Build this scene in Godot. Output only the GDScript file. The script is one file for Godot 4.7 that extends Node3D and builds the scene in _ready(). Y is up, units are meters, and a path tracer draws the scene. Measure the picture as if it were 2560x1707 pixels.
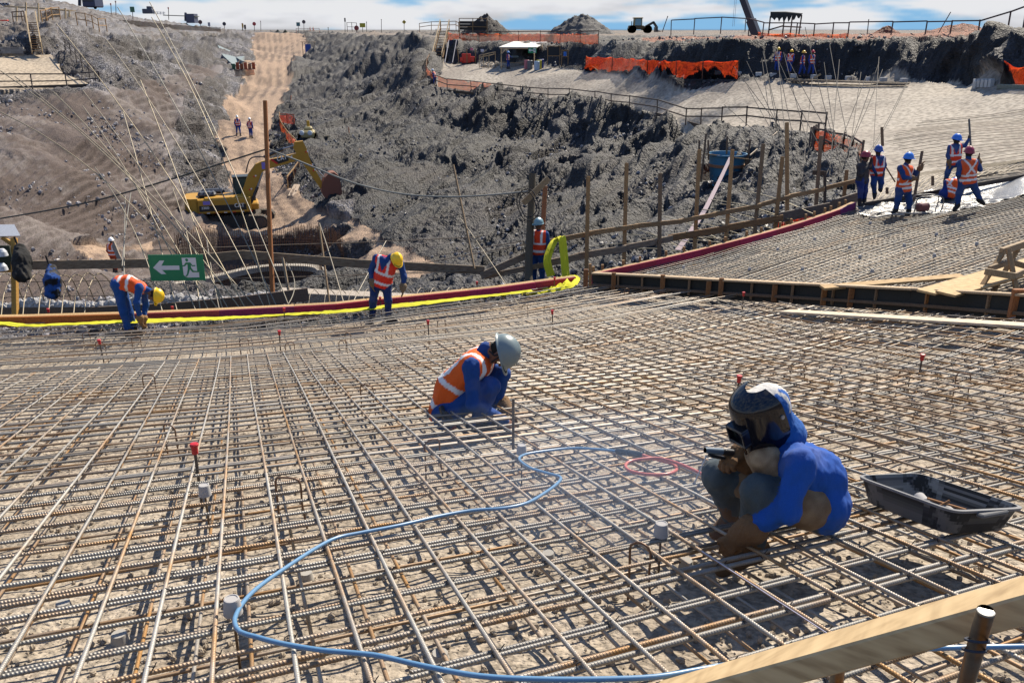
extends Node3D

# ---- camera model: every point of the place is worked out from where it stands and how far off it is ----
const F := 2200.0
const TH := 0.34017
const CY := 20.0
var CT := cos(TH)
var ST := sin(TH)
var rng := RandomNumberGenerator.new()
var mats := {}
var used := {}

func U(px: float, py: float, s: float) -> Vector3:
	var d := F / s
	var xc := (px - 1280.0) / s
	var yc := (853.5 - py) / s
	return Vector3(xc, CY + yc * CT - d * ST, -yc * ST - d * CT)

func J(px: float, py: float, zw: float) -> Vector3:
	var o := Vector3(0, CY, 0)
	var d := U(px, py, 1000.0) - o
	return o + d * (zw / d.z)

# ---- naming ----
func numbered(called: String) -> String:
	var n: int = used.get(called, 0)
	used[called] = n + 1
	return called if n == 0 else "%s_%03d" % [called, n]

const ORD := ["first", "second", "third", "fourth", "fifth", "sixth", "seventh", "eighth", "ninth", "tenth", "eleventh", "twelfth", "thirteenth", "fourteenth", "fifteenth", "sixteenth", "seventeenth", "eighteenth", "nineteenth", "twentieth"]
const TENS := ["", "", "twenty", "thirty", "forty"]

func nth(k: int) -> String:
	return ORD[k] if k < 20 else TENS[(k + 1) / 10] + ("ieth" if (k + 1) % 10 == 0 else "-" + ORD[(k + 1) % 10 - 1])

func tag(o: Node, label: String, category: String, group := "") -> Node:
	o.set_meta("label", label)
	o.set_meta("category", category)
	if group != "":
		o.set_meta("group", group)
	return o

func thing(called: String, label: String, category: String, at := Vector3.ZERO, group := "") -> Node3D:
	var o := Node3D.new()
	o.name = numbered(called)
	add_child(o, true)
	o.position = at
	tag(o, label, category, group)
	return o

# ---- mesh builder ----
class MB:
	var v := PackedVector3Array()
	var n := PackedVector3Array()
	var c := PackedColorArray()
	var uv := PackedVector2Array()
	var i := PackedInt32Array()
	var col := Color(1, 1, 1)
	var off := Vector3.ZERO
	var xf := Transform3D.IDENTITY
	func p(a: Vector3, nn: Vector3, t := Vector2.ZERO) -> int:
		v.append(xf * a - off)
		n.append((xf.basis * nn).normalized())
		c.append(col)
		uv.append(t)
		return v.size() - 1
	func tri(a: Vector3, b: Vector3, d: Vector3) -> void:
		var nn := (d - a).cross(b - a)
		var k := p(a, nn)
		p(b, nn)
		p(d, nn)
		i.append_array(PackedInt32Array([k, k + 1, k + 2]))
	func quad(a: Vector3, b: Vector3, d: Vector3, e: Vector3) -> void:
		var nn := (d - a).cross(b - a) + (e - a).cross(d - a)
		var k := p(a, nn, Vector2(0, 0))
		p(b, nn, Vector2(1, 0))
		p(d, nn, Vector2(1, 1))
		p(e, nn, Vector2(0, 1))
		i.append_array(PackedInt32Array([k, k + 1, k + 2, k, k + 2, k + 3]))
	# chamfered box in a frame
	func box(t: Transform3D, s: Vector3, bev := 0.0) -> void:
		var h := s * 0.5
		if bev <= 0.0:
			var q := []
			for k in 8:
				q.append(t * Vector3(h.x if k & 1 else -h.x, h.y if k & 2 else -h.y, h.z if k & 4 else -h.z))
			quad(q[0], q[2], q[3], q[1])
			quad(q[4], q[5], q[7], q[6])
			quad(q[0], q[4], q[6], q[2])
			quad(q[1], q[3], q[7], q[5])
			quad(q[2], q[6], q[7], q[3])
			quad(q[0], q[1], q[5], q[4])
			return
		var ax := [Vector3(1, 0, 0), Vector3(0, 1, 0), Vector3(0, 0, 1)]
		var b := minf(bev, minf(h.x, minf(h.y, h.z)) * 0.9)
		var hs := [h.x, h.y, h.z]
		for a in 3:
			var u: int = (a + 1) % 3
			var w: int = (a + 2) % 3
			for sg in [-1.0, 1.0]:
				var o: Vector3 = ax[a] * (hs[a] * sg)
				var eu: Vector3 = ax[u] * (hs[u] - b)
				var ew: Vector3 = ax[w] * (hs[w] - b)
				if sg > 0:
					quad(t * (o - eu - ew), t * (o - eu + ew), t * (o + eu + ew), t * (o + eu - ew))
				else:
					quad(t * (o - eu - ew), t * (o + eu - ew), t * (o + eu + ew), t * (o - eu + ew))
			# edges along axis a
			for su in [-1.0, 1.0]:
				for sw in [-1.0, 1.0]:
					var l: Vector3 = ax[a] * (hs[a] - b)
					var p1: Vector3 = ax[u] * (hs[u] * su) + ax[w] * ((hs[w] - b) * sw)
					var p2: Vector3 = ax[u] * ((hs[u] - b) * su) + ax[w] * (hs[w] * sw)
					if su * sw > 0:
						quad(t * (p1 - l), t * (p2 - l), t * (p2 + l), t * (p1 + l))
					else:
						quad(t * (p1 - l), t * (p1 + l), t * (p2 + l), t * (p2 - l))
		for k in 8:
			var sx := 1.0 if k & 1 else -1.0
			var sy := 1.0 if k & 2 else -1.0
			var sz := 1.0 if k & 4 else -1.0
			var pa := Vector3(h.x * sx, (h.y - b) * sy, (h.z - b) * sz)
			var pb := Vector3((h.x - b) * sx, h.y * sy, (h.z - b) * sz)
			var pc := Vector3((h.x - b) * sx, (h.y - b) * sy, h.z * sz)
			if sx * sy * sz > 0:
				tri(t * pa, t * pc, t * pb)
			else:
				tri(t * pa, t * pb, t * pc)
	# a bar of rectangular section from a to b; w across (sideways), h along up
	func beam(a: Vector3, b: Vector3, w: float, hgt: float, up := Vector3.UP, bev := 0.0) -> void:
		var d := (b - a)
		var l := d.length()
		d = d / l
		if absf(d.dot(up)) > 0.98:
			up = Vector3(0, 0, 1) if absf(d.z) < 0.9 else Vector3(1, 0, 0)
		var r := d.cross(up).normalized()
		var uu := r.cross(d).normalized()
		box(Transform3D(Basis(r, uu, -d), (a + b) * 0.5), Vector3(w, hgt, l), bev)
	func tube(path: PackedVector3Array, r0: float, r1: float, sides := 8, caps := true) -> void:
		var m := path.size()
		var up := Vector3.UP
		var d0 := (path[m - 1] - path[0]).normalized()
		if absf(d0.dot(up)) > 0.9:
			up = Vector3(0.3, 0, 1).normalized()
		var first := v.size()
		var run := 0.0
		for k in m:
			var d := (path[mini(k + 1, m - 1)] - path[maxi(k - 1, 0)]).normalized()
			if k > 0:
				run += path[k].distance_to(path[k - 1])
			var r := d.cross(up)
			if r.length() < 0.05:
				r = d.cross(Vector3(1, 0.2, 0.3))
			r = r.normalized()
			var w := r.cross(d).normalized()
			up = w
			var rad := lerpf(r0, r1, float(k) / maxf(1.0, m - 1))
			for j in sides:
				var an := TAU * j / sides
				var nn := r * cos(an) + w * sin(an)
				p(path[k] + nn * rad, nn, Vector2(run, float(j) / sides))
		for k in m - 1:
			for j in sides:
				var a := first + k * sides + j
				var b := first + k * sides + (j + 1) % sides
				i.append_array(PackedInt32Array([a, b, b + sides, a, b + sides, a + sides]))
		if caps:
			for e in 2:
				var kk := 0 if e == 0 else m - 1
				var dd := (path[0] - path[1]).normalized() if e == 0 else (path[m - 1] - path[m - 2]).normalized()
				var cc := p(path[kk], dd)
				var st := v.size()
				for j in sides:
					var q := v[first + kk * sides + j]
					v.append(q)
					n.append((xf.basis * dd).normalized())
					c.append(col)
					uv.append(Vector2.ZERO)
				for j in sides:
					i.append_array(PackedInt32Array([cc, st + j, st + (j + 1) % sides]))
	func rod(a: Vector3, b: Vector3, r: float, sides := 8, r1 := -1.0) -> void:
		tube(PackedVector3Array([a, b]), r, r if r1 < 0 else r1, sides)
	# lathe round local y; prof: list of Vector2(radius, y)
	func lathe(t: Transform3D, prof: Array, sides := 16, sx := 1.0, sz := 1.0) -> void:
		var m := prof.size()
		for k in m - 1:
			var a: Vector2 = prof[k]
			var b: Vector2 = prof[k + 1]
			var nn := Vector2(b.y - a.y, a.x - b.x).normalized()
			var first := v.size()
			for j in sides + 1:
				var an := TAU * j / sides
				var cs := Vector3(cos(an) * sx, 0, sin(an) * sz)
				var no: Vector3 = t.basis * Vector3(cos(an) * nn.x / sx, nn.y, sin(an) * nn.x / sz)
				p(t * (cs * a.x + Vector3(0, a.y, 0)), no)
				p(t * (cs * b.x + Vector3(0, b.y, 0)), no)
			for j in sides:
				var q := first + j * 2
				i.append_array(PackedInt32Array([q, q + 3, q + 1, q, q + 2, q + 3]))
	# extrude a flat outline (in the frame's xy) from z=0 to z=depth
	func prism(t: Transform3D, poly: PackedVector2Array, depth: float) -> void:
		var m := poly.size()
		var area := 0.0
		for k in m:
			area += poly[k].cross(poly[(k + 1) % m])
		var q := poly.duplicate()
		if area < 0:
			q.reverse()
		var idx := Geometry2D.triangulate_polygon(q)
		for k in range(0, idx.size(), 3):
			var a := q[idx[k]]
			var b := q[idx[k + 1]]
			var d := q[idx[k + 2]]
			if (b - a).cross(d - a) < 0:
				var w := b
				b = d
				d = w
			tri(t * Vector3(a.x, a.y, 0), t * Vector3(b.x, b.y, 0), t * Vector3(d.x, d.y, 0))
			tri(t * Vector3(a.x, a.y, depth), t * Vector3(d.x, d.y, depth), t * Vector3(b.x, b.y, depth))
		for k in m:
			var a := q[k]
			var b := q[(k + 1) % m]
			quad(t * Vector3(a.x, a.y, 0), t * Vector3(a.x, a.y, depth), t * Vector3(b.x, b.y, depth), t * Vector3(b.x, b.y, 0))
	func mesh() -> ArrayMesh:
		var am := ArrayMesh.new()
		var ar := []
		ar.resize(Mesh.ARRAY_MAX)
		ar[Mesh.ARRAY_VERTEX] = v
		ar[Mesh.ARRAY_NORMAL] = n
		ar[Mesh.ARRAY_COLOR] = c
		ar[Mesh.ARRAY_TEX_UV] = uv
		ar[Mesh.ARRAY_INDEX] = i
		am.add_surface_from_arrays(Mesh.PRIMITIVE_TRIANGLES, ar)
		return am

func mb(off := Vector3.ZERO) -> MB:
	var b := MB.new()
	b.off = off
	return b

# commit as one named MeshInstance3D; a child of `parent`
func put(called: String, b, mat: Material, parent: Node = null) -> MeshInstance3D:
	var o := MeshInstance3D.new()
	o.mesh = b.mesh() if b is MB else b
	o.material_override = mat
	if parent == null:
		o.name = numbered(called)
		add_child(o, true)
	else:
		var k := 0
		var nm := called
		while parent.has_node(NodePath(nm)):
			k += 1
			nm = "%s_%03d" % [called, k]
		o.name = nm
		parent.add_child(o, true)
	return o

func putn(called: String, k: int, b, mat: Material, parent: Node) -> MeshInstance3D:
	var o := MeshInstance3D.new()
	o.mesh = b.mesh() if b is MB else b
	o.material_override = mat
	o.name = called if k == 0 else "%s_%03d" % [called, k]
	parent.add_child(o, true)
	return o

func structure(called: String, b, mat: Material) -> MeshInstance3D:
	var o := put(called, b, mat)
	o.set_meta("kind", "structure")
	return o

# ---- height fields from spot heights ----
class Field:
	var x0 := 0.0
	var z0 := 0.0
	var c := 1.0
	var nx := 0
	var nz := 0
	var h := PackedFloat32Array()
	func at(x: float, z: float) -> float:
		var fx := clampf((x - x0) / c, 0.0, nx - 1.001)
		var fz := clampf((z - z0) / c, 0.0, nz - 1.001)
		var ix := int(fx)
		var iz := int(fz)
		fx -= ix
		fz -= iz
		var k := iz * nx + ix
		return lerpf(lerpf(h[k], h[k + 1], fx), lerpf(h[k + nx], h[k + nx + 1], fx), fz)

func field(pts: PackedVector3Array, x0: float, z0: float, x1: float, z1: float, c: float, blur: int) -> Field:
	var f := Field.new()
	f.x0 = x0
	f.z0 = z0
	f.c = c
	f.nx = int((x1 - x0) / c) + 1
	f.nz = int((z1 - z0) / c) + 1
	f.h.resize(f.nx * f.nz)
	f.h.fill(-999.0)
	var p2 := PackedVector2Array()
	for q in pts:
		p2.append(Vector2(q.x, q.z))
	var t := Geometry2D.triangulate_delaunay(p2)
	for k in range(0, t.size(), 3):
		var a := pts[t[k]]
		var b := pts[t[k + 1]]
		var d := pts[t[k + 2]]
		var den := (b.z - d.z) * (a.x - d.x) + (d.x - b.x) * (a.z - d.z)
		if absf(den) < 1e-9:
			continue
		var i0 := maxi(0, int(floor((minf(a.x, minf(b.x, d.x)) - x0) / c)))
		var i1 := mini(f.nx - 1, int(ceil((maxf(a.x, maxf(b.x, d.x)) - x0) / c)))
		var k0 := maxi(0, int(floor((minf(a.z, minf(b.z, d.z)) - z0) / c)))
		var k1 := mini(f.nz - 1, int(ceil((maxf(a.z, maxf(b.z, d.z)) - z0) / c)))
		var ux := (b.z - d.z) / den * c
		var vx := (d.z - a.z) / den * c
		for kz in range(k0, k1 + 1):
			var z := z0 + kz * c
			var xs := x0 + i0 * c
			var u := ((b.z - d.z) * (xs - d.x) + (d.x - b.x) * (z - d.z)) / den
			var w := ((d.z - a.z) * (xs - d.x) + (a.x - d.x) * (z - d.z)) / den
			for kx in range(i0, i1 + 1):
				if u >= -1e-4 and w >= -1e-4 and u + w <= 1.0001:
					f.h[kz * f.nx + kx] = a.y * u + b.y * w + d.y * (1.0 - u - w)
				u += ux
				w += vx
	for r in blur:
		var g := f.h.duplicate()
		for kz in range(1, f.nz - 1):
			for kx in range(1, f.nx - 1):
				var m := kz * f.nx + kx
				g[m] = f.h[m] * 0.4 + 0.15 * (f.h[m - 1] + f.h[m + 1] + f.h[m - f.nx] + f.h[m + f.nx])
		f.h = g
	return f

# ---- procedural materials ----
func noise_tex(w: int, h: int, freq: float, ramp: Array, seed_: int, normal := 0.0, type := FastNoiseLite.TYPE_SIMPLEX_SMOOTH, oct := 5, stretch := Vector2.ONE) -> ImageTexture:
	var nz := FastNoiseLite.new()
	nz.seed = seed_
	nz.noise_type = type
	nz.frequency = freq
	nz.fractal_octaves = oct
	nz.fractal_type = FastNoiseLite.FRACTAL_FBM
	var im := nz.get_seamless_image(int(w / stretch.x), int(h / stretch.y))
	if stretch != Vector2.ONE:
		im.resize(w, h, Image.INTERPOLATE_CUBIC)
	if normal > 0.0:
		im.convert(Image.FORMAT_RGBA8)
		im.bump_map_to_normal_map(normal)
	elif ramp.size() > 0:
		im.convert(Image.FORMAT_L8)
		var src := im.get_data()
		var lut := []
		for k in 256:
			var x := k / 255.0
			var c0: Color = ramp[0][1]
			for q in range(1, ramp.size()):
				var t := clampf((x - float(ramp[q - 1][0])) / (float(ramp[q][0]) - float(ramp[q - 1][0])), 0.0, 1.0)
				if x >= float(ramp[q - 1][0]):
					c0 = (ramp[q - 1][1] as Color).lerp(ramp[q][1], t)
			lut.append(c0.to_rgba32())
		var dst := PackedByteArray()
		dst.resize(src.size() * 4)
		for k in src.size():
			var cc: int = lut[src[k]]
			dst.encode_u32(k * 4, ((cc & 0xff) << 24) | ((cc & 0xff00) << 8) | ((cc >> 8) & 0xff00) | ((cc >> 24) & 0xff))
		im = Image.create_from_data(im.get_width(), im.get_height(), false, Image.FORMAT_RGBA8, dst)
	return ImageTexture.create_from_image(im)

func L(r: float, g: float, b: float) -> Color:
	return Color(r, g, b).linear_to_srgb()

func mat(key: String, albedo: Color, rough := 0.8, metal := 0.0, tex: Texture2D = null, scale := 1.0, nrm: Texture2D = null, nscale := 1.0, vc := false) -> StandardMaterial3D:
	if mats.has(key):
		return mats[key]
	var m := StandardMaterial3D.new()
	m.albedo_color = albedo
	m.roughness = rough
	m.metallic = metal
	m.vertex_color_use_as_albedo = vc
	if tex or nrm:
		m.uv1_triplanar = true
		m.uv1_world_triplanar = true
		m.uv1_scale = Vector3.ONE * scale
	if tex:
		m.albedo_texture = tex
	if nrm:
		m.normal_enabled = true
		m.normal_texture = nrm
		m.normal_scale = nscale
	m.cull_mode = BaseMaterial3D.CULL_DISABLED
	mats[key] = m
	return m

var T: Field      # the pit and everything round it
var S: Field      # the ground under the steel mats
const MAT := 0.27 # top steel above that ground

func _ready() -> void:
	rng.seed = 4711
	# camera
	var cam := Camera3D.new()
	cam.name = "camera"
	cam.fov = rad_to_deg(2.0 * atan(853.5 / F))
	cam.near = 0.1
	cam.far = 6000.0
	cam.position = Vector3(0, CY, 0)
	cam.rotation = Vector3(-TH, 0, 0)
	add_child(cam)
	cam.current = true
	# sky, sun, exposure
	var env := Environment.new()
	env.background_mode = Environment.BG_SKY
	var sky := Sky.new()
	sky.sky_material = make_sky()
	env.sky = sky
	env.background_energy_multiplier = 0.45
	env.tonemap_mode = Environment.TONE_MAPPER_LINEAR
	env.tonemap_exposure = 1.85
	env.sdfgi_enabled = true
	env.ssao_enabled = true
	env.ssil_enabled = true
	var we := WorldEnvironment.new()
	we.name = "environment"
	we.environment = env
	add_child(we)
	var sun := DirectionalLight3D.new()
	sun.name = "sun"
	sun.light_color = Color(1.0, 0.955, 0.88)
	sun.light_energy = 1.6
	sun.light_angular_distance = 0.5
	sun.shadow_enabled = true
	add_child(sun)
	var ld := Vector3(-0.54 * cos(0.77), -sin(0.77), 0.84 * cos(0.77))
	sun.look_at_from_position(Vector3(30, 60, -30), Vector3(30, 60, -30) + ld)
	# the place
	make_materials()
	var t0 := Time.get_ticks_msec()
	make_fields()
	print("fields ", Time.get_ticks_msec() - t0)
	make_terrain()
	print("terrain ", Time.get_ticks_msec() - t0)
	make_slabs()
	print("slabs ", Time.get_ticks_msec() - t0)
	make_mats()
	print("mats ", Time.get_ticks_msec() - t0)
	make_objects()
	# thin welding smoke drifting over the steel
	env.volumetric_fog_enabled = true
	env.volumetric_fog_density = 0.0
	for q in [[1560, 1215, 0.45, 1.5, 0.8, 1.0, 0.12], [1370, 1190, 0.4, 2.3, 0.8, 1.3, 0.06]]:
		var f := FogVolume.new()
		f.name = numbered("welding_smoke")
		f.shape = RenderingServer.FOG_VOLUME_SHAPE_ELLIPSOID
		f.size = Vector3(q[3], q[4], q[5])
		var fm := FogMaterial.new()
		fm.density = q[6]
		fm.albedo = Color(0.70, 0.80, 0.95)
		fm.edge_fade = 0.6
		f.material = fm
		f.position = G(q[0], q[1], q[2])
		f.set_meta("kind", "stuff")
		f.set_meta("label", "faint blue welding smoke drifting between the two crouching workers")
		f.set_meta("category", "smoke")
		add_child(f, true)
	print("done ", Time.get_ticks_msec() - t0)

func make_sky() -> Material:
	# drifting cloud over blue, computed on the sphere so that it has no seam
	var w := 4096
	var h := 2048
	var nz := FastNoiseLite.new()
	nz.seed = 21
	nz.noise_type = FastNoiseLite.TYPE_SIMPLEX_SMOOTH
	nz.fractal_octaves = 6
	nz.fractal_gain = 0.55
	nz.frequency = 1.0
	var im := Image.create(w, h, false, Image.FORMAT_RGBA8)
	im.fill(Color(0.50, 0.48, 0.46))
	var rows := 150
	var data := PackedByteArray()
	data.resize(w * rows * 4)
	data.fill(255)
	for y in rows:
		var el := (rows - y - 0.5) / h * PI
		var blue := Color(0.58, 0.80, 0.96).lerp(Color(0.36, 0.60, 0.88), smoothstep(0.0, 0.25, el))
		for x in range(0, w, 2):
			var az := TAU * x / w
			var q := Vector3(cos(az) * 4.2, el * 26.0 + 3.0, sin(az) * 4.2)
			var a := nz.get_noise_3dv(q)
			var b := nz.get_noise_3dv(q + Vector3(0.1, 0.5, 0.2))
			var al := smoothstep(-0.26, 0.10, a + 0.08)
			var sh := 1.0 - clampf(b, 0.0, 0.5) * 0.30
			var cc := blue.lerp(Color(0.985, 0.99, 1.0) * sh, al)
			for e in 2:
				var k := (y * w + x + e) * 4
				data[k] = int(255 * cc.r)
				data[k + 1] = int(255 * cc.g)
				data[k + 2] = int(255 * minf(1.0, cc.b + 0.01))
	var band := Image.create_from_data(w, rows, false, Image.FORMAT_RGBA8, data)
	var lw := 512
	var lh := 128
	var low := Image.create(lw, lh, false, Image.FORMAT_RGBA8)
	for y in lh:
		var el := PI / 2 * (1.0 - (y + 0.5) / lh)
		for x in lw:
			var az := TAU * x / lw
			var q := Vector3(cos(az) * cos(el) * 4.0, el * 9.0 + 9.0, sin(az) * cos(el) * 4.0)
			var al := smoothstep(-0.12, 0.30, nz.get_noise_3dv(q)) * 0.85
			low.set_pixel(x, y, Color(0.36, 0.60, 0.88).lerp(Color(0.24, 0.46, 0.80), sin(el)).lerp(Color(0.95, 0.97, 1.0), al))
	low.resize(w, h / 2, Image.INTERPOLATE_CUBIC)
	im.blit_rect(low, Rect2i(0, 0, w, h / 2), Vector2i.ZERO)
	im.blit_rect(band, Rect2i(0, 0, w, rows), Vector2i(0, h / 2 - rows))
	var m := PanoramaSkyMaterial.new()
	m.panorama = ImageTexture.create_from_image(im)
	return m

func make_materials() -> void:
	var grain := noise_tex(512, 512, 0.035, [[0.0, Color(0.55, 0.54, 0.53)], [0.45, Color(0.84, 0.83, 0.82)], [0.6, Color(0.97, 0.96, 0.95)], [1.0, Color(1, 1, 1)]], 5)
	var rubble := noise_tex(512, 512, 0.05, [[0.0, Color(0.22, 0.21, 0.21)], [0.40, Color(0.45, 0.44, 0.44)], [0.55, Color(0.76, 0.76, 0.76)], [0.72, Color(1, 1, 1)], [1.0, Color(1, 1, 1)]], 8, 0.0, FastNoiseLite.TYPE_CELLULAR, 4)
	var rock_n := noise_tex(512, 512, 0.045, [], 12, 14.0, FastNoiseLite.TYPE_CELLULAR, 4)
	var crumb_n := noise_tex(512, 512, 0.05, [], 14, 10.0, FastNoiseLite.TYPE_SIMPLEX_SMOOTH, 6)
	mat("rock", Color.WHITE, 0.8, 0, rubble, 0.30, rock_n, 1.6, true)
	mat("shale", Color.WHITE, 0.75, 0, rubble, 0.30, rock_n, 1.5, true)
	mat("clay", Color.WHITE, 0.9, 0, grain, 0.5, crumb_n, 0.8, true)
	mat("dirt", Color.WHITE, 0.95, 0, grain, 0.35, crumb_n, 0.6, true)
	mat("earth", Color.WHITE, 0.95, 0, grain, 0.4, crumb_n, 1.0, true)
	mat("blinding", Color.WHITE, 0.95, 0, grain, 0.15, crumb_n, 0.2, true)
	mat("blind2", Color.WHITE, 0.95, 0, grain, 0.9, crumb_n, 0.5, true)
	mat("mud", Color.WHITE, 0.95, 0, grain, 0.9, crumb_n, 0.9, true)
	var rust := noise_tex(256, 256, 0.06, [[0.0, Color(0.75, 0.74, 0.73)], [0.5, Color(0.95, 0.95, 0.95)], [1.0, Color(1, 1, 1)]], 17)
	mat("bar", Color.WHITE, 0.5, 0.35, rust, 6.0, null, 1.0, true)
	mat("clod", L(0.30, 0.25, 0.19), 0.95)
	mat("chip", Color.WHITE, 0.55, 0.0, null, 1, null, 1, true)
	var wood := noise_tex(256, 512, 0.03, [[0.0, Color(0.70, 0.66, 0.62)], [0.45, Color(0.92, 0.90, 0.88)], [1.0, Color(1, 1, 1)]], 23, 0.0, FastNoiseLite.TYPE_SIMPLEX_SMOOTH, 5, Vector2(1, 4))
	var wood_x := noise_tex(512, 256, 0.03, [[0.0, Color(0.70, 0.66, 0.62)], [0.45, Color(0.92, 0.90, 0.88)], [1.0, Color(1, 1, 1)]], 23, 0.0, FastNoiseLite.TYPE_SIMPLEX_SMOOTH, 5, Vector2(8, 1))
	mat("wood_x", Color.WHITE, 0.85, 0, wood_x, 2.5, null, 1, true)
	mat("wood", Color.WHITE, 0.85, 0, wood, 5.0, null, 1, true)
	mat("gloss", Color.WHITE, 0.12, 0, null, 1, null, 1, true)
	mat("wet", Color.WHITE, 0.30, 0, grain, 1.2, crumb_n, 0.5, true)
	mat("paint", Color.WHITE, 0.45, 0, null, 1, null, 1, true)
	mat("matte", Color.WHITE, 0.9, 0, null, 1, null, 1, true)
	mat("steel", Color.WHITE, 0.4, 0.7, rust, 2.0, null, 1, true)
	mat("plastic", Color.WHITE, 0.35, 0, null, 1, null, 1, true)
	var weave := noise_tex(256, 256, 0.12, [[0.0, Color(0.8, 0.8, 0.8)], [1.0, Color(1, 1, 1)]], 29)
	mat("cloth", Color.WHITE, 0.95, 0, weave, 5.0, null, 1, true)

# ---- spot heights: [x, y, scale] says in which direction a spot lies and how many picture dots a metre takes there ----
func spots(a: Array) -> PackedVector3Array:
	var out := PackedVector3Array()
	for q in a:
		out.append(U(q[0], q[1], q[2]))
	return out

func ground_s(x: float, y: float) -> float:
	return 0.605 * (y - (650.0 - 0.01352 * (x - 593.0)))

func steel_s(x: float, y: float) -> float:
	return 0.723 * (y - (650.0 - 0.01352 * (x - 593.0)))

# where the picture direction meets the ground under the mats
func G(px: float, py: float, up := 0.0) -> Vector3:
	var o := Vector3(0, CY, 0)
	var d := (U(px, py, 1000.0) - o).normalized()
	var t := 1.0
	var last := 1.0
	for k in 1200:
		var q := o + d * t
		if q.y < S.at(q.x, q.z) + up:
			for r in 20:
				var m := (last + t) * 0.5
				q = o + d * m
				if q.y < S.at(q.x, q.z) + up:
					t = m
				else:
					last = m
			return o + d * t
		last = t
		t += 0.04
	return o + d * t

func GT(px: float, py: float, up := 0.0) -> Vector3:
	var o := Vector3(0, CY, 0)
	var d := (U(px, py, 1000.0) - o).normalized()
	var t := 15.0
	var last := 15.0
	for k in 4000:
		var q := o + d * t
		if q.y < T.at(q.x, q.z) + up:
			for r in 16:
				var m := (last + t) * 0.5
				q = o + d * m
				if q.y < T.at(q.x, q.z) + up:
					t = m
				else:
					last = m
			return o + d * t
		last = t
		t += 0.12 + t * 0.001
	return o + d * t

var road_poly := PackedVector2Array()
var road2_poly := PackedVector2Array()
var apron_poly := PackedVector2Array()
var left_poly := PackedVector2Array()
var hole_poly := PackedVector2Array()
var slab_poly := PackedVector2Array()
var rslab_poly := PackedVector2Array()

func flat(a: Array) -> PackedVector2Array:
	var out := PackedVector2Array()
	for q in a:
		var p := U(q[0], q[1], q[2])
		out.append(Vector2(p.x, p.z))
	return out

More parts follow.
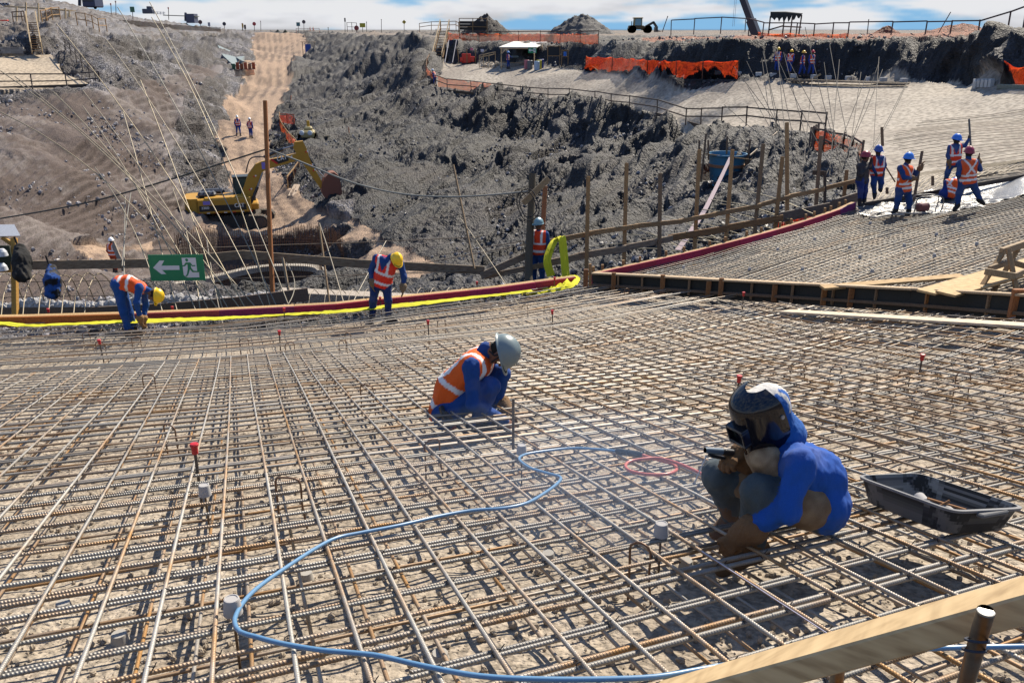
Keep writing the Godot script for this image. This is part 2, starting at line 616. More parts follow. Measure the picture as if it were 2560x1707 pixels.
func make_fields() -> void:
	var a := []
	for y in [2400.0, 1900.0, 1600.0, 1440.0, 1300.0, 1200.0, 1100.0, 1020.0]:
		for x in [-900.0, -200.0, 500.0, 1200.0, 1900.0, 2600.0, 3400.0]:
			var e: float = 0.0 if y > 1150 else smoothstep(1900.0, 2700.0, x) * (1150.0 - y) * 0.10
			a.append([x, y, ground_s(x, y) + e])
	a.append_array([[-400, 935, 164], [0, 930, 168], [600, 925, 166], [1300, 925, 172], [2000, 925, 186], [2560, 925, 214], [3000, 925, 230]])
	a.append_array([[-300, 870, 142], [0, 868, 140], [600, 852, 133], [1300, 832, 136], [1700, 850, 150], [2000, 850, 157], [2560, 868, 198], [3000, 880, 220]])
	a.append_array([[-400, 815, 127], [0, 806, 123], [310, 800, 121], [700, 780, 116], [950, 768, 113], [1200, 742, 108], [1440, 705, 103], [1480, 700, 103], [-400, 780, 118], [0, 770, 115], [700, 748, 109], [1200, 715, 103]])
	a.append_array([[1752, 640, 98], [1941, 590, 93], [2063, 552, 90], [2134, 524, 88], [2560, 438, 86], [2460, 530, 93], [2560, 520, 98], [2560, 620, 122], [2560, 700, 140], [2560, 772, 160], [2000, 745, 126], [2000, 650, 110], [2200, 600, 106], [2300, 480, 84], [2200, 500, 86], [2900, 420, 88], [2900, 620, 130], [2900, 770, 170], [1750, 722, 114], [2280, 760, 143]])
	S = field(spots(a), -22, -30, 30, -0.6, 0.12, 2)

	var t := []
	# rim and floor of the upper apron
	t.append_array([[1085, 222, 25], [1200, 232, 25.5], [1360, 247, 27], [1500, 262, 30], [1640, 287, 34], [1806, 315, 41], [1950, 325, 45], [2050, 334, 48], [2110, 375, 56], [2150, 420, 66], [2140, 505, 84]])
	t.append_array([[2300, 455, 77], [2560, 405, 71], [2300, 330, 55], [2560, 300, 54], [2300, 250, 44], [1900, 250, 38], [1600, 220, 31], [1300, 200, 25.5], [2450, 212, 42], [2400, 225, 43.5], [2200, 212, 38.6], [1900, 203, 35.6], [1690, 192, 33], [1500, 172, 26.8], [1300, 162, 23.5], [1130, 164, 21.8], [3000, 300, 62], [3100, 400, 75]])
	# cut face behind it: top edge and toe
	t.append_array([[1098, 108, 20.9], [1150, 108, 21.2], [1200, 108, 21.6], [1250, 108, 22], [1300, 108, 22.5], [1350, 109, 23.2], [1400, 110, 24], [1450, 111, 24.8], [1500, 112, 25.6], [1560, 108, 26.6], [1610, 108, 27], [1650, 104, 29.6], [1690, 99, 31.8], [1750, 97, 32.4], [1820, 96, 33.4], [1900, 96, 34], [1980, 96, 34.6], [2060, 96, 35.2], [2140, 96, 35.8], [2200, 96, 36.4], [2300, 93, 38.2], [2400, 89, 40], [2480, 83, 42.4], [2560, 75, 46], [3000, 60, 52]])
	t.append_array([[1110, 159, 21.2], [1155, 157, 21.6], [1200, 156, 22], [1250, 155, 22.4], [1300, 156, 22.9], [1350, 158, 23.6], [1400, 161, 24.4], [1450, 163, 25.2], [1500, 166, 26.2], [1560, 166, 27.6], [1605, 166, 28.8], [1650, 173, 30.5], [1690, 184, 32.4], [1750, 187, 33.1], [1820, 191, 34.1], [1900, 194, 34.8], [1980, 197, 35.4], [2060, 200, 36], [2140, 201, 36.6], [2200, 203, 37.4], [2300, 207, 39.4], [2400, 210, 41.4], [2480, 213, 43.8], [2560, 217, 48], [3000, 212, 55]])
	t.append_array([[1690, 94, 27], [1900, 92, 28], [2200, 92, 28], [2560, 80, 32], [1300, 102, 17], [1500, 103, 18], [1100, 101, 16.5], [3100, 70, 36]])
	# dark slope under the rim
	t.append_array([[1062, 262, 26.2], [1210, 260, 27.0], [1360, 272, 28.6], [1500, 288, 31.2], [1640, 310, 35.6], [1750, 345, 43], [1860, 352, 48], [2000, 362, 52], [2060, 415, 61], [2100, 455, 70]])
	t.append_array([[1080, 328, 27.2], [1210, 334, 27.9], [1360, 346, 29.6], [1500, 368, 32.4], [1620, 384, 36.2], [1020, 372, 30.6], [1180, 384, 33], [1340, 396, 34.4], [1480, 420, 37.2], [1590, 440, 40.4], [1000, 418, 32], [1170, 436, 34], [1330, 450, 35.6], [1470, 478, 39], [900, 350, 28.6], [1640, 400, 41]])
	t.append_array([[1450, 545, 44.5], [1300, 530, 41], [1100, 520, 39.4], [900, 430, 34.4], [1300, 600, 46.5], [1120, 600, 45], [1000, 545, 41.2], [1600, 560, 52], [1750, 520, 60], [1500, 650, 62], [1900, 480, 66], [1810, 458, 51.5], [1860, 450, 54], [1760, 462, 52], [1900, 405, 53], [2010, 430, 62], [1700, 662, 86], [1600, 640, 76], [1500, 682, 82], [1850, 572, 80], [2000, 530, 81], [1400, 690, 72], [1250, 702, 64], [1150, 720, 57]])
	# floor, haul road
	t.append_array([[600, 566, 37.4], [480, 562, 37.5], [700, 562, 37.8], [700, 537, 37], [760, 550, 38], [820, 570, 39.9], [880, 594, 42.1], [940, 622, 44.5], [1000, 654, 47.3], [1060, 686, 50.3], [1110, 714, 53.1], [770, 515, 36.6], [840, 540, 39], [900, 562, 41], [960, 592, 43.5], [1020, 625, 46.4], [1080, 660, 49.4], [1140, 697, 52.8], [760, 576, 39.5], [830, 603, 42.3], [900, 638, 45.4], [960, 670, 48.2], [1020, 703, 51.2], [830, 480, 36], [900, 512, 38.6], [1160, 655, 52.5]])
	t.append_array([[770, 352, 28], [720, 302, 25.4], [800, 405, 31], [760, 432, 33.6], [740, 345, 27.4], [640, 500, 34.6], [620, 430, 30.8], [595, 345, 25], [630, 280, 21.5], [660, 220, 18.1], [685, 170, 14.6], [690, 130, 12.2], [690, 100, 10.4], [690, 86, 9.4]])
	t.append_array([[545, 350, 25.6], [556, 300, 22.6], [590, 245, 19.6], [630, 180, 15.3], [632, 130, 12.3], [645, 95, 10.4], [665, 340, 25], [690, 280, 21.6], [725, 210, 17.6], [750, 150, 13.6], [765, 100, 10.8]])
	t.append_array([[560, 425, 31], [535, 485, 34.4], [250, 628, 48.5], [400, 585, 43], [520, 545, 38.6], [100, 672, 55], [0, 690, 58], [-300, 700, 60], [420, 550, 40.6]])
	# bank to the right of the haul road
	t.append_array([[1040, 86, 19], [900, 80, 14], [780, 83, 11], [1000, 80, 17], [1050, 125, 21.5], [1040, 205, 23.6], [800, 150, 15.4], [850, 205, 19.2], [770, 230, 19.4], [900, 150, 17.2], [950, 255, 23.3], [800, 285, 22.8], [720, 335, 25.4], [1000, 172, 20.4], [950, 335, 27.3], [860, 300, 25]])
	# left hill
	t.append_array([[0, 12, 14], [160, 8, 15], [240, 30, 14], [340, 46, 13], [450, 65, 12.4], [560, 76, 11.4], [640, 82, 10.6], [-300, -40, 16]])
	t.append_array([[200, 82, 24], [250, 150, 27.4], [300, 250, 31.6], [385, 350, 34.2], [350, 120, 22], [430, 200, 24.6], [485, 285, 27], [450, 110, 17.2], [520, 150, 17.6], [545, 205, 19.4], [250, 60, 18], [480, 400, 34]])
	t.append_array([[250, 219, 31], [0, 226, 33], [0, 140, 27], [130, 136, 27], [165, 182, 29.6], [-300, 140, 30], [-300, 230, 36], [0, 62, 25.4], [130, 57, 25], [140, 32, 18], [0, 45, 20], [-300, 40, 24]])
	t.append_array([[0, 238, 34.4], [240, 232, 32.5], [120, 236, 33.6], [0, 368, 41], [250, 365, 37.4], [390, 345, 34.8], [0, 352, 41.6], [250, 350, 38], [0, 520, 49], [150, 520, 46.4], [300, 525, 42.6], [200, 604, 49.6], [0, 622, 55], [400, 532, 40.2], [450, 470, 36.6], [330, 440, 38.6], [150, 440, 43], [-300, 380, 44], [-300, 640, 60]])
	# foundation pit in the floor, ground below the slab's edge
	t.append_array([[470, 590, 41], [560, 583, 39.8], [640, 580, 39.3], [720, 578, 39.2], [800, 582, 40.2], [860, 598, 42.6], [470, 682, 41.4], [560, 675, 40.2], [640, 672, 39.7], [720, 670, 39.6], [800, 676, 40.6], [850, 694, 43], [640, 722, 43], [480, 738, 45], [820, 738, 46], [640, 765, 48], [400, 640, 45.5], [410, 705, 50], [900, 735, 53]])
	t.append_array([[-200, 775, 84], [0, 768, 82], [310, 762, 80], [700, 752, 78], [950, 742, 75], [1200, 730, 74], [300, 722, 60], [600, 770, 66], [950, 715, 56], [50, 720, 64], [1050, 720, 57]])
	# far ground
	for x in [-900.0, 0.0, 640.0, 1280.0, 1900.0, 2560.0, 3500.0]:
		t.append([x, 77.6, 6.2])
		t.append([x, 76.2, 3.0])
		t.append([x, 75.6, 1.5])
	t.append_array([[1150, 84, 13], [1400, 82, 13], [1700, 82, 13], [2100, 80, 13], [2560, 78, 13], [3400, 76, 13], [-600, 10, 10]])
	var pts := spots(t)
	for x in [-60.0, -30.0, -14.0, -7.0, 0.0, 6.0]:
		pts.append(Vector3(x, CY - 9.5, -15.5))
		pts.append(Vector3(x, CY - 9.5, -6))
	for q in [[9, -19.5], [12, -16], [12, -20], [16, -15], [16, -20], [24, -15], [24, -20], [60, -20], [9, -6], [20, -6], [60, -6], [14, -22], [18, -22.5]]:
		pts.append(Vector3(q[0], CY - 7.0, q[1]))
	for q in [[-330, -8], [330, -8]]:
		pts.append(Vector3(q[0], CY - 6.0, q[1]))
	T = field(pts, -160, -330, 160, -7, 0.45, 2)
	road_poly = flat([[200, 650, 50], [400, 590, 43.2], [520, 550, 38.8], [575, 520, 36.4], [560, 450, 32.2], [548, 350, 25.6], [556, 300, 22.6], [565, 270, 20.8], [610, 225, 18.2], [600, 200, 16.6], [640, 165, 14.6], [618, 150, 13.4], [632, 115, 11.6], [655, 92, 10.2], [680, 85, 9.4], [740, 86, 9.6], [765, 100, 10.8], [768, 135, 12.8], [745, 160, 14.2], [728, 210, 17.6], [700, 280, 21.6], [680, 320, 24], [672, 400, 29], [690, 470, 33.2], [770, 508, 36.4], [840, 533, 38.8], [900, 554, 40.8], [960, 583, 43.2], [1020, 616, 46], [1080, 650, 49], [1150, 694, 53.2], [1200, 730, 57], [1160, 768, 59], [1060, 738, 54], [1000, 704, 51], [930, 662, 47], [850, 618, 43.2], [760, 583, 40], [600, 590, 39.4], [420, 620, 44.6], [250, 680, 51]])
	apron_poly = flat([[1085, 220, 25], [1200, 231, 25.5], [1360, 244, 27], [1500, 259, 30], [1640, 283, 34], [1806, 311, 41], [1950, 322, 45], [2050, 330, 48], [2110, 370, 56], [2150, 418, 66], [2140, 520, 90], [2400, 520, 90], [2700, 440, 90], [3300, 400, 80], [3300, 205, 57], [2560, 219, 48], [2400, 212, 41.5], [2200, 205, 37.5], [2060, 205, 36.3], [1900, 202, 35.3], [1690, 198, 33.4], [1605, 187, 30.2], [1560, 182, 28.8], [1500, 175, 27], [1300, 159, 23.1], [1110, 162, 21.4]])
	left_poly = flat([[-300, 228, 36], [0, 224, 33], [248, 217, 31], [160, 182, 29.6], [130, 138, 27], [0, 142, 27], [-300, 142, 30]])
	hole_poly = flat([[400, 605, 43], [640, 585, 39], [880, 610, 43.5], [900, 760, 56], [380, 770, 57]])
	slab_poly = PackedVector2Array()

func poly_in(x: float, z: float, p: PackedVector2Array) -> bool:
	return Geometry2D.is_point_in_polygon(Vector2(x, z), p)

func make_terrain() -> void:
	var zr := PackedFloat32Array()
	var z := 14.5
	while z < 2600.0:
		zr.append(-z)
		z *= 1.0035 if z < 108.0 else (1.009 if z < 300.0 else 1.12)
	var nu := 760
	var nr := zr.size()
	var nv := nu * nr
	var n1 := FastNoiseLite.new()
	n1.seed = 3
	n1.frequency = 0.16
	n1.fractal_octaves = 4
	var n2 := FastNoiseLite.new()
	n2.seed = 9
	n2.frequency = 0.55
	n2.fractal_type = FastNoiseLite.FRACTAL_RIDGED
	n2.fractal_octaves = 3
	var n3 := FastNoiseLite.new()
	n3.seed = 15
	n3.frequency = 1.3
	n3.fractal_octaves = 3
	var n0 := FastNoiseLite.new()
	n0.seed = 44
	n0.frequency = 0.11
	n0.fractal_octaves = 2
	var nf := FastNoiseLite.new()
	nf.seed = 51
	nf.noise_type = FastNoiseLite.TYPE_CELLULAR
	nf.cellular_return_type = FastNoiseLite.RETURN_CELL_VALUE
	nf.cellular_jitter = 1.1
	nf.frequency = 0.5
	nf.fractal_type = FastNoiseLite.FRACTAL_FBM
	nf.fractal_octaves = 3
	nf.fractal_gain = 0.55
	var nc := FastNoiseLite.new()
	nc.seed = 33
	nc.frequency = 0.12
	nc.fractal_octaves = 4
	var P := PackedVector3Array()
	P.resize(nv)
	var C := PackedColorArray()
	C.resize(nv)
	var R := PackedByteArray()
	R.resize(nv)
	var e1 := (U(900, 520, 38.5) - U(1360, 262, 28)).normalized()
	var e2 := Vector3(e1.z, 0, -e1.x).normalized()
	var e3 := e1.cross(e2)
	var road_x := PackedVector2Array()
	for q in [[700, 560, 38.3], [640, 500, 34.6], [620, 430, 30.8], [610, 345, 25], [630, 280, 21.5], [660, 220, 18.1], [685, 170, 14.6], [690, 130, 12.2], [690, 90, 9.6]]:
		var w := U(q[0], q[1], q[2])
		road_x.append(Vector2(w.z, w.x))
	for r in nr:
		var zz := zr[r]
		var az := -zz
		var half := 0.66 * az + 8.0
		# the haul road's axis at this distance parts left from right
		var mid := -10.0
		for k in road_x.size() - 1:
			if zz <= road_x[k].x and zz >= road_x[k + 1].x:
				mid = remap(zz, road_x[k].x, road_x[k + 1].x, road_x[k].y, road_x[k + 1].y)
		if zz < road_x[road_x.size() - 1].x:
			mid = remap(zz, road_x[road_x.size() - 1].x, -2600, road_x[road_x.size() - 1].y, -600)
		for u in nu:
			var x := half * (2.0 * u / (nu - 1) - 1.0)
			var y := CY - 0.6 if az > 325.0 else T.at(x, zz)
			if az > 290.0 and az <= 325.0:
				y = lerpf(y, CY - 0.6, (az - 290.0) / 35.0)
			var k := r * nu + u
			var p := Vector3(x, y, zz)
			if az > 325.0:
				P[k] = p + Vector3(0, n1.get_noise_2d(x * 0.2, zz * 0.2) * 0.5, 0)
				C[k] = Color(0.17, 0.155, 0.14)
				R[k] = 4
				continue
			var g := 0.45
			var dx := (T.at(x + g, zz) - T.at(x - g, zz)) / (2 * g)
			var dz := (T.at(x, zz + g) - T.at(x, zz - g)) / (2 * g)
			var nn := Vector3(-dx, 1, -dz).normalized()
			var steep := clampf((1.0 - nn.y) * 4.0, 0.0, 1.0)
			var a1 := n1.get_noise_3d(x, y, zz)
			var wx := x + a1 * 1.1
			var wz := zz + n1.get_noise_3d(zz, x, y) * 1.1
			var c := nc.get_noise_3d(x, y * 1.5, zz)
			var a3 := n3.get_noise_3d(x, y, zz)
			var reg := 4
			if poly_in(wx, wz, road_poly):
				reg = 2
			elif poly_in(x, zz, apron_poly):
				reg = 3
			elif poly_in(x + a1 * 0.3, zz, left_poly):
				reg = 5
			if reg == 2 and (steep > 0.75 or (y < CY - 12.75 and az < 57.5 and x < -0.185 * az)):
				reg = 0
			elif reg == 4 and (y < CY - 1.0 or steep > 0.3):
				reg = 0 if x < mid else 1
			var disp := 0.0
			var col := Color.WHITE
			match reg:
				2:
					var ln := absf(fposmod((x - mid) * 0.8 + n1.get_noise_2d(x * 0.2, zz * 0.1) * 0.7, 1.0) - 0.5)
					disp = a3 * 0.09 + 0.09 * smoothstep(0.05, 0.35, ln) * smoothstep(-0.3, 0.2, c + 0.2)
					col = Color(0.37, 0.265, 0.185).lerp(Color(0.17, 0.12, 0.09), smoothstep(-0.25, 0.55, a3 * 0.6 + c * 0.9 + 0.6 * (0.4 - 2.0 * ln)))
				3:
					disp = a3 * 0.02
					col = Color(0.37, 0.335, 0.285).lerp(Color(0.26, 0.23, 0.195), smoothstep(-0.25, 0.45, c + a3 * 0.5))
				5:
					disp = a3 * 0.03
					col = Color(0.42, 0.35, 0.26).lerp(Color(0.34, 0.285, 0.22), smoothstep(-0.3, 0.4, c + a3 * 0.5))
				4:
					disp = a1 * 0.35 + a3 * 0.1
					var hill := 1.0 if (x < mid and y > CY - 1.5) else 0.0
					disp += hill * (n2.get_noise_3d(x * 0.4, y, zz * 0.4) * 0.5 + a3 * 0.25)
					col = Color(0.20, 0.185, 0.175).lerp(Color(0.26, 0.215, 0.175), smoothstep(-0.2, 0.3, c)).lerp(Color(0.20, 0.20, 0.215).lerp(Color(0.11, 0.10, 0.095), smoothstep(-0.2, 0.2, c + a3)), hill * 0.85).lerp(Color(0.34, 0.145, 0.085), 0.8 if (x > 0.14 * az and az < 110.0) else 0.0)
				0:
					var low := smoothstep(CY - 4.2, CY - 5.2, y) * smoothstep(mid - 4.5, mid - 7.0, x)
					# teeth marks of the digger run down the lower left face
					var lean := 0.0 if y > CY - 7.6 else -0.22
					var ph := (x + (y - CY) * lean) * (1.7 if y > CY - 7.6 else 1.9) + a1 * 0.35
					var gr := absf(fposmod(ph, 1.0) - 0.5) * 2.0
					var rid := n2.get_noise_3d(x * 0.55, y * 0.8, zz * 0.55)
					var st := n2.get_noise_3d(x * 0.30 + y * 0.35, y * 0.9 - x * 0.3, zz * 0.35)
					var holes := smoothstep(0.0, 0.35, n0.get_noise_3d(x * 1.6, y * 1.6, zz * 1.6))
					var fac := nf.get_noise_3d(x * 0.5 + y * 0.4 + a3 * 0.2, y * 1.3 - x * 0.35, zz * 0.6)
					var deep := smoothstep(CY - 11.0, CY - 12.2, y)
					if low > 0.5:
						reg = 6
					disp = n0.get_noise_3d(x, y, zz) * 1.1 * (1.0 - deep) + fac * lerpf(0.50, 0.08, low) * (1.0 - 0.7 * deep) + (1.0 - 0.8 * deep) * lerpf(0.22 * rid + 0.32 * st, 0.05 * rid + (gr - 0.5) * 0.50 * (1.0 - holes) + holes * rid * 0.4, low) * (0.35 + 0.65 * steep) + a3 * lerpf(0.22, 0.05, low)
					var pale := smoothstep(-0.1, 0.35, c + 0.25 * a3)
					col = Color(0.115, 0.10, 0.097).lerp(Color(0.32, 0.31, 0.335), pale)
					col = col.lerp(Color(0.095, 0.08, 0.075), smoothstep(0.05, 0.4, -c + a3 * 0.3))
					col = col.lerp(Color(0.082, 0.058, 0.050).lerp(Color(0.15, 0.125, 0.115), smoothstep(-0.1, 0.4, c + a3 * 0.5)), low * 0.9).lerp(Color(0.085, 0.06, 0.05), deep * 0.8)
				1:
					var s1 := p.dot(e1)
					var s2 := p.dot(e2)
					var s3 := p.dot(e3)
					var cut := 1.0 if (zz < -58.0 and x > -6.0 and y > CY - 4.5) else 0.0
					var str := n2.get_noise_3d(s1 * 0.10, s2 * 0.42 + a1 * 0.15, s3 * 0.25)
					var st1 := n2.get_noise_3d(s1 * 0.22 + 50.0, s2 * 1.5, s3 * 0.7)
					var st2 := n3.get_noise_3d(s1 * 0.30, s2 * 1.7, s3)
					var rough := smoothstep(-0.25, 0.2, n0.get_noise_3d(x * 1.3 + 70.0, y * 2.0, zz * 1.3))
					var fac := nf.get_noise_3d(s1 * 0.16, s2 * 0.85 + a3 * 0.15, s3 * 0.6)
					var calm := 1.0 - 0.75 * smoothstep(CY - 10.4, CY - 11.6, y)
					disp = (n0.get_noise_3d(x, y, zz) * 0.9 + str * 0.7 * (0.25 + 0.75 * steep)) * (1.0 - 0.85 * cut) * calm + fac * 0.62 * calm * (1.0 - 0.5 * cut) + (st1 * 0.28 * (1.0 - 0.6 * cut) + st2 * 0.10) * steep + a3 * lerpf(0.05, 0.26, rough)
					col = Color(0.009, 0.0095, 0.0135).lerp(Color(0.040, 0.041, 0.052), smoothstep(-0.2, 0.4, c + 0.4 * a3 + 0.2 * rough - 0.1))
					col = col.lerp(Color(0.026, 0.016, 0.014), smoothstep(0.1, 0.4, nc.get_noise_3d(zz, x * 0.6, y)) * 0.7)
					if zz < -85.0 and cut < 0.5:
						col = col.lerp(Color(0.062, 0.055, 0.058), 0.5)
			if az < 24.0:
				disp *= 0.4
			P[k] = p + nn * disp
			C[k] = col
			R[k] = reg
	var N := PackedVector3Array()
	N.resize(nv)
	for r in nr:
		var ra := maxi(r - 1, 0) * nu
		var rb := mini(r + 1, nr - 1) * nu
		for u in nu:
			var dx := P[r * nu + mini(u + 1, nu - 1)] - P[r * nu + maxi(u - 1, 0)]
			var dz := P[ra + u] - P[rb + u]
			N[r * nu + u] = dz.cross(dx).normalized()
	var names := ["rock_slope", "rock_slope", "dirt_road", "concrete_apron", "plateau_ground", "concrete_platform", "clay_face"]
	var keys := ["rock", "shale", "dirt", "blinding", "earth", "blinding", "clay"]
	var map := PackedInt32Array()
	map.resize(nv)
	for reg in 7:
		var idx := PackedInt32Array()
		for r in nr - 1:
			for u in nu - 1:
				var k := r * nu + u
				if R[k] == reg:
					idx.append_array(PackedInt32Array([k, k + nu, k + nu + 1, k, k + nu + 1, k + 1]))
		if idx.is_empty():
			continue
		map.fill(-1)
		var b := MB.new()
		var i2 := PackedInt32Array()
		i2.resize(idx.size())
		for q in idx.size():
			var k := idx[q]
			if map[k] < 0:
				map[k] = b.v.size()
				b.v.append(P[k])
				b.n.append(N[k])
				b.c.append(C[k])
			i2[q] = map[k]
		b.uv.resize(b.v.size())
		b.i = i2
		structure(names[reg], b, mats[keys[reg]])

# ---- the ground under the steel mats ----
func make_slabs() -> void:
	slab_poly = PackedVector2Array()
	for q in [[-420, 818], [-200, 812], [60, 808], [329, 801], [548, 792], [736, 782], [841, 776], [919, 767], [1060, 753], [1175, 741], [1248, 733], [1340, 720], [1440, 707], [1482, 706], [1640, 715], [1800, 726], [2000, 740], [2280, 758], [2560, 778], [2900, 800]]:
		var p := G(q[0], q[1], MAT)
		slab_poly.append(Vector2(p.x, p.z))
	slab_poly.append(Vector2(16, -0.7))
	slab_poly.append(Vector2(-16, -0.7))
	rslab_poly = PackedVector2Array()
	for q in [[1482, 697], [1535, 687], [1640, 664], [1752, 638], [1850, 613], [1941, 588], [2010, 567], [2063, 549], [2134, 522], [2200, 508], [2350, 478], [2560, 438], [2900, 385], [2900, 796], [2560, 774], [2280, 754], [2000, 736], [1800, 722], [1640, 711]]:
		var p := G(q[0], q[1], MAT)
		rslab_poly.append(Vector2(p.x, p.z))
	sheet("slab_ground", slab_poly, "mud", 0.085)
	sheet("slab_ground", rslab_poly, "mud", 0.16)

func sheet(called: String, poly: PackedVector2Array, key: String, cell: float) -> void:
	var nz := FastNoiseLite.new()
	nz.seed = 5
	nz.frequency = 2.2
	nz.fractal_octaves = 4
	var x0 := 1e9
	var x1 := -1e9
	var z0 := 1e9
	var z1 := -1e9
	for q in poly:
		x0 = minf(x0, q.x)
		x1 = maxf(x1, q.x)
		z0 = minf(z0, q.y)
		z1 = maxf(z1, q.y)
	var nx := int((x1 - x0) / cell) + 1
	var nzc := int((z1 - z0) / cell) + 1
	var b := MB.new()
	var id := PackedInt32Array()
	id.resize(nx * nzc)
	id.fill(-1)
	for k in nzc:
		for u in nx:
			var x := x0 + u * cell
			var z := z0 + k * cell
			if absf(x) > 0.72 * -z + 2.5 or not poly_in(x, z, poly):
				continue
			id[k * nx + u] = b.v.size()
			var e := nz.get_noise_2d(x, z)
			b.v.append(Vector3(x, S.at(x, z) - 0.005 + e * 0.03, z))
			var g := 0.05
			b.n.append(Vector3((S.at(x - g, z) - S.at(x + g, z)) / (2 * g) - (nz.get_noise_2d(x + g, z) - nz.get_noise_2d(x - g, z)) * 0.03 / (2 * g), 1, (S.at(x, z - g) - S.at(x, z + g)) / (2 * g) - (nz.get_noise_2d(x, z + g) - nz.get_noise_2d(x, z - g)) * 0.03 / (2 * g)).normalized())
			var v := smoothstep(-0.4, 0.4, nz.get_noise_2d(x * 0.3 + 40, z * 0.3))
			b.c.append(Color(0.385, 0.335, 0.27).lerp(Color(0.30, 0.255, 0.20), v))
	for k in nzc - 1:
		for u in nx - 1:
			var a := id[k * nx + u]
			var c := id[k * nx + u + 1]
			var d := id[(k + 1) * nx + u]
			var e := id[(k + 1) * nx + u + 1]
			if a >= 0 and c >= 0 and d >= 0 and e >= 0:
				b.i.append_array(PackedInt32Array([a, c, e, a, e, d]))
	b.uv.resize(b.v.size())
	structure(called, b, mats[key])

# ---- reinforcing steel ----
const AD := Vector2(-0.3054, -0.9522)
const BD := Vector2(0.885, -0.465)
var bar_noise := FastNoiseLite.new()

func visible_xz(x: float, z: float, m := 0.9) -> bool:
	return z < -0.9 and absf(x) < 0.60 * -z + m

# parts of a straight line that lie inside `poly` and near what is seen; each as [t0, t1]
func runs(o: Vector2, d: Vector2, poly: PackedVector2Array, t0: float, t1: float) -> Array:
	var out := []
	var on := false
	var st := 0.0
	var t := t0
	while t <= t1:
		var q := o + d * t
		var ok := visible_xz(q.x, q.y) and Geometry2D.is_point_in_polygon(q, poly)
		if ok and not on:
			st = t
			on = true
		elif not ok and on:
			on = false
			if t - st > 0.5:
				out.append([st, t])
		t += 0.1
	if on:
		out.append([st, t1])
	return out

# one deformed bar laid along the ground at height `up`
func rebar(b: MB, o: Vector2, d: Vector2, t0: float, t1: float, up: float, r: float, rusty: float, tone: float, seed_: float, fine := true, wob := 0.0) -> void:
	var t := t0
	var flip := false
	var first := -1
	var sides := 6
	var cam := Vector3(0, CY, 0)
	var rows := 0
	var slope := 0.0
	var side := Vector2(-d.y, d.x)
	while true:
		var q := o + d * t + side * (wob * sin(t * 0.55 + seed_))
		var y := S.at(q.x, q.y) + up
		var y2 := S.at(q.x + d.x * 0.1, q.y + d.y * 0.1) + up
		var ax := Vector3(d.x * 0.1, y2 - y, d.y * 0.1).normalized()
		var c := Vector3(q.x, y, q.y)
		var dist := c.distance_to(cam)
		var ribbed := fine and dist < 6.2 and visible_xz(q.x, q.y, 0.5)
		var rr := r + (0.0013 if (ribbed and flip) else 0.0)
		var tilt := 0.0 if not ribbed else (-0.55 if flip else 0.55)
		var w := Vector3(-ax.z, 0, ax.x).normalized()
		var u := w.cross(ax).normalized()
		if u.y < 0:
			u = -u
		var rn := clampf(rusty + bar_noise.get_noise_2d(t * 0.9, seed_ * 7.0) * 0.9 + bar_noise.get_noise_2d(t * 7.0, seed_ * 3.0) * 0.35, 0.0, 1.0)
		var col := Color(0.33, 0.315, 0.29).lerp(Color(0.33, 0.18, 0.065), rn)
		col = Color(col.r * tone, col.g * tone, col.b * tone)
		var k0 := b.v.size()
		for j in sides:
			var an := TAU * j / sides + 0.3
			var nn := w * cos(an) + u * sin(an)
			var sh := ax * (0.005 * cos(an)) if ribbed else Vector3.ZERO
			b.v.append(c + nn * rr + sh - b.off)
			b.n.append((nn + ax * tilt).normalized())
			b.c.append(col)
		if rows > 0:
			var a := k0 - sides
			for j in sides:
				var e := (j + 1) % sides
				b.i.append_array(PackedInt32Array([a + j, k0 + e, k0 + j, a + j, a + e, k0 + e]))
		if first < 0:
			first = k0
		rows += 1
		flip = not flip
		if t >= t1:
			break
		t = minf(t1, t + (0.0066 if ribbed else (0.12 if dist < 10.0 else 0.3)))
	for e in 2:
		var k0 := first if e == 0 else b.v.size() - sides
		for j in range(1, sides - 1):
			b.i.append_array(PackedInt32Array([k0, k0 + j, k0 + j + 1]))
	b.uv.resize(b.v.size())

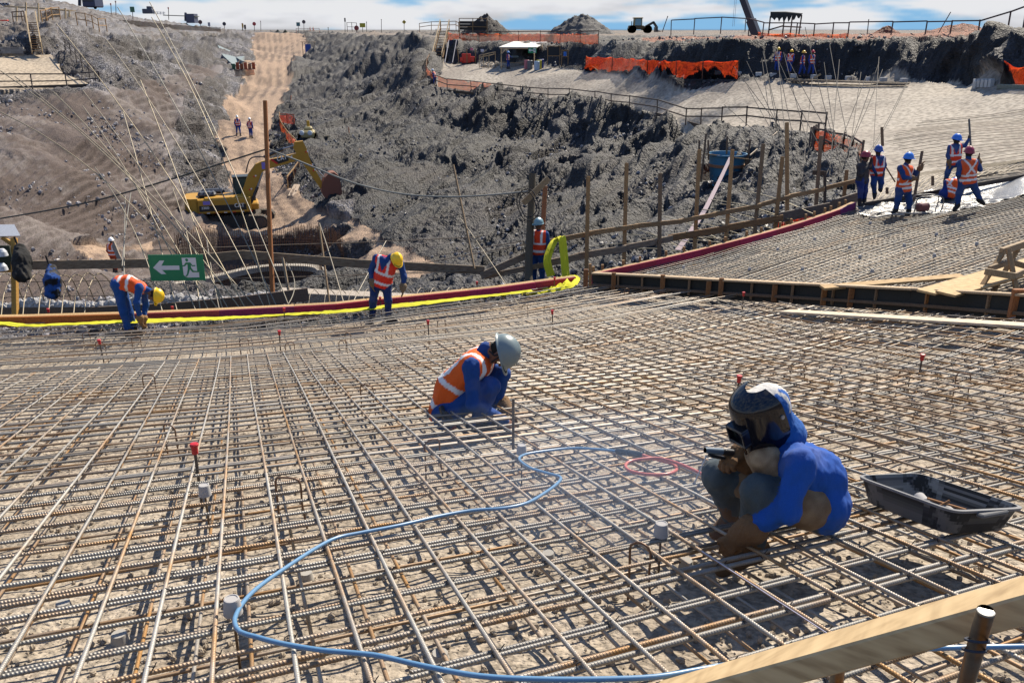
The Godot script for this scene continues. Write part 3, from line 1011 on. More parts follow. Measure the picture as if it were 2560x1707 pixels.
func make_mats() -> void:
	bar_noise.seed = 77
	bar_noise.frequency = 1.0
	bar_noise.fractal_octaves = 2
	var o3 := G(563, 1300, MAT)
	var o := Vector2(o3.x, o3.z)
	var pa := Vector2(0.9522, -0.3054)
	# where the top bars running away come to an end
	var end := PackedVector2Array()
	for q in [[-400, 965], [25, 935], [340, 911], [600, 888], [900, 868], [1300, 838], [1480, 806], [1700, 776], [1930, 752], [2280, 774], [2560, 792], [3000, 810]]:
		var p := G(q[0], q[1], MAT)
		end.append(Vector2(p.x, p.z))
	var far := end.duplicate()
	far.append(Vector2(14, -0.5))
	far.append(Vector2(-14, -0.5))
	var mat_ := thing("rebar_mat", "large mat of ribbed steel bars tied over the pale ground round the two crouching workers", "rebar mat", o3)
	var stuff := mb(o3)
	var ties := []
	var n := 0
	var ti := 0
	# bars running away from the viewer: top layer
	var atop := []
	for i in range(-24, 56):
		var oo := o + pa * (i * 0.236 + rng.randf_range(-0.016, 0.016))
		var d := AD.rotated(rng.randf_range(-0.006, 0.006))
		for run in runs(oo, d, far, -6.0, 26.0):
			if n < 90:
				var b := mb(o3)
				var tone := rng.randf_range(0.95, 1.25) if i < 12 else rng.randf_range(0.75, 1.0)
				rebar(b, oo, d, run[0], run[1] + rng.randf_range(-0.12, 0.05), MAT, 0.0088, rng.randf_range(-0.1, 0.45) + (0.25 if i > 8 else 0.0), tone, i * 1.7, true, 0.008)
				putn("rebar", n, b, mats.bar, mat_)
				n += 1
				atop.append([oo, d, run[0], run[1]])
	# bars running across, just below: mostly in pairs where they lap
	for k in range(-18, 62):
		var oo := o + AD * (k * 0.232 + rng.randf_range(-0.03, 0.03))
		var d := BD.rotated(rng.randf_range(-0.008, 0.008))
		for run in runs(oo, d, far, -22.0, 26.0):
			var b := mb(o3)
			var r := 0.0085 if rng.randf() < 0.5 else 0.0105
			rebar(b, oo, d, run[0], run[1], MAT - 0.021, r, rng.randf_range(-0.25, 0.4), rng.randf_range(0.62, 0.95), k * 2.3 + 11.0)
			putn("rebar", n, b, mats.bar, mat_)
			n += 1
			if rng.randf() < 0.72:
				var l: float = run[1] - run[0]
				var s0: float = run[0] + (0.0 if rng.randf() < 0.5 else rng.randf_range(0, 0.45) * l)
				var s1: float = run[1] - (0.0 if rng.randf() < 0.5 else rng.randf_range(0, 0.45) * l)
				var b2 := mb(o3)
				rebar(b2, oo + AD * rng.randf_range(0.028, 0.07), d, s0, s1, MAT - 0.022, r, rng.randf_range(-0.2, 0.5), rng.randf_range(0.62, 0.95), k * 2.9 + 31.0)
				putn("rebar", n, b2, mats.bar, mat_)
				n += 1
			for a in atop:
				# crossing of this bar with a top bar
				var den: float = d.cross(a[1])
				var tt: float = (a[0] - oo).cross(a[1]) / den
				var at: Vector2 = oo + d * tt
				if visible_xz(at.x, at.y, 0.2) and tt > run[0] and tt < run[1] and at.length() < 11.0 and (at - a[0]).dot(a[1]) < a[3] and rng.randf() < 0.7:
					ties.append(Vector3(at.x, S.at(at.x, at.y) + MAT - 0.008, at.y))
	# the lower layer
	for i in range(-22, 54):
		var oo := o + pa * (i * 0.236 + 0.10 + rng.randf_range(-0.03, 0.03))
		var d := AD.rotated(rng.randf_range(-0.01, 0.01))
		for run in runs(oo, d, far, -6.0, 26.0):
			var b := mb(o3) if n < 299 else stuff
			rebar(b, oo, d, run[0], run[1], 0.062, 0.0092, rng.randf_range(0.45, 0.9), rng.randf_range(0.9, 1.2), i * 1.1 + 90.0, false)
			if b != stuff:
				putn("rebar", n, b, mats.bar, mat_)
				n += 1
	for k in range(-18, 62):
		var oo := o + AD * (k * 0.232 + 0.09 + rng.randf_range(-0.03, 0.03))
		if k % 3 != 0:
			continue
		for run in runs(oo, BD, far, -22.0, 26.0):
			rebar(stuff, oo, BD, run[0], run[1], 0.042, 0.0085, 0.6, 0.8, k * 1.3 + 120.0, false)
	# the darker band along the far edge: long bars close together, short ones across
	for k in range(0, 70):
		var oo := o + AD * (8.0 + k * 0.15 + rng.randf_range(-0.05, 0.05))
		var d := BD.rotated(rng.randf_range(-0.02, 0.02))
		for run in runs(oo, d, slab_poly, -22.0, 26.0):
			var t: float = run[0]
			var going := false
			var st := 0.0
			while t < run[1]:
				var q := oo + d * t
				var ins := Geometry2D.is_point_in_polygon(q, far)
				if not ins and not going:
					going = true
					st = t
				if ins and going:
					going = false
					if t - st > 0.6:
						rebar(stuff, oo, d, st, t + 0.8, MAT - 0.02 + rng.randf_range(-0.05, 0.03), 0.009, rng.randf_range(-0.2, 0.5), rng.randf_range(0.7, 1.0), k * 3.1, false)
				t += 0.25
			if going and run[1] - st > 0.6:
				rebar(stuff, oo, d, st, run[1], MAT - 0.02 + rng.randf_range(-0.05, 0.03), 0.009, rng.randf_range(-0.2, 0.5), rng.randf_range(0.7, 1.0), k * 3.1, false)
	for i in range(-30, 60):
		var oo := o + pa * (i * 0.2 + rng.randf_range(-0.04, 0.04))
		for run in runs(oo, AD, slab_poly, 6.0, 26.0):
			if run[1] > 8.0:
				var t := maxf(run[0], 7.5)
				while t < run[1] and Geometry2D.is_point_in_polygon(oo + AD * (t + 1.0), far):
					t += 0.3
				rebar(stuff, oo, AD, t, run[1], MAT - 0.11, 0.008, 0.3, 0.8, i * 1.9, false)
	put("rebar_layer", stuff, mats.bar, mat_).set_meta("kind", "stuff")
	# tie wire
	var tw := mb()
	var ring := PackedVector3Array()
	for j in 8:
		var an := TAU * j / 7.0
		ring.append(Vector3(cos(an) * 0.016, sin(an) * 0.013, 0.006 * sin(an * 2.0)))
	ring.append(Vector3(0.022, 0.024, 0.012))
	tw.col = Color(0.03, 0.03, 0.035)
	tw.tube(ring, 0.0024, 0.002, 4)
	var mm := MultiMesh.new()
	mm.transform_format = MultiMesh.TRANSFORM_3D
	mm.mesh = tw.mesh()
	mm.instance_count = ties.size()
	for k in ties.size():
		mm.set_instance_transform(k, Transform3D(Basis(Vector3.UP, rng.randf_range(0.2, 1.1)).scaled(Vector3.ONE * rng.randf_range(0.9, 1.25)), ties[k] - o3))
	var mi := MultiMeshInstance3D.new()
	mi.multimesh = mm
	mi.name = "tie_wire"
	mi.material_override = mats.matte
	mi.set_meta("kind", "stuff")
	mat_.add_child(mi, true)

	# the mat on the slab beyond the timber form
	var c3 := G(2100, 640, MAT)
	var m2 := thing("rebar_mat", "dense dark steel mat beyond the timber form, curving up to the pour", "rebar mat", c3)
	var st2 := mb(c3)
	var oc := Vector2(c3.x, c3.z)
	var nb := 0
	for k in range(-60, 60):
		for layer in 2:
			var d := BD if layer == 0 else AD
			var sd := AD if layer == 0 else pa
			var oo := oc + sd * (k * 0.16 + rng.randf_range(-0.02, 0.02))
			for run in runs(oo, d, rslab_poly, -20.0, 20.0):
				var b := mb(c3) if nb < 290 else st2
				rebar(b, oo, d, run[0], run[1], MAT - 0.01 * layer * 2, 0.0088, rng.randf_range(-0.4, 0.3), rng.randf_range(0.45, 0.8), k * 1.7 + layer * 40.0, false)
				if b != st2:
					putn("rebar", nb, b, mats.bar, m2)
					nb += 1
				if layer == 0:
					rebar(st2, oo + sd * 0.08, d, run[0], run[1], MAT - 0.16, 0.0088, 0.2, 0.6, k * 1.3, false)
	put("rebar_layer", st2, mats.bar, m2).set_meta("kind", "stuff")
	print("bars ", n, " ", nb, " ties ", ties.size())

# ---- figures: joints with radii, their rounded capsules blended into one surface and meshed as surface nets ----
class Sdf:
	var o := Vector3.ZERO
	var c := 0.02
	var nx := 0
	var ny := 0
	var nz := 0
	var v := PackedFloat32Array()
	var near := PackedFloat32Array()
	var tg := PackedByteArray()
	var r0 := PackedInt32Array()
	var r1 := PackedInt32Array()
	func setup(lo: Vector3, hi: Vector3, cell: float) -> void:
		c = cell
		o = lo
		nx = int((hi.x - lo.x) / c) + 2
		ny = int((hi.y - lo.y) / c) + 2
		nz = int((hi.z - lo.z) / c) + 2
		v.resize(nx * ny * nz)
		v.fill(9.0)
		near.resize(nx * ny * nz)
		near.fill(9.0)
		tg.resize(nx * ny * nz)
		r0.resize(ny * nz)
		r0.fill(nx)
		r1.resize(ny * nz)
		r1.fill(-1)
	func bone(a: Vector3, b: Vector3, ra: float, rb: float, k: float, t: int) -> void:
		var m := maxf(ra, rb) + k + 3.0 * c
		var lo := (Vector3(minf(a.x, b.x), minf(a.y, b.y), minf(a.z, b.z)) - Vector3.ONE * m - o) / c
		var hi := (Vector3(maxf(a.x, b.x), maxf(a.y, b.y), maxf(a.z, b.z)) + Vector3.ONE * m - o) / c
		var x0 := maxi(0, int(lo.x))
		var x1 := mini(nx - 1, int(hi.x) + 1)
		var y0 := maxi(0, int(lo.y))
		var y1 := mini(ny - 1, int(hi.y) + 1)
		var z0 := maxi(0, int(lo.z))
		var z1 := mini(nz - 1, int(hi.z) + 1)
		var ba := b - a
		var bb := maxf(ba.length_squared(), 1e-9)
		for z in range(z0, z1 + 1):
			for y in range(y0, y1 + 1):
				var p := o + Vector3(x0, y, z) * c - a
				var id := (z * ny + y) * nx + x0
				r0[z * ny + y] = mini(r0[z * ny + y], x0)
				r1[z * ny + y] = maxi(r1[z * ny + y], x1)
				for x in range(x0, x1 + 1):
					var h := clampf(p.dot(ba) / bb, 0.0, 1.0)
					var d := (p - ba * h).length() - lerpf(ra, rb, h)
					var e := v[id]
					if d < near[id]:
						near[id] = d
						tg[id] = t
					var g := maxf(k - absf(d - e), 0.0) / k
					v[id] = minf(d, e) - g * g * k * 0.25
					p.x += c
					id += 1
	# keep only what lies on the positive side
	func clip(p: Vector3, n: Vector3) -> void:
		for z in nz:
			for y in ny:
				var xa := r0[z * ny + y]
				var id := (z * ny + y) * nx + xa
				var q := o + Vector3(xa, y, z) * c - p
				for x in range(xa, r1[z * ny + y] + 1):
					var d := -(q.dot(n))
					if d > v[id] and v[id] < 8.0:
						v[id] = d
					q.x += c
					id += 1
	func into(b, paint: Callable, wob := 0.0, wf := 14.0, noise: FastNoiseLite = null) -> void:
		var cell := PackedInt32Array()
		cell.resize(nx * ny * nz)
		cell.fill(-1)
		var sx := 1
		var sy := nx
		var sz := nx * ny
		var offs := [0, sx, sy, sx + sy, sz, sx + sz, sy + sz, sx + sy + sz]
		for z in nz - 1:
			for y in ny - 1:
				var xa := r0[z * ny + y]
				var id := (z * ny + y) * nx + xa
				for x in range(xa, mini(nx - 1, r1[z * ny + y] + 1)):
					var f := v[id]
					if absf(f) < c * 2.5:
						var m := 0
						var n := 0
						var q := Vector3.ZERO
						for k in 8:
							if v[id + offs[k]] < 0.0:
								m |= 1 << k
						if m != 0 and m != 255:
							for ax in 3:
								var s: int = 1 << ax
								for k in 8:
									if k & s == 0:
										var va := v[id + offs[k]]
										var vb := v[id + offs[k | s]]
										if (va < 0.0) != (vb < 0.0):
											var t := va / (va - vb)
											var e := Vector3(k & 1, (k >> 1) & 1, (k >> 2) & 1)
											e[ax] += t
											q += e
											n += 1
							q = q / n
							var g := Vector3.ZERO
							var fx := q.x
							var fy := q.y
							var fz := q.z
							var v0 := v[id]
							var v1 := v[id + 1]
							var v2 := v[id + sy]
							var v3 := v[id + sy + 1]
							var v4 := v[id + sz]
							var v5 := v[id + sz + 1]
							var v6 := v[id + sz + sy]
							var v7 := v[id + sz + sy + 1]
							g.x = lerpf(lerpf(v1 - v0, v3 - v2, fy), lerpf(v5 - v4, v7 - v6, fy), fz)
							g.y = lerpf(lerpf(v2 - v0, v3 - v1, fx), lerpf(v6 - v4, v7 - v5, fx), fz)
							g.z = lerpf(lerpf(v4 - v0, v5 - v1, fx), lerpf(v6 - v2, v7 - v3, fx), fy)
							g = g.normalized()
							var w := o + (Vector3(x, y, z) + q) * c
							if wob > 0.0:
								var e := w * wf * Vector3(1.25, 0.55, 1.25)
								var n0 := noise.get_noise_3dv(e)
								var h2 := 0.12
								var gr := Vector3(noise.get_noise_3dv(e + Vector3(h2, 0, 0)) - n0, noise.get_noise_3dv(e + Vector3(0, h2, 0)) - n0, noise.get_noise_3dv(e + Vector3(0, 0, h2)) - n0) / h2 * wf * wob
								w += g * n0 * wob
								g = (g - (gr - g * gr.dot(g)) * 0.8).normalized()
							cell[id] = b.v.size()
							b.v.append(w - b.off)
							b.n.append(g)
							var pc: Color = paint.call(tg[id], w, g)
							if wob > 0.0:
								pc = pc.lerp(Color(0.30, 0.26, 0.21), clampf(noise.get_noise_3dv(w * 3.0 + Vector3(9, 4, 2)) * 0.35 - 0.04, 0.0, 0.12))
							b.c.append(pc)
							b.uv.append(Vector2.ZERO)
					id += 1
		var st := [sx, sy, sz]
		for z in range(1, nz - 1):
			for y in range(1, ny - 1):
				var xa := maxi(1, r0[z * ny + y])
				var id := (z * ny + y) * nx + xa
				for x in range(xa, mini(nx - 1, r1[z * ny + y] + 1)):
					var f := v[id]
					if absf(f) < c * 2.0:
						for ax in 3:
							var f2: float = v[id + st[ax]]
							if (f < 0.0) != (f2 < 0.0):
								var u: int = st[(ax + 1) % 3]
								var w: int = st[(ax + 2) % 3]
								var a := cell[id]
								var e := cell[id - u]
								var g := cell[id - u - w]
								var h := cell[id - w]
								if a >= 0 and e >= 0 and g >= 0 and h >= 0:
									if f < 0.0:
										b.i.append_array(PackedInt32Array([a, g, e, a, h, g]))
									else:
										b.i.append_array(PackedInt32Array([a, e, g, a, g, h]))
					id += 1

func span(js: Array, m: float) -> Array:
	var lo: Vector3 = js[0]
	var hi: Vector3 = js[0]
	for q in js:
		lo = Vector3(minf(lo.x, q.x), minf(lo.y, q.y), minf(lo.z, q.z))
		hi = Vector3(maxf(hi.x, q.x), maxf(hi.y, q.y), maxf(hi.z, q.z))
	return [lo - Vector3.ONE * m, hi + Vector3.ONE * m]

# a hand: palm, four fingers of three joints, a thumb; `out` runs along the fingers, `pn` is where the palm looks
func hand_bones(g: Sdf, w: Vector3, out: Vector3, pn: Vector3, left: float, curl: float, fat: float, t: int) -> void:
	out = out.normalized()
	pn = (pn - out * pn.dot(out)).normalized()
	var sd := out.cross(pn) * left
	var k := 0.010
	for q in [-1.0, -0.33, 0.33, 1.0]:
		g.bone(w + sd * (q * 0.018), w + out * 0.085 + sd * (q * 0.030), 0.016 * fat, 0.0125 * fat, 0.014, t)
	var ln := [0.072, 0.082, 0.078, 0.060]
	for f in 4:
		var q := 1.0 - f * 0.667
		var a: Vector3 = w + out * (0.088 - absf(q - 0.2) * 0.006) + sd * (q * 0.030)
		var dir := (out + sd * q * 0.10).normalized()
		var pp := (pn - dir * pn.dot(dir)).normalized()
		var an := curl * (0.75 + 0.12 * f)
		for sgm in 3:
			var d2 := (dir * cos(an * 0.8) + pp * sin(an * 0.8)).normalized()
			pp = (pp * cos(an * 0.8) - dir * sin(an * 0.8)).normalized()
			dir = d2
			var l: float = ln[f] * [0.46, 0.31, 0.23][sgm]
			var b := a + dir * l
			g.bone(a, b, (0.0098 - sgm * 0.0008) * fat, (0.0092 - sgm * 0.0010) * fat, k * 0.5, t)
			a = b
	var p2 := pn
	var a2 := w + out * 0.022 + sd * 0.028
	var dt := (out * 0.62 + sd * 0.62 + p2 * 0.45).normalized()
	var b2 := a2 + dt * 0.042
	g.bone(a2, b2, 0.0135 * fat, 0.0115 * fat, k, t)
	var d3 := (out * 0.85 + sd * 0.15 + p2 * 0.5).normalized()
	g.bone(b2, b2 + d3 * 0.030, 0.0112 * fat, 0.0090 * fat, k * 0.5, t)

var cloth_noise := FastNoiseLite.new()

func helmet_mesh(b: MB, t: Transform3D, col: Color, sc := 1.0) -> void:
	# shell with a ridge, a brim all round and a peak in front (-z of the frame is forward)
	b.col = col
	var nu := 20
	var nv := 9
	var rings := []
	for k in nv + 4:
		var ring := PackedVector3Array()
		for j in nu:
			var an := TAU * j / nu
			var cx := cos(an)
			var cz := sin(an)
			var rx := 0.112
			var rz := 0.140
			var hh := 0.0
			var q := 1.0
			if k <= nv:
				var e := float(k) / nv
				hh = 0.132 * cos(e * PI / 2) - 0.008
				q = sin(e * PI / 2)
				hh += 0.010 * exp(-pow(cx * q / 0.16, 2.0)) * (1.0 - e * 0.7) # ridge
			elif k == nv + 1:
				hh = -0.016
				q = 1.03
			elif k == nv + 2:
				hh = -0.020
				q = 1.11
			else:
				hh = -0.028
				q = 1.10
			var zz := rz * q * cz
			if k > nv and cz < -0.2:
				zz -= 0.036 * smoothstep(0.2, 0.9, -cz) * (1.0 if k > nv + 1 else 0.3)
				hh -= 0.010 * smoothstep(0.2, 0.9, -cz)
			ring.append(t * (Vector3(rx * q * cx, hh, zz) * sc))
		rings.append(ring)
	var first := b.v.size()
	for k in rings.size():
		for j in nu:
			var a: Vector3 = rings[k][(j + 1) % nu] - rings[k][(j + nu - 1) % nu]
			var d: Vector3 = rings[mini(k + 1, rings.size() - 1)][j] - rings[maxi(k - 1, 0)][j]
			var nn := a.cross(d) if k > 0 else t.basis.y
			if k == 0:
				nn = t.basis.y
			if nn.dot(rings[k][j] - t.origin) < 0 and k <= nv:
				nn = -nn
			b.p(rings[k][j], nn)
	for k in rings.size() - 1:
		for j in nu:
			var a := first + k * nu + j
			var e := first + k * nu + (j + 1) % nu
			b.i.append_array(PackedInt32Array([a, e + nu, e, a, a + nu, e + nu]))
	# inside, so that it is no paper shell
	var inner := b.v.size()
	var last: PackedVector3Array = rings[rings.size() - 1]
	for j in nu:
		b.p(last[j], -t.basis.y)
	for j in nu:
		b.p(t.origin + (last[j] - t.origin) * 0.86 + t.basis.y * 0.012, -t.basis.y)
	for j in nu:
		var a := inner + j
		var e := inner + (j + 1) % nu
		b.i.append_array(PackedInt32Array([a, e, e + nu, a, e + nu, a + nu]))

# one person. p: joints (world), and how it is dressed
func person(label: String, p: Dictionary, group := "") -> Node3D:
	var base: Vector3 = p.base
	var cell: float = p.get("cell", 0.022)
	var sc: float = p.get("size", 1.0)
	var root := thing("person", label, "person", base, group)
	var suit: Color = p.get("suit", Color(0.012, 0.055, 0.36))
	var trousers: Color = p.get("trousers", suit)
	var skin: Color = p.get("skin", Color(0.22, 0.115, 0.07))
	var boot: Color = p.get("boot", Color(0.045, 0.035, 0.028))
	var gloves: bool = p.has("glove")
	var hd: Vector3 = p.hd
	var nk: Vector3 = p.nk
	var sL: Vector3 = p.sL
	var sR: Vector3 = p.sR
	var hL: Vector3 = p.hL
	var hR: Vector3 = p.hR
	var pv := (hL + hR) * 0.5
	var ch := (sL + sR) * 0.5
	var face: Vector3 = (p.get("face", Vector3(0, 0, 1)) as Vector3).normalized()
	var up: Vector3 = (p.get("crown", (hd - nk).normalized()) as Vector3).normalized()
	face = (face - up * face.dot(up)).normalized()
	var across := (sR - sL).normalized()
	var spine := (ch - pv).normalized()
	var front := across.cross(spine).normalized()
	if p.has("front") and front.dot(p.front) < 0:
		front = -front
	var feet_ := []
	for s in ["L", "R"]:
		var an: Vector3 = p["a" + s]
		var toe: Vector3 = p["t" + s]
		feet_.append([an, toe])
	var js := [hd + up * 0.16, hd, nk, sL, sR, hL, hR]
	for s in ["L", "R"]:
		for q in ["e", "w", "k", "a", "t"]:
			js.append(p[q + s])
		js.append(p["w" + s] + (p["w" + s] - p["e" + s]).normalized() * 0.18)
	var bx := span(js, 0.22)
	var g := Sdf.new()
	g.setup(bx[0], bx[1], cell)
	var kk := 0.05 * sc
	# trunk
	g.bone(hL, hR, 0.118 * sc, 0.118 * sc, kk, 1)
	var wl := pv.lerp(ch, 0.42) - across * 0.055 * sc
	var wr := pv.lerp(ch, 0.42) + across * 0.055 * sc
	var bulge := front * (p.get("hunch", 0.0) as float)
	g.bone(pv - across * 0.045 * sc, wl - bulge, 0.125 * sc, 0.115 * sc, kk, 0)
	g.bone(pv + across * 0.045 * sc, wr - bulge, 0.125 * sc, 0.115 * sc, kk, 0)
	g.bone(wl - bulge, ch - across * 0.075 * sc - spine * 0.07, 0.115 * sc, 0.115 * sc, kk, 0)
	g.bone(wr - bulge, ch + across * 0.075 * sc - spine * 0.07, 0.115 * sc, 0.115 * sc, kk, 0)
	g.bone(sL - spine * 0.02, sR - spine * 0.02, 0.072 * sc, 0.072 * sc, kk, 0)
	g.bone(ch, nk, 0.075 * sc, 0.058 * sc, 0.04, 0)
	g.bone(nk, hd - up * 0.03, 0.056 * sc, 0.055 * sc, 0.02, 3)
	# head, unless it has a finer grid of its own
	var fine_head: bool = p.get("fine_head", false)
	if not fine_head:
		g.bone(hd + up * 0.03 - face * 0.03, hd + up * 0.03 + face * 0.025, 0.088 * sc, 0.080 * sc, 0.02, 3)
		g.bone(hd - up * 0.05 + face * 0.02, hd - up * 0.085 + face * 0.055, 0.062 * sc, 0.042 * sc, 0.025, 3)
		g.bone(hd - up * 0.02 + face * 0.10, hd - up * 0.04 + face * 0.112, 0.014, 0.018, 0.012, 3)
	for s in ["L", "R"]:
		var sh: Vector3 = p["s" + s]
		var el: Vector3 = p["e" + s]
		var wr2: Vector3 = p["w" + s]
		g.bone(sh, el, 0.068 * sc, 0.056 * sc, 0.035, 0)
		g.bone(el, wr2, 0.056 * sc, 0.042 * sc, 0.03, 0)
		var hp: Vector3 = p["h" + s]
		var kn: Vector3 = p["k" + s]
		var an: Vector3 = p["a" + s]
		g.bone(hp, kn, 0.105 * sc, 0.078 * sc, 0.05, 1)
		g.bone(kn, an, 0.078 * sc, 0.058 * sc, 0.035, 1)
		if not gloves or not (p.glove as String).contains(s):
			if cell > 0.018:
				var hdv: Vector3 = p.get("hand" + s, wr2 - el)
				g.bone(wr2, wr2 + hdv.normalized() * 0.11, 0.034, 0.030, 0.02, 2)
	var b := mb(base)
	var paint := func(t: int, w: Vector3, _n: Vector3) -> Color:
		match t:
			0: return suit
			1: return suit if (w - pv).dot(spine) > -float(p.get("jacket", -0.02)) and (w - pv).dot(front) < 0.10 else trousers
			2: return skin
			_:
				# the hair grows over the back and top of the head, the face and neck are bare
				var q: Vector3 = w - hd
				if p.has("hood"):
					return p.hood
				if q.dot(face) < 0.02 and q.dot(up) > -0.055:
					return Color(0.012, 0.010, 0.009)
				if q.dot(face) > 0.045 and absf(q.dot(up) - 0.015) < 0.014 and absf(q.dot(face.cross(up))) > 0.018:
					return Color(0.02, 0.015, 0.012)
				return skin
	cloth_noise.seed = 7
	cloth_noise.frequency = 1.0
	cloth_noise.fractal_octaves = 3
	g.into(b, paint, p.get("wob", 0.012), p.get("wf", 9.0), cloth_noise)
	if fine_head:
		var hg := Sdf.new()
		var hb := span([hd + up * 0.12, hd - up * 0.16, hd + face * 0.12, hd - face * 0.1], 0.13)
		hg.setup(hb[0], hb[1], 0.0045)
		var lat := face.cross(up).normalized()
		hg.bone(hd + up * 0.035 - face * 0.035, hd + up * 0.035 + face * 0.025, 0.084, 0.074, 0.02, 3)
		hg.bone(hd - up * 0.03 + face * 0.02, hd - up * 0.085 + face * 0.058, 0.062, 0.034, 0.03, 3)
		hg.bone(nk + up * 0.02, hd - up * 0.03 - face * 0.02, 0.058, 0.056, 0.02, 3)
		hg.bone(hd + up * 0.018 + face * 0.094, hd - up * 0.022 + face * 0.118, 0.010, 0.014, 0.012, 3)
		hg.bone(hd + up * 0.03 + face * 0.090 - lat * 0.04, hd + up * 0.03 + face * 0.090 + lat * 0.04, 0.012, 0.012, 0.012, 3)
		hg.bone(hd - up * 0.052 + face * 0.090 - lat * 0.02, hd - up * 0.052 + face * 0.090 + lat * 0.02, 0.009, 0.009, 0.006, 5)
		for sg in [-1.0, 1.0]:
			hg.bone(hd + up * 0.012 + face * 0.084 + lat * sg * 0.032, hd + up * 0.012 + face * 0.086 + lat * sg * 0.030, 0.011, 0.011, 0.005, 6)
			hg.bone(hd + up * 0.02 - face * 0.004 + lat * sg * 0.082, hd - up * 0.025 + face * 0.006 + lat * sg * 0.078, 0.016, 0.011, 0.008, 3)
		var fpaint := func(t: int, w: Vector3, _n: Vector3) -> Color:
			if t == 6:
				return Color(0.03, 0.02, 0.018)
			if t == 5:
				return Color(0.20, 0.08, 0.06)
			var q: Vector3 = w - hd
			if q.dot(face) < 0.012 and q.dot(up) > -0.05 and absf(q.dot(lat)) < 0.088 - maxf(0.0, q.dot(face)) or (q.dot(up) > 0.075):
				return Color(0.010, 0.008, 0.007)
			return skin
		hg.into(b, fpaint)
	# bare hands of near figures
	for s in ["L", "R"]:
		if cell <= 0.018 and not (gloves and (p.glove as String).contains(s)):
			var w: Vector3 = p["w" + s]
			var dirv: Vector3 = (p.get("hand" + s, p["w" + s] - p["e" + s]) as Vector3).normalized()
			var hg2 := Sdf.new()
			hg2.setup(w + dirv * 0.08 - Vector3.ONE * 0.16, w + dirv * 0.08 + Vector3.ONE * 0.16, 0.0045)
			hg2.bone(w - dirv * 0.07, w + dirv * 0.01, 0.029, 0.024, 0.02, 2)
			hand_bones(hg2, w + dirv * 0.005, dirv, p.get("palm" + s, Vector3(0, -1, 0)), -1.0 if s == "R" else 1.0, p.get("curl", 0.5), 1.0, 2)
			hg2.into(b, paint)
	put("body", b, mats.cloth, root)
	# vest
	if p.has("vest"):
		var vc: Color = p.vest
		var vg := Sdf.new()
		var vb := span([sL, sR, hL, hR, nk], 0.2)
		vg.setup(vb[0], vb[1], minf(cell, 0.02))
		var gr := 0.020 * sc
		vg.bone(hL.lerp(pv, 0.25) + spine * 0.02, hR.lerp(pv, 0.25) + spine * 0.02, 0.118 * sc + gr, 0.118 * sc + gr, kk, 0)
		vg.bone(pv - across * 0.045 * sc, wl - bulge, 0.125 * sc + gr, 0.115 * sc + gr, kk, 0)
		vg.bone(pv + across * 0.045 * sc, wr - bulge, 0.125 * sc + gr, 0.115 * sc + gr, kk, 0)
		vg.bone(wl - bulge, ch - across * 0.075 * sc - spine * 0.07, 0.115 * sc + gr, 0.115 * sc + gr, kk, 0)
		vg.bone(wr - bulge, ch + across * 0.075 * sc - spine * 0.07, 0.115 * sc + gr, 0.115 * sc + gr, kk, 0)
		vg.bone(sL.lerp(sR, 0.08) - spine * 0.02, sR.lerp(sL, 0.08) - spine * 0.02, 0.072 * sc + gr, 0.072 * sc + gr, kk, 0)
		vg.clip(pv - spine * (p.get("hem", 0.05) as float), spine)
		vg.clip(sL - across * 0.035 * sc, across)
		vg.clip(sR + across * 0.035 * sc, -across)
		var vbm := mb(base)
		var ln := (ch - pv).length()
		var cross_back: bool = p.get("x_back", false)
		var vpaint := func(_t: int, w: Vector3, nn: Vector3) -> Color:
			var q: Vector3 = w - pv
			var hh: float = q.dot(spine)
			var xx: float = q.dot(across)
			var ff: float = nn.dot(front)
			var white := Color(0.78, 0.79, 0.80)
			if ff > 0.25 and hh > ln - 0.22 and absf(xx) < (hh - ln + 0.22) * 0.42 and not p.get("closed", false):
				return suit
			if absf(hh - 0.055) < 0.026:
				return white
			if cross_back and ff < 0.0:
				if absf(hh - 0.16) < 0.024:
					return white
				if hh > 0.2 and absf(absf(xx) - absf(hh - ln * 0.5 - 0.09) * 0.75) < 0.026:
					return white
			elif absf(hh - ln * 0.5) < 0.026:
				return white
			elif hh > ln * 0.5 and absf(absf(xx) - 0.105) < 0.025:
				return white
			return vc
		vg.into(vbm, vpaint, 0.010, 10.0, cloth_noise)
		put("vest", vbm, mats.cloth, root)
	# boots
	for s in 2:
		var an: Vector3 = feet_[s][0]
		var toe: Vector3 = feet_[s][1]
		var bg := Sdf.new()
		var bb := span([an, toe, an + Vector3(0, 0.12, 0)], 0.1)
		bg.setup(bb[0], bb[1], minf(cell, 0.02))
		var kn: Vector3 = p["k" + ["L", "R"][s]]
		var dn := (an - kn).normalized()
		var hl := (toe - an).normalized()
		var tall: float = p.get("boot_height", 0.14)
		bg.bone(an - dn * tall, an, 0.064, 0.060, 0.02, 0)
		bg.bone(an + Vector3(0, -0.015, 0) - hl * 0.035, an + (toe - an) * 0.5, 0.058, 0.050, 0.03, 0)
		bg.bone(an + (toe - an) * 0.5, toe, 0.050, 0.043, 0.02, 0)
		var bbm := mb(base)
		bg.into(bbm, func(_t, _w, _n): return boot)
		putn("boot", s, bbm, mats.matte, root)
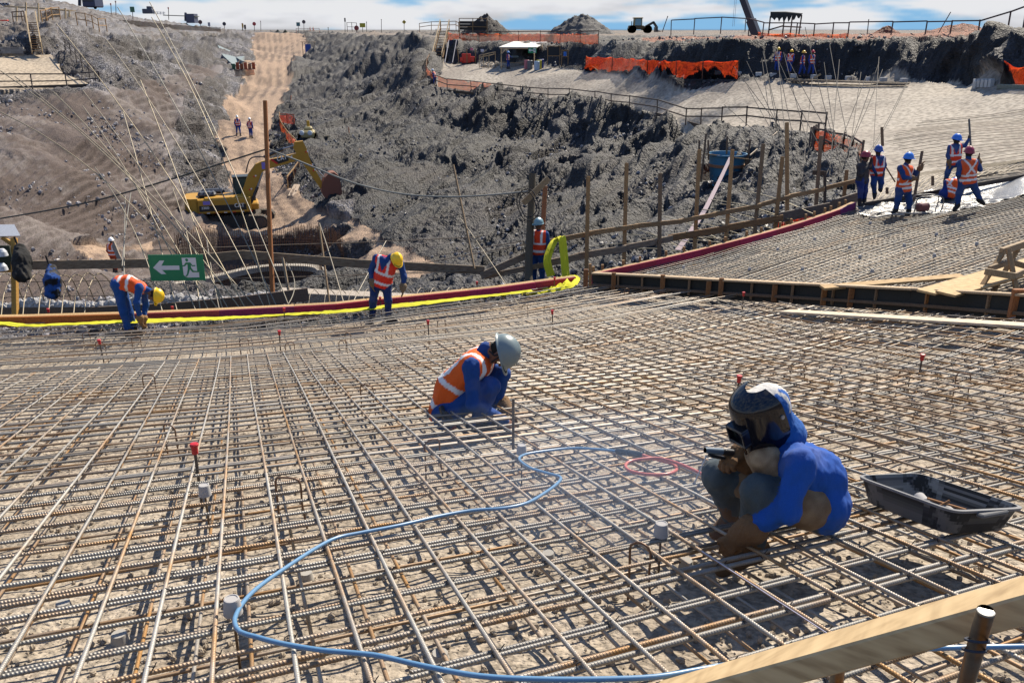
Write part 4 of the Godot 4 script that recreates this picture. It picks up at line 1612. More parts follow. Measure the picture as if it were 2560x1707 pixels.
	# gloves
	if gloves:
		var nG := 0
		for s in ["L", "R"]:
			if not (p.glove as String).contains(s):
				continue
			var w: Vector3 = p["w" + s]
			var dirv: Vector3 = (p.get("hand" + s, p["w" + s] - p["e" + s]) as Vector3).normalized()
			var gg := Sdf.new()
			gg.setup(w + dirv * 0.03 - Vector3.ONE * 0.2, w + dirv * 0.03 + Vector3.ONE * 0.2, clampf(cell * 0.4, 0.006, 0.016))
			var el: Vector3 = p["e" + s]
			gg.bone(w + (el - w).normalized() * (p.get("cuff", 0.05) as float), w, 0.076, 0.060, 0.02, 2)
			hand_bones(gg, w, dirv, p.get("palm" + s, Vector3(0, -1, 0)), -1.0 if s == "R" else 1.0, p.get("curl", 0.5), 1.28, 2)
			var gbm := mb(base)
			var gc: Color = p.get("glove_color", Color(0.20, 0.115, 0.055))
			gg.into(gbm, func(_t, _w, _n): return gc, 0.004, 40.0, cloth_noise)
			putn("glove", nG, gbm, mats.cloth, root)
			nG += 1
	# helmet
	if p.has("helmet"):
		var hm := mb(base)
		var hb2 := Basis(face.cross(up).normalized(), up, -face)
		helmet_mesh(hm, Transform3D(hb2, hd + up * 0.048 * sc + face * 0.004), p.helmet, sc * (p.get("helmet_size", 1.0) as float))
		put("helmet", hm, mats.plastic, root)
	return root

# a standing or walking figure from a few numbers: feet at `base`, facing `yaw` (0 = towards +z)
func stander(base: Vector3, yaw: float, o := {}) -> Dictionary:
	var B := Basis(Vector3.UP, yaw)
	var lean: float = o.get("lean", 0.0)
	var h: float = o.get("h", 1.0)
	var st: float = o.get("stride", 0.12)
	var f := func(x: float, y: float, z: float) -> Vector3:
		var lz: float = z + maxf(0.0, y - 0.9) * lean
		var ly: float = y - maxf(0.0, y - 0.9) * absf(lean) * 0.35
		return base + B * (Vector3(x, ly, lz) * h)
	var d := {
		"base": base, "hd": f.call(0, 1.62, 0.03), "nk": f.call(0, 1.47, 0.0), "sL": f.call(0.18, 1.40, 0.0), "sR": f.call(-0.18, 1.40, 0.0),
		"hL": f.call(0.09, 0.93, 0.0), "hR": f.call(-0.09, 0.93, 0.0), "kL": f.call(0.11, 0.50, 0.04 + st * 0.5), "kR": f.call(-0.11, 0.50, 0.05 - st * 0.4),
		"aL": f.call(0.12, 0.08, st * 0.6), "aR": f.call(-0.12, 0.08, -st * 0.6), "tL": f.call(0.14, 0.045, st * 0.6 + 0.17), "tR": f.call(-0.14, 0.045, -st * 0.6 + 0.17),
		"eL": f.call(0.25, 1.12, -0.03), "eR": f.call(-0.25, 1.12, -0.03), "wL": f.call(0.24, 0.88, 0.10), "wR": f.call(-0.24, 0.88, 0.10),
		"face": B * Vector3(o.get("look", 0.0), 0, 1), "front": B * Vector3(0, 0, 1), "crown": Vector3(0, 1, 0), "cell": 0.035, "wob": 0.0,
	}
	for key in o:
		var val = o[key]
		if val is Vector3 and (key as String).length() == 2:
			d[key] = f.call(val.x, val.y, val.z)
		elif not key in ["lean", "h", "stride", "look"]:
			d[key] = val
	return d

func pose(base: Vector3, k: Dictionary) -> Dictionary:
	# k: joint -> [x, y, how far in front of the feet]
	var d := {"base": base}
	for key in k:
		d[key] = J(k[key][0], k[key][1], base.z + k[key][2])
	return d

func put_all(d: Dictionary, o: Dictionary) -> Dictionary:
	for k in o:
		d[k] = o[k]
	return d

const ORANGE := Color(0.80, 0.10, 0.012)
const YELLOW := Color(0.80, 0.50, 0.01)

func make_crew() -> void:
	# squatting steel fixer in the middle
	var b := G(1188, 1083)
	var d := pose(b, {"hd": [1247, 880, 0.02], "nk": [1216, 872, 0.0], "sR": [1180, 912, 0.19], "sL": [1214, 884, -0.17], "hR": [1114, 1038, 0.12], "hL": [1122, 1024, -0.11],
		"kR": [1226, 965, 0.17], "kL": [1253, 935, -0.16], "aR": [1188, 1062, 0.14], "aL": [1222, 1060, -0.14], "tR": [1232, 1078, 0.17], "tL": [1262, 1068, -0.15],
		"eR": [1182, 1010, 0.30], "eL": [1240, 985, -0.22], "wR": [1262, 1052, 0.20], "wL": [1272, 1030, -0.06]})
	put_all(d, {"face": Vector3(0.22, -0.93, 0.28), "crown": Vector3(0.94, 0.28, 0.1), "front": Vector3(0.6, -0.6, 0), "cell": 0.013, "fine_head": true, "helmet": Color(0.16, 0.20, 0.21), "helmet_size": 1.08,
		"vest": Color(0.80, 0.125, 0.012), "closed": true, "suit": Color(0.006, 0.055, 0.25), "size": 1.07, "glove": "L", "curl": 0.75, "hunch": 0.07, "skin": Color(0.27, 0.135, 0.085), "boot": Color(0.05, 0.045, 0.04),
		"handR": Vector3(0.80, -0.55, 0.05), "palmR": Vector3(-0.3, -0.8, -0.5), "handL": Vector3(0.75, -0.65, 0.25), "palmL": Vector3(-0.5, -0.7, 0.5), "glove_color": Color(0.20, 0.12, 0.055), "cuff": 0.12, "wob": 0.013, "wf": 10.0, "hem": 0.10})
	var fixer := person("worker in grey hard hat and orange vest squatting to tie steel bars", d)
	# ear guard clip and strap on the helmet's side
	var fm := mb(b)
	fm.col = Color(0.55, 0.17, 0.13)
	var hd: Vector3 = d.hd
	fm.box(Transform3D(Basis(Vector3(0, 0, 1), 0.5), J(1257, 883, b.z + 0.125)), Vector3(0.05, 0.05, 0.02), 0.006)
	put("helmet_clip", fm, mats.plastic, fixer)
	fm = mb(b)
	fm.col = Color(0.015, 0.015, 0.018)
	fm.tube(PackedVector3Array([J(1223, 877, b.z + 0.11), J(1236, 889, b.z + 0.12), J(1252, 886, b.z + 0.13)]), 0.008, 0.008, 6)
	fm.tube(PackedVector3Array([J(1229, 905, b.z + 0.10), J(1243, 896, b.z + 0.125), J(1257, 886, b.z + 0.13)]), 0.009, 0.009, 6)
	fm.tube(PackedVector3Array([J(1256, 890, b.z + 0.11), J(1264, 902, b.z + 0.09), J(1268, 914, b.z + 0.03)]), 0.012, 0.014, 6)
	put("strap", fm, mats.matte, fixer)

	# welder in front
	b = G(1822, 1440)
	d = pose(b, {"hd": [1908, 1036, 0.0], "nk": [1962, 1078, -0.02], "sL": [1998, 1158, 0.22], "sR": [1940, 1112, -0.18], "hL": [2058, 1268, 0.10], "hR": [2040, 1240, -0.10],
		"kL": [1896, 1228, 0.17], "kR": [1796, 1186, -0.16], "aL": [1884, 1376, 0.08], "aR": [1838, 1300, -0.30], "tL": [1806, 1422, 0.14], "tR": [1792, 1332, -0.28],
		"eL": [1972, 1276, 0.30], "eR": [1912, 1200, -0.22], "wL": [1852, 1338, 0.20], "wR": [1856, 1132, -0.10]})
	put_all(d, {"face": Vector3(-0.80, -0.42, 0.42), "crown": Vector3(-0.32, 0.92, 0.15), "front": Vector3(-0.6, -0.6, 0), "cell": 0.012, "suit": Color(0.005, 0.075, 0.37), "trousers": Color(0.055, 0.075, 0.088), "hood": Color(0.006, 0.085, 0.36),
		"jacket": 0.10, "glove": "LR", "curl": 0.95, "hunch": 0.06, "boot": Color(0.105, 0.055, 0.025), "boot_height": 0.24, "glove_color": Color(0.17, 0.09, 0.038), "cuff": 0.07, "wob": 0.016, "wf": 9.0,
		"handL": Vector3(-0.75, -0.62, 0.1), "palmL": Vector3(-0.3, -0.6, -0.7), "handR": Vector3(-0.80, -0.15, 0.55), "palmR": Vector3(-0.2, -0.95, 0.1)})
	var welder := person("welder in blue jacket and black welding mask crouching beside the mortar tub", d)
	welder_kit(welder, d, b)

	# bending man by the exit sign
	b = G(322, 846)
	d = pose(b, {"hd": [386, 738, 0.0], "nk": [371, 727, 0.0], "sR": [348, 718, 0.17], "sL": [358, 722, -0.17], "hR": [293, 712, 0.10], "hL": [297, 708, -0.10],
		"kR": [308, 778, 0.12], "kL": [322, 782, -0.12], "aR": [322, 836, 0.12], "aL": [336, 828, -0.12], "tR": [344, 845, 0.15], "tL": [356, 834, -0.13],
		"eR": [340, 756, 0.24], "eL": [364, 762, -0.20], "wR": [350, 800, 0.14], "wL": [357, 802, -0.06]})
	put_all(d, {"face": Vector3(0.12, -0.98, 0.1), "crown": Vector3(1, -0.05, 0), "front": Vector3(0, -1, 0), "cell": 0.018, "helmet": YELLOW, "vest": ORANGE, "closed": true, "suit": Color(0.007, 0.065, 0.27), "glove": "LR", "glove_color": Color(0.27, 0.15, 0.06),
		"handR": Vector3(0.15, -1, 0.0), "handL": Vector3(0.1, -1, 0), "palmR": Vector3(0.5, 0, -0.8), "palmL": Vector3(0.3, 0, 0.9), "hunch": 0.05, "boot_height": 0.10, "wob": 0.012, "size": 1.0})
	person("worker in yellow hard hat bent double in front of the green exit sign", d)

	# man looking down at his feet
	b = G(950, 806)
	d = pose(b, {"hd": [990, 650, 0.14], "nk": [976, 642, 0.06], "sR": [941, 644, 0.03], "sL": [1000, 658, 0.06], "hR": [938, 708, 0.0], "hL": [965, 708, -0.02],
		"kR": [933, 750, 0.05], "kL": [970, 750, 0.04], "aR": [930, 796, 0.02], "aL": [970, 795, -0.05], "tR": [926, 806, 0.16], "tL": [990, 803, 0.06],
		"eR": [927, 675, 0.0], "eL": [1010, 692, 0.10], "wR": [931, 710, 0.10], "wL": [1007, 722, 0.18]})
	put_all(d, {"face": Vector3(0.30, -0.75, 0.65), "crown": Vector3(0.45, 0.72, 0.52), "front": Vector3(0, 0, 1), "cell": 0.018, "helmet": YELLOW, "vest": Color(0.80, 0.035, 0.012), "suit": Color(0.010, 0.050, 0.20), "trousers": Color(0.010, 0.035, 0.15), "glove": "LR", "glove_color": Color(0.19, 0.13, 0.075),
		"handR": Vector3(0.1, -1, 0.1), "handL": Vector3(-0.05, -1, 0.1), "palmR": Vector3(0.9, 0, 0), "palmL": Vector3(-0.9, 0, 0), "curl": 0.3, "boot_height": 0.10, "wob": 0.012, "skin": Color(0.11, 0.055, 0.035)})
	person("worker in yellow hard hat standing with head bowed by the yellow hose", d)

	# man half behind the round post
	b = U(1346, 722, 99)
	d = stander(b, -0.35, {"helmet": Color(0.15, 0.27, 0.32), "vest": Color(0.78, 0.06, 0.015), "closed": true, "x_back": false, "cell": 0.022, "h": 1.02, "stride": 0.05, "skin": Color(0.1, 0.05, 0.035), "look": -0.4, "suit": Color(0.010, 0.055, 0.23)})
	person("worker in pale blue hard hat half hidden by the round timber post", d)

	# concrete gang
	var q := func(x: float, y: float) -> Array: return [1500.0 + x / 2.219, y / 2.219]
	var P := func(bb: Vector3, k: Dictionary) -> Dictionary:
		var o := {"base": bb}
		for key in k:
			var w: Array = q.call(k[key][0], k[key][1])
			o[key] = J(w[0], w[1], bb.z + k[key][2])
		return o
	b = G(2247, 538, MAT)
	d = P.call(b, {"hd": [1712, 882, 0.0], "nk": [1700, 912, 0.0], "sL": [1668, 930, 0.10], "sR": [1728, 934, -0.10], "hL": [1668, 1050, 0.06], "hR": [1704, 1050, -0.06], "kL": [1655, 1110, 0.10], "kR": [1718, 1112, 0.0], "aL": [1642, 1165, 0.08], "aR": [1716, 1172, 0.0],
		"tL": [1622, 1190, 0.12], "tR": [1722, 1194, 0.10], "eL": [1690, 985, 0.22], "eR": [1752, 968, -0.10], "wL": [1745, 990, 0.12], "wR": [1784, 925, 0.02]})
	put_all(d, {"face": Vector3(0.9, -0.1, -0.3), "crown": Vector3(0.05, 1, 0.05), "front": Vector3(0.8, 0, -0.5), "cell": 0.024, "helmet": Color(0.02, 0.17, 0.62), "vest": ORANGE, "closed": true, "x_back": true, "suit": Color(0.010, 0.050, 0.20), "glove": "LR", "handR": Vector3(0.2, 1, 0), "boot": Color(0.012, 0.012, 0.015), "boot_height": 0.22, "wob": 0.008, "skin": Color(0.10, 0.05, 0.035)})
	person("concrete worker in bright blue hard hat and orange vest gripping an upright timber pole", d)
	b = G(2420, 530, MAT)
	d = P.call(b, {"hd": [2050, 850, 0.0], "nk": [2048, 872, 0.0], "sL": [2004, 900, 0.0], "sR": [2088, 896, 0.0], "hL": [2020, 1005, 0.0], "hR": [2062, 1005, 0.0], "kL": [1996, 1070, -0.02], "kR": [2092, 1062, -0.04], "aL": [1984, 1142, 0.0], "aR": [2112, 1112, 0.0],
		"tL": [1966, 1166, 0.06], "tR": [2132, 1130, 0.04], "eL": [1990, 965, 0.05], "eR": [2112, 940, 0.02], "wL": [2000, 1010, -0.16], "wR": [2102, 888, -0.08]})
	put_all(d, {"face": Vector3(0.1, -0.2, -1), "crown": Vector3(0, 1, 0.1), "front": Vector3(0, 0, -1), "cell": 0.024, "helmet": Color(0.22, 0.008, 0.04), "vest": Color(0.72, 0.10, 0.025), "x_back": true, "closed": true, "suit": Color(0.010, 0.050, 0.20), "glove": "R", "handR": Vector3(0, 1, 0), "boot": Color(0.012, 0.012, 0.015), "boot_height": 0.25, "wob": 0.008, "skin": Color(0.05, 0.03, 0.025)})
	person("concrete worker in maroon hard hat with his back to us and one hand raised", d)
	b = G(2368, 462, MAT)
	d = P.call(b, {"hd": [1980, 775, 0.0], "nk": [1976, 800, 0.0], "sR": [1946, 815, 0.0], "sL": [2000, 808, 0.0], "hR": [1950, 905, 0.0], "hL": [1980, 902, 0.0], "kR": [1932, 955, 0.05], "kL": [1998, 915, 0.2], "aR": [1920, 1000, 0.0], "aL": [2006, 985, 0.1],
		"tR": [1914, 1018, 0.1], "tL": [2004, 1000, 0.2], "eR": [1932, 860, 0.0], "eL": [2028, 808, 0.0], "wR": [1942, 905, 0.10], "wL": [2048, 775, 0.02]})
	put_all(d, {"face": Vector3(0.5, -0.4, 0.7), "crown": Vector3(0.08, 1, 0.1), "front": Vector3(0.2, 0, 1), "cell": 0.024, "helmet": Color(0.02, 0.15, 0.60), "vest": Color(0.75, 0.05, 0.012), "suit": Color(0.014, 0.060, 0.22), "glove": "R", "handL": Vector3(0, 1, 0), "boot": Color(0.03, 0.03, 0.03), "boot_height": 0.2, "wob": 0.008, "skin": Color(0.05, 0.028, 0.022)})
	person("concrete worker in blue hard hat holding the tall steel rod behind the others", d)
	b = G(2371, 500, MAT)
	d = P.call(b, {"hd": [1972, 1015, -0.15], "nk": [1968, 1020, -0.05], "sR": [1925, 1010, 0.05], "sL": [1985, 1005, 0.05], "hR": [1910, 1072, 0.12], "hL": [1955, 1078, 0.12], "kR": [1930, 1060, -0.25], "kL": [1985, 1065, -0.25], "aR": [1915, 1095, -0.05], "aL": [1965, 1098, -0.05],
		"tR": [1925, 1102, -0.2], "tL": [1975, 1104, -0.2], "eR": [1918, 1055, -0.05], "eL": [1992, 1050, -0.05], "wR": [1950, 1080, -0.25], "wL": [1980, 1080, -0.25]})
	put_all(d, {"face": Vector3(0.1, -0.9, -0.5), "crown": Vector3(0.2, 0.5, -0.8), "front": Vector3(0, -0.3, -1), "cell": 0.024, "helmet": Color(0.02, 0.15, 0.60), "vest": ORANGE, "x_back": true, "closed": true, "suit": Color(0.006, 0.03, 0.2), "hem": 0.1, "wob": 0.008})
	person("concrete worker crouching on the fresh concrete behind the man in maroon hard hat", d)
	b = G(2149, 512, MAT)
	d = P.call(b, {"hd": [1474, 872, 0.0], "nk": [1466, 898, 0.0], "sR": [1440, 918, 0.1], "sL": [1482, 912, -0.1], "hR": [1444, 1000, 0.06], "hL": [1470, 1000, -0.06], "kR": [1448, 1062, 0.06], "kL": [1472, 1060, -0.04], "aR": [1444, 1115, 0.06], "aL": [1468, 1112, -0.04],
		"tR": [1440, 1138, 0.14], "tL": [1472, 1130, 0.06], "eR": [1448, 965, 0.2], "eL": [1500, 930, -0.1], "wR": [1490, 930, 0.1], "wL": [1508, 885, -0.1]})
	put_all(d, {"face": Vector3(0.95, -0.1, 0.2), "crown": Vector3(0, 1, 0), "front": Vector3(0.9, 0, 0.2), "cell": 0.024, "helmet": Color(0.22, 0.012, 0.035), "suit": Color(0.035, 0.032, 0.04), "trousers": Color(0.008, 0.035, 0.2), "boot": Color(0.02, 0.018, 0.016), "boot_height": 0.2, "wob": 0.008, "skin": Color(0.14, 0.065, 0.045)})
	person("worker in dark grey jacket and maroon hard hat at the corner of the pour", d)
	b = G(2188, 500, MAT)
	d = P.call(b, {"hd": [1546, 838, 0.0], "nk": [1545, 862, 0.0], "sR": [1518, 878, 0.0], "sL": [1572, 876, 0.0], "hR": [1528, 965, 0.0], "hL": [1556, 965, 0.0], "kR": [1520, 1020, 0.12], "kL": [1562, 1015, 0.05], "aR": [1526, 1075, 0.02], "aL": [1558, 1050, -0.05],
		"tR": [1524, 1098, 0.12], "tL": [1560, 1060, 0.05], "eR": [1512, 920, 0.05], "eL": [1582, 915, 0.05], "wR": [1530, 955, 0.12], "wL": [1574, 950, 0.1]})
	put_all(d, {"face": Vector3(0.1, -0.3, 1), "crown": Vector3(0, 1, 0.1), "front": Vector3(0, 0, 1), "cell": 0.024, "helmet": Color(0.015, 0.06, 0.28), "vest": Color(0.74, 0.05, 0.012), "suit": Color(0.010, 0.050, 0.20), "boot": Color(0.02, 0.02, 0.02), "boot_height": 0.2, "wob": 0.008, "skin": Color(0.05, 0.03, 0.022)})
	person("worker in dark blue hard hat and open orange vest stepping on the pour's edge", d)

	# small figures across the site
	var far := [
		["worker in orange vest and yellow hard hat leftmost of the group by the timber table", GT(1942, 184), -0.5, YELLOW, {}],
		["worker in yellow hard hat turned away second from left at the timber table", GT(1972, 187), 2.6, YELLOW, {"lean": 0.3, "x_back": true}],
		["worker in yellow hard hat in front of the timber table, seen from the side", GT(2003, 193), 1.2, Color(0.8, 0.45, 0.05), {"x_back": true, "stride": 0.3}],
		["worker in red hard hat rightmost of the group by the timber table", GT(2026, 192), 0.4, Color(0.5, 0.02, 0.04), {"stride": 0.2}],
		["worker in orange vest reaching into the roofed site stall", GT(1270, 172), 1.3, Color(0.1, 0.3, 0.7), {"eL": Vector3(0.2, 1.2, 0.25), "wL": Vector3(0.12, 1.1, 0.5)}],
		["worker in white hard hat leaning on the apron's corner railing", GT(1088, 216), -2.0, Color(0.7, 0.72, 0.75), {"lean": 0.3}],
		["worker in white hard hat standing left on the haul road", GT(596, 339), 0.5, Color(0.8, 0.8, 0.8), {"stride": 0.3}],
		["worker in white hard hat and orange vest standing right on the haul road", GT(627, 345), 3.0, Color(0.8, 0.8, 0.8), {"x_back": true}],
		["small worker in orange left of the pair on the skyline by the road", GT(775, 80), 1.5, Color(0.7, 0.5, 0.1), {"stride": 0.4, "suit": Color(0.5, 0.09, 0.02)}],
		["small worker in orange right of the pair on the skyline by the road", GT(783, 80.5), 1.2, Color(0.7, 0.5, 0.1), {"stride": 0.4, "suit": Color(0.5, 0.09, 0.02)}],
	]
	for a in far:
		var o: Dictionary = {"helmet": a[3], "vest": ORANGE, "suit": Color(0.012, 0.05, 0.28), "skin": Color(0.12, 0.06, 0.04), "cell": 0.045 if a[1].z > -80 else 0.06}
		put_all(o, a[4])
		person(a[0], stander(a[1], a[2], o), "")
	b = GT(288, 684)
	person("worker in white hard hat showing only head and shoulders behind the leaning board", stander(b, 2.9, {"helmet": Color(0.75, 0.77, 0.8), "vest": ORANGE, "suit": Color(0.4, 0.06, 0.02), "cell": 0.035}))

func welder_kit(w: Node3D, d: Dictionary, b: Vector3) -> void:
	var hd: Vector3 = d.hd
	var face: Vector3 = (d.face as Vector3).normalized()
	var up: Vector3 = (d.crown as Vector3).normalized()
	face = (face - up * face.dot(up)).normalized()
	var lat := face.cross(up).normalized()
	var fr := Transform3D(Basis(lat, up, -face), hd)
	# mask shell
	var m := mb(b)
	m.col = Color(0.006, 0.007, 0.009)
	var nu := 28
	var nv := 18
	for layer in 2:
		var off := 0.0 if layer == 0 else -0.004
		var first := m.v.size()
		var pts := []
		for k in nv + 1:
			var v := float(k) / nv
			for j in nu + 1:
				var u := (float(j) / nu - 0.5) * 2.0
				var an := u * (1.75 - 0.25 * v * v)
				var y := lerpf(-0.175, 0.10, minf(v / 0.72, 1.0))
				var r := 1.0
				if v > 0.72:
					var e := (v - 0.72) / 0.28 * 1.12
					y = 0.10 + 0.075 * sin(e)
					r = cos(e)
				var chin := smoothstep(0.35, 0.0, v)
				var rx := (0.128 - 0.030 * chin) * r + off
				var rz := (0.165 - 0.020 * chin + 0.01 * sin(v * 3.0)) * r + off
				pts.append(Vector3(sin(an) * rx, y, -cos(an) * rz + 0.015 - 0.01 * chin))
		for k in nv + 1:
			for j in nu + 1:
				var a: Vector3 = pts[k * (nu + 1) + mini(j + 1, nu)] - pts[k * (nu + 1) + maxi(j - 1, 0)]
				var c: Vector3 = pts[mini(k + 1, nv) * (nu + 1) + j] - pts[maxi(k - 1, 0) * (nu + 1) + j]
				var nn := a.cross(c).normalized()
				var q: Vector3 = pts[k * (nu + 1) + j]
				if nn.dot(Vector3(q.x, q.y * 0.3, q.z)) < 0:
					nn = -nn
				m.p(fr * q, fr.basis * nn * (1.0 if layer == 0 else -1.0))
		for k in nv:
			for j in nu:
				var a := first + k * (nu + 1) + j
				var e := a + nu + 1
				if layer == 0:
					m.i.append_array(PackedInt32Array([a, a + 1, e + 1, a, e + 1, e]))
				else:
					m.i.append_array(PackedInt32Array([a, e + 1, a + 1, a, e, e + 1]))
	var mm := put("welding_mask", m, mats.gloss, w)
	# window frame and dark glass stand proud of the shell
	var wf := mb(b)
	wf.col = Color(0.008, 0.009, 0.012)
	var o := Vector3(0, -0.020, -0.160)
	for e in [[Vector3(0, 0.042, 0), Vector3(0.118, 0.016, 0.045)], [Vector3(0, -0.042, 0), Vector3(0.118, 0.016, 0.045)], [Vector3(0.053, 0, 0), Vector3(0.014, 0.074, 0.045)], [Vector3(-0.053, 0, 0), Vector3(0.014, 0.074, 0.045)]]:
		wf.box(fr * Transform3D(Basis.IDENTITY, o + e[0]), e[1], 0.004)
	put("window_frame", wf, mats.gloss, mm)
	wf = mb(b)
	wf.col = Color(0.02, 0.03, 0.03)
	wf.box(fr * Transform3D(Basis.IDENTITY, o + Vector3(0, 0, 0.008)), Vector3(0.10, 0.076, 0.006))
	put("dark_glass", wf, mats.gloss, mm)
	wf = mb(b)
	wf.col = Color(0.4, 0.4, 0.42)
	for s in [-1.0, 1.0]:
		wf.rod(fr * Vector3(0.122 * s, 0.035, 0.01), fr * Vector3(0.134 * s, 0.035, 0.01), 0.011, 10)
	put("pivot", wf, mats.steel, mm)
	# cloth cap under the mask, white with blue panels
	var g := Sdf.new()
	g.setup(hd - Vector3.ONE * 0.24, hd + Vector3.ONE * 0.24, 0.007)
	g.bone(hd + up * 0.045 + face * 0.03, hd + up * 0.035 - face * 0.045, 0.100, 0.100, 0.03, 0)
	g.bone(hd - face * 0.05, hd - up * 0.10 - face * 0.06, 0.088, 0.085, 0.03, 1)
	g.bone(hd - up * 0.10 - face * 0.06, (d.nk as Vector3) - up * 0.02, 0.085, 0.10, 0.04, 1)
	var cb := mb(b)
	g.into(cb, func(t: int, p: Vector3, _n: Vector3) -> Color:
		var q: Vector3 = p - hd
		var a := atan2(q.dot(lat), q.dot(face))
		if t == 1:
			return Color(0.010, 0.10, 0.38)
		if absf(fposmod(a, 1.57) - 0.8) < 0.42 and q.dot(up) < 0.115 and q.dot(face) < 0.01 and absf(fposmod(a * 1.3, 0.9) - 0.45) > 0.12:
			return Color(0.010, 0.10, 0.38)
		return Color(0.62, 0.60, 0.57), 0.006, 22.0, cloth_noise)
	put("cap", cb, mats.cloth, w)
	# leather apron: bib and the flaps over the thighs
	var sp: Vector3 = ((d.sL + d.sR) * 0.5 - (d.hL + d.hR) * 0.5).normalized()
	var ac: Vector3 = (d.sR - d.sL).normalized()
	var fw := ac.cross(sp).normalized()
	if fw.dot(face) < 0:
		fw = -fw
	var ag := Sdf.new()
	var pv: Vector3 = (d.hL + d.hR) * 0.5
	ag.setup(pv - Vector3.ONE * 0.75, pv + Vector3.ONE * 0.75, 0.012)
	ag.bone(pv + sp * 0.18 - ac * 0.05 + fw * 0.11, pv + sp * 0.40 - ac * 0.04 + fw * 0.10, 0.085, 0.080, 0.04, 1)
	ag.bone(pv + sp * 0.18 + ac * 0.05 + fw * 0.11, pv + sp * 0.40 + ac * 0.04 + fw * 0.10, 0.085, 0.080, 0.04, 1)
	ag.bone((d.hL as Vector3).lerp(d.kL, 0.24), (d.hL as Vector3).lerp(d.kL, 0.45), 0.128, 0.114, 0.03, 0)
	ag.bone((d.hL as Vector3).lerp(d.kL, 0.35), (d.hL as Vector3).lerp(d.kL, 0.72), 0.110, 0.097, 0.03, 0)
	ag.bone((d.hR as Vector3).lerp(d.kR, 0.3), (d.hR as Vector3).lerp(d.kR, 0.72), 0.112, 0.097, 0.03, 0)
	var ab := mb(b)
	ag.into(ab, func(t: int, p: Vector3, _n: Vector3) -> Color:
		return (Color(0.40, 0.31, 0.20) if t == 1 else Color(0.25, 0.18, 0.11)).lerp(Color(0.16, 0.10, 0.055), clampf(0.5 + cloth_noise.get_noise_3dv(p * 9.0), 0, 1)), 0.005, 12.0, cloth_noise)
	put("apron", ab, mats.cloth, w)

func one(called: String, label: String, category: String, b: MB, m: Material, group := "") -> MeshInstance3D:
	var o := put(called, b, m)
	tag(o, label, category, group)
	return o

func lerp_pts(a: Array) -> PackedVector3Array:
	return spots(a)

# smooth curve through points
func curve(pts: PackedVector3Array, step := 0.08) -> PackedVector3Array:
	var c := Curve3D.new()
	c.bake_interval = step
	for k in pts.size():
		var a := pts[maxi(k - 1, 0)]
		var b := pts[mini(k + 1, pts.size() - 1)]
		var t := (b - a) / 6.0
		c.add_point(pts[k], -t, t)
	return c.get_baked_points()

const WOOD := Color(0.30, 0.185, 0.085)
const WOODGREY := Color(0.20, 0.16, 0.12)
const WOODPALE := Color(0.46, 0.36, 0.22)
const WOODDARK := Color(0.09, 0.065, 0.045)

func wood_tone(c: Color, amt := 0.12) -> Color:
	var f := rng.randf_range(1.0 - amt, 1.0 + amt)
	return Color(c.r * f, c.g * f, c.b * f)

func timber(called: String, label: String, category: String, a: Vector3, b: Vector3, w: float, h: float, col: Color, group := "", up := Vector3.UP) -> MeshInstance3D:
	var m := mb((a + b) * 0.5)
	m.col = wood_tone(col)
	m.beam(a, b, w, h, up, minf(w, h) * 0.08)
	var o := one(called, label, category, m, mats.wood_x if absf(a.x - b.x) > absf(a.y - b.y) else mats.wood, group)
	o.position = (a + b) * 0.5
	return o

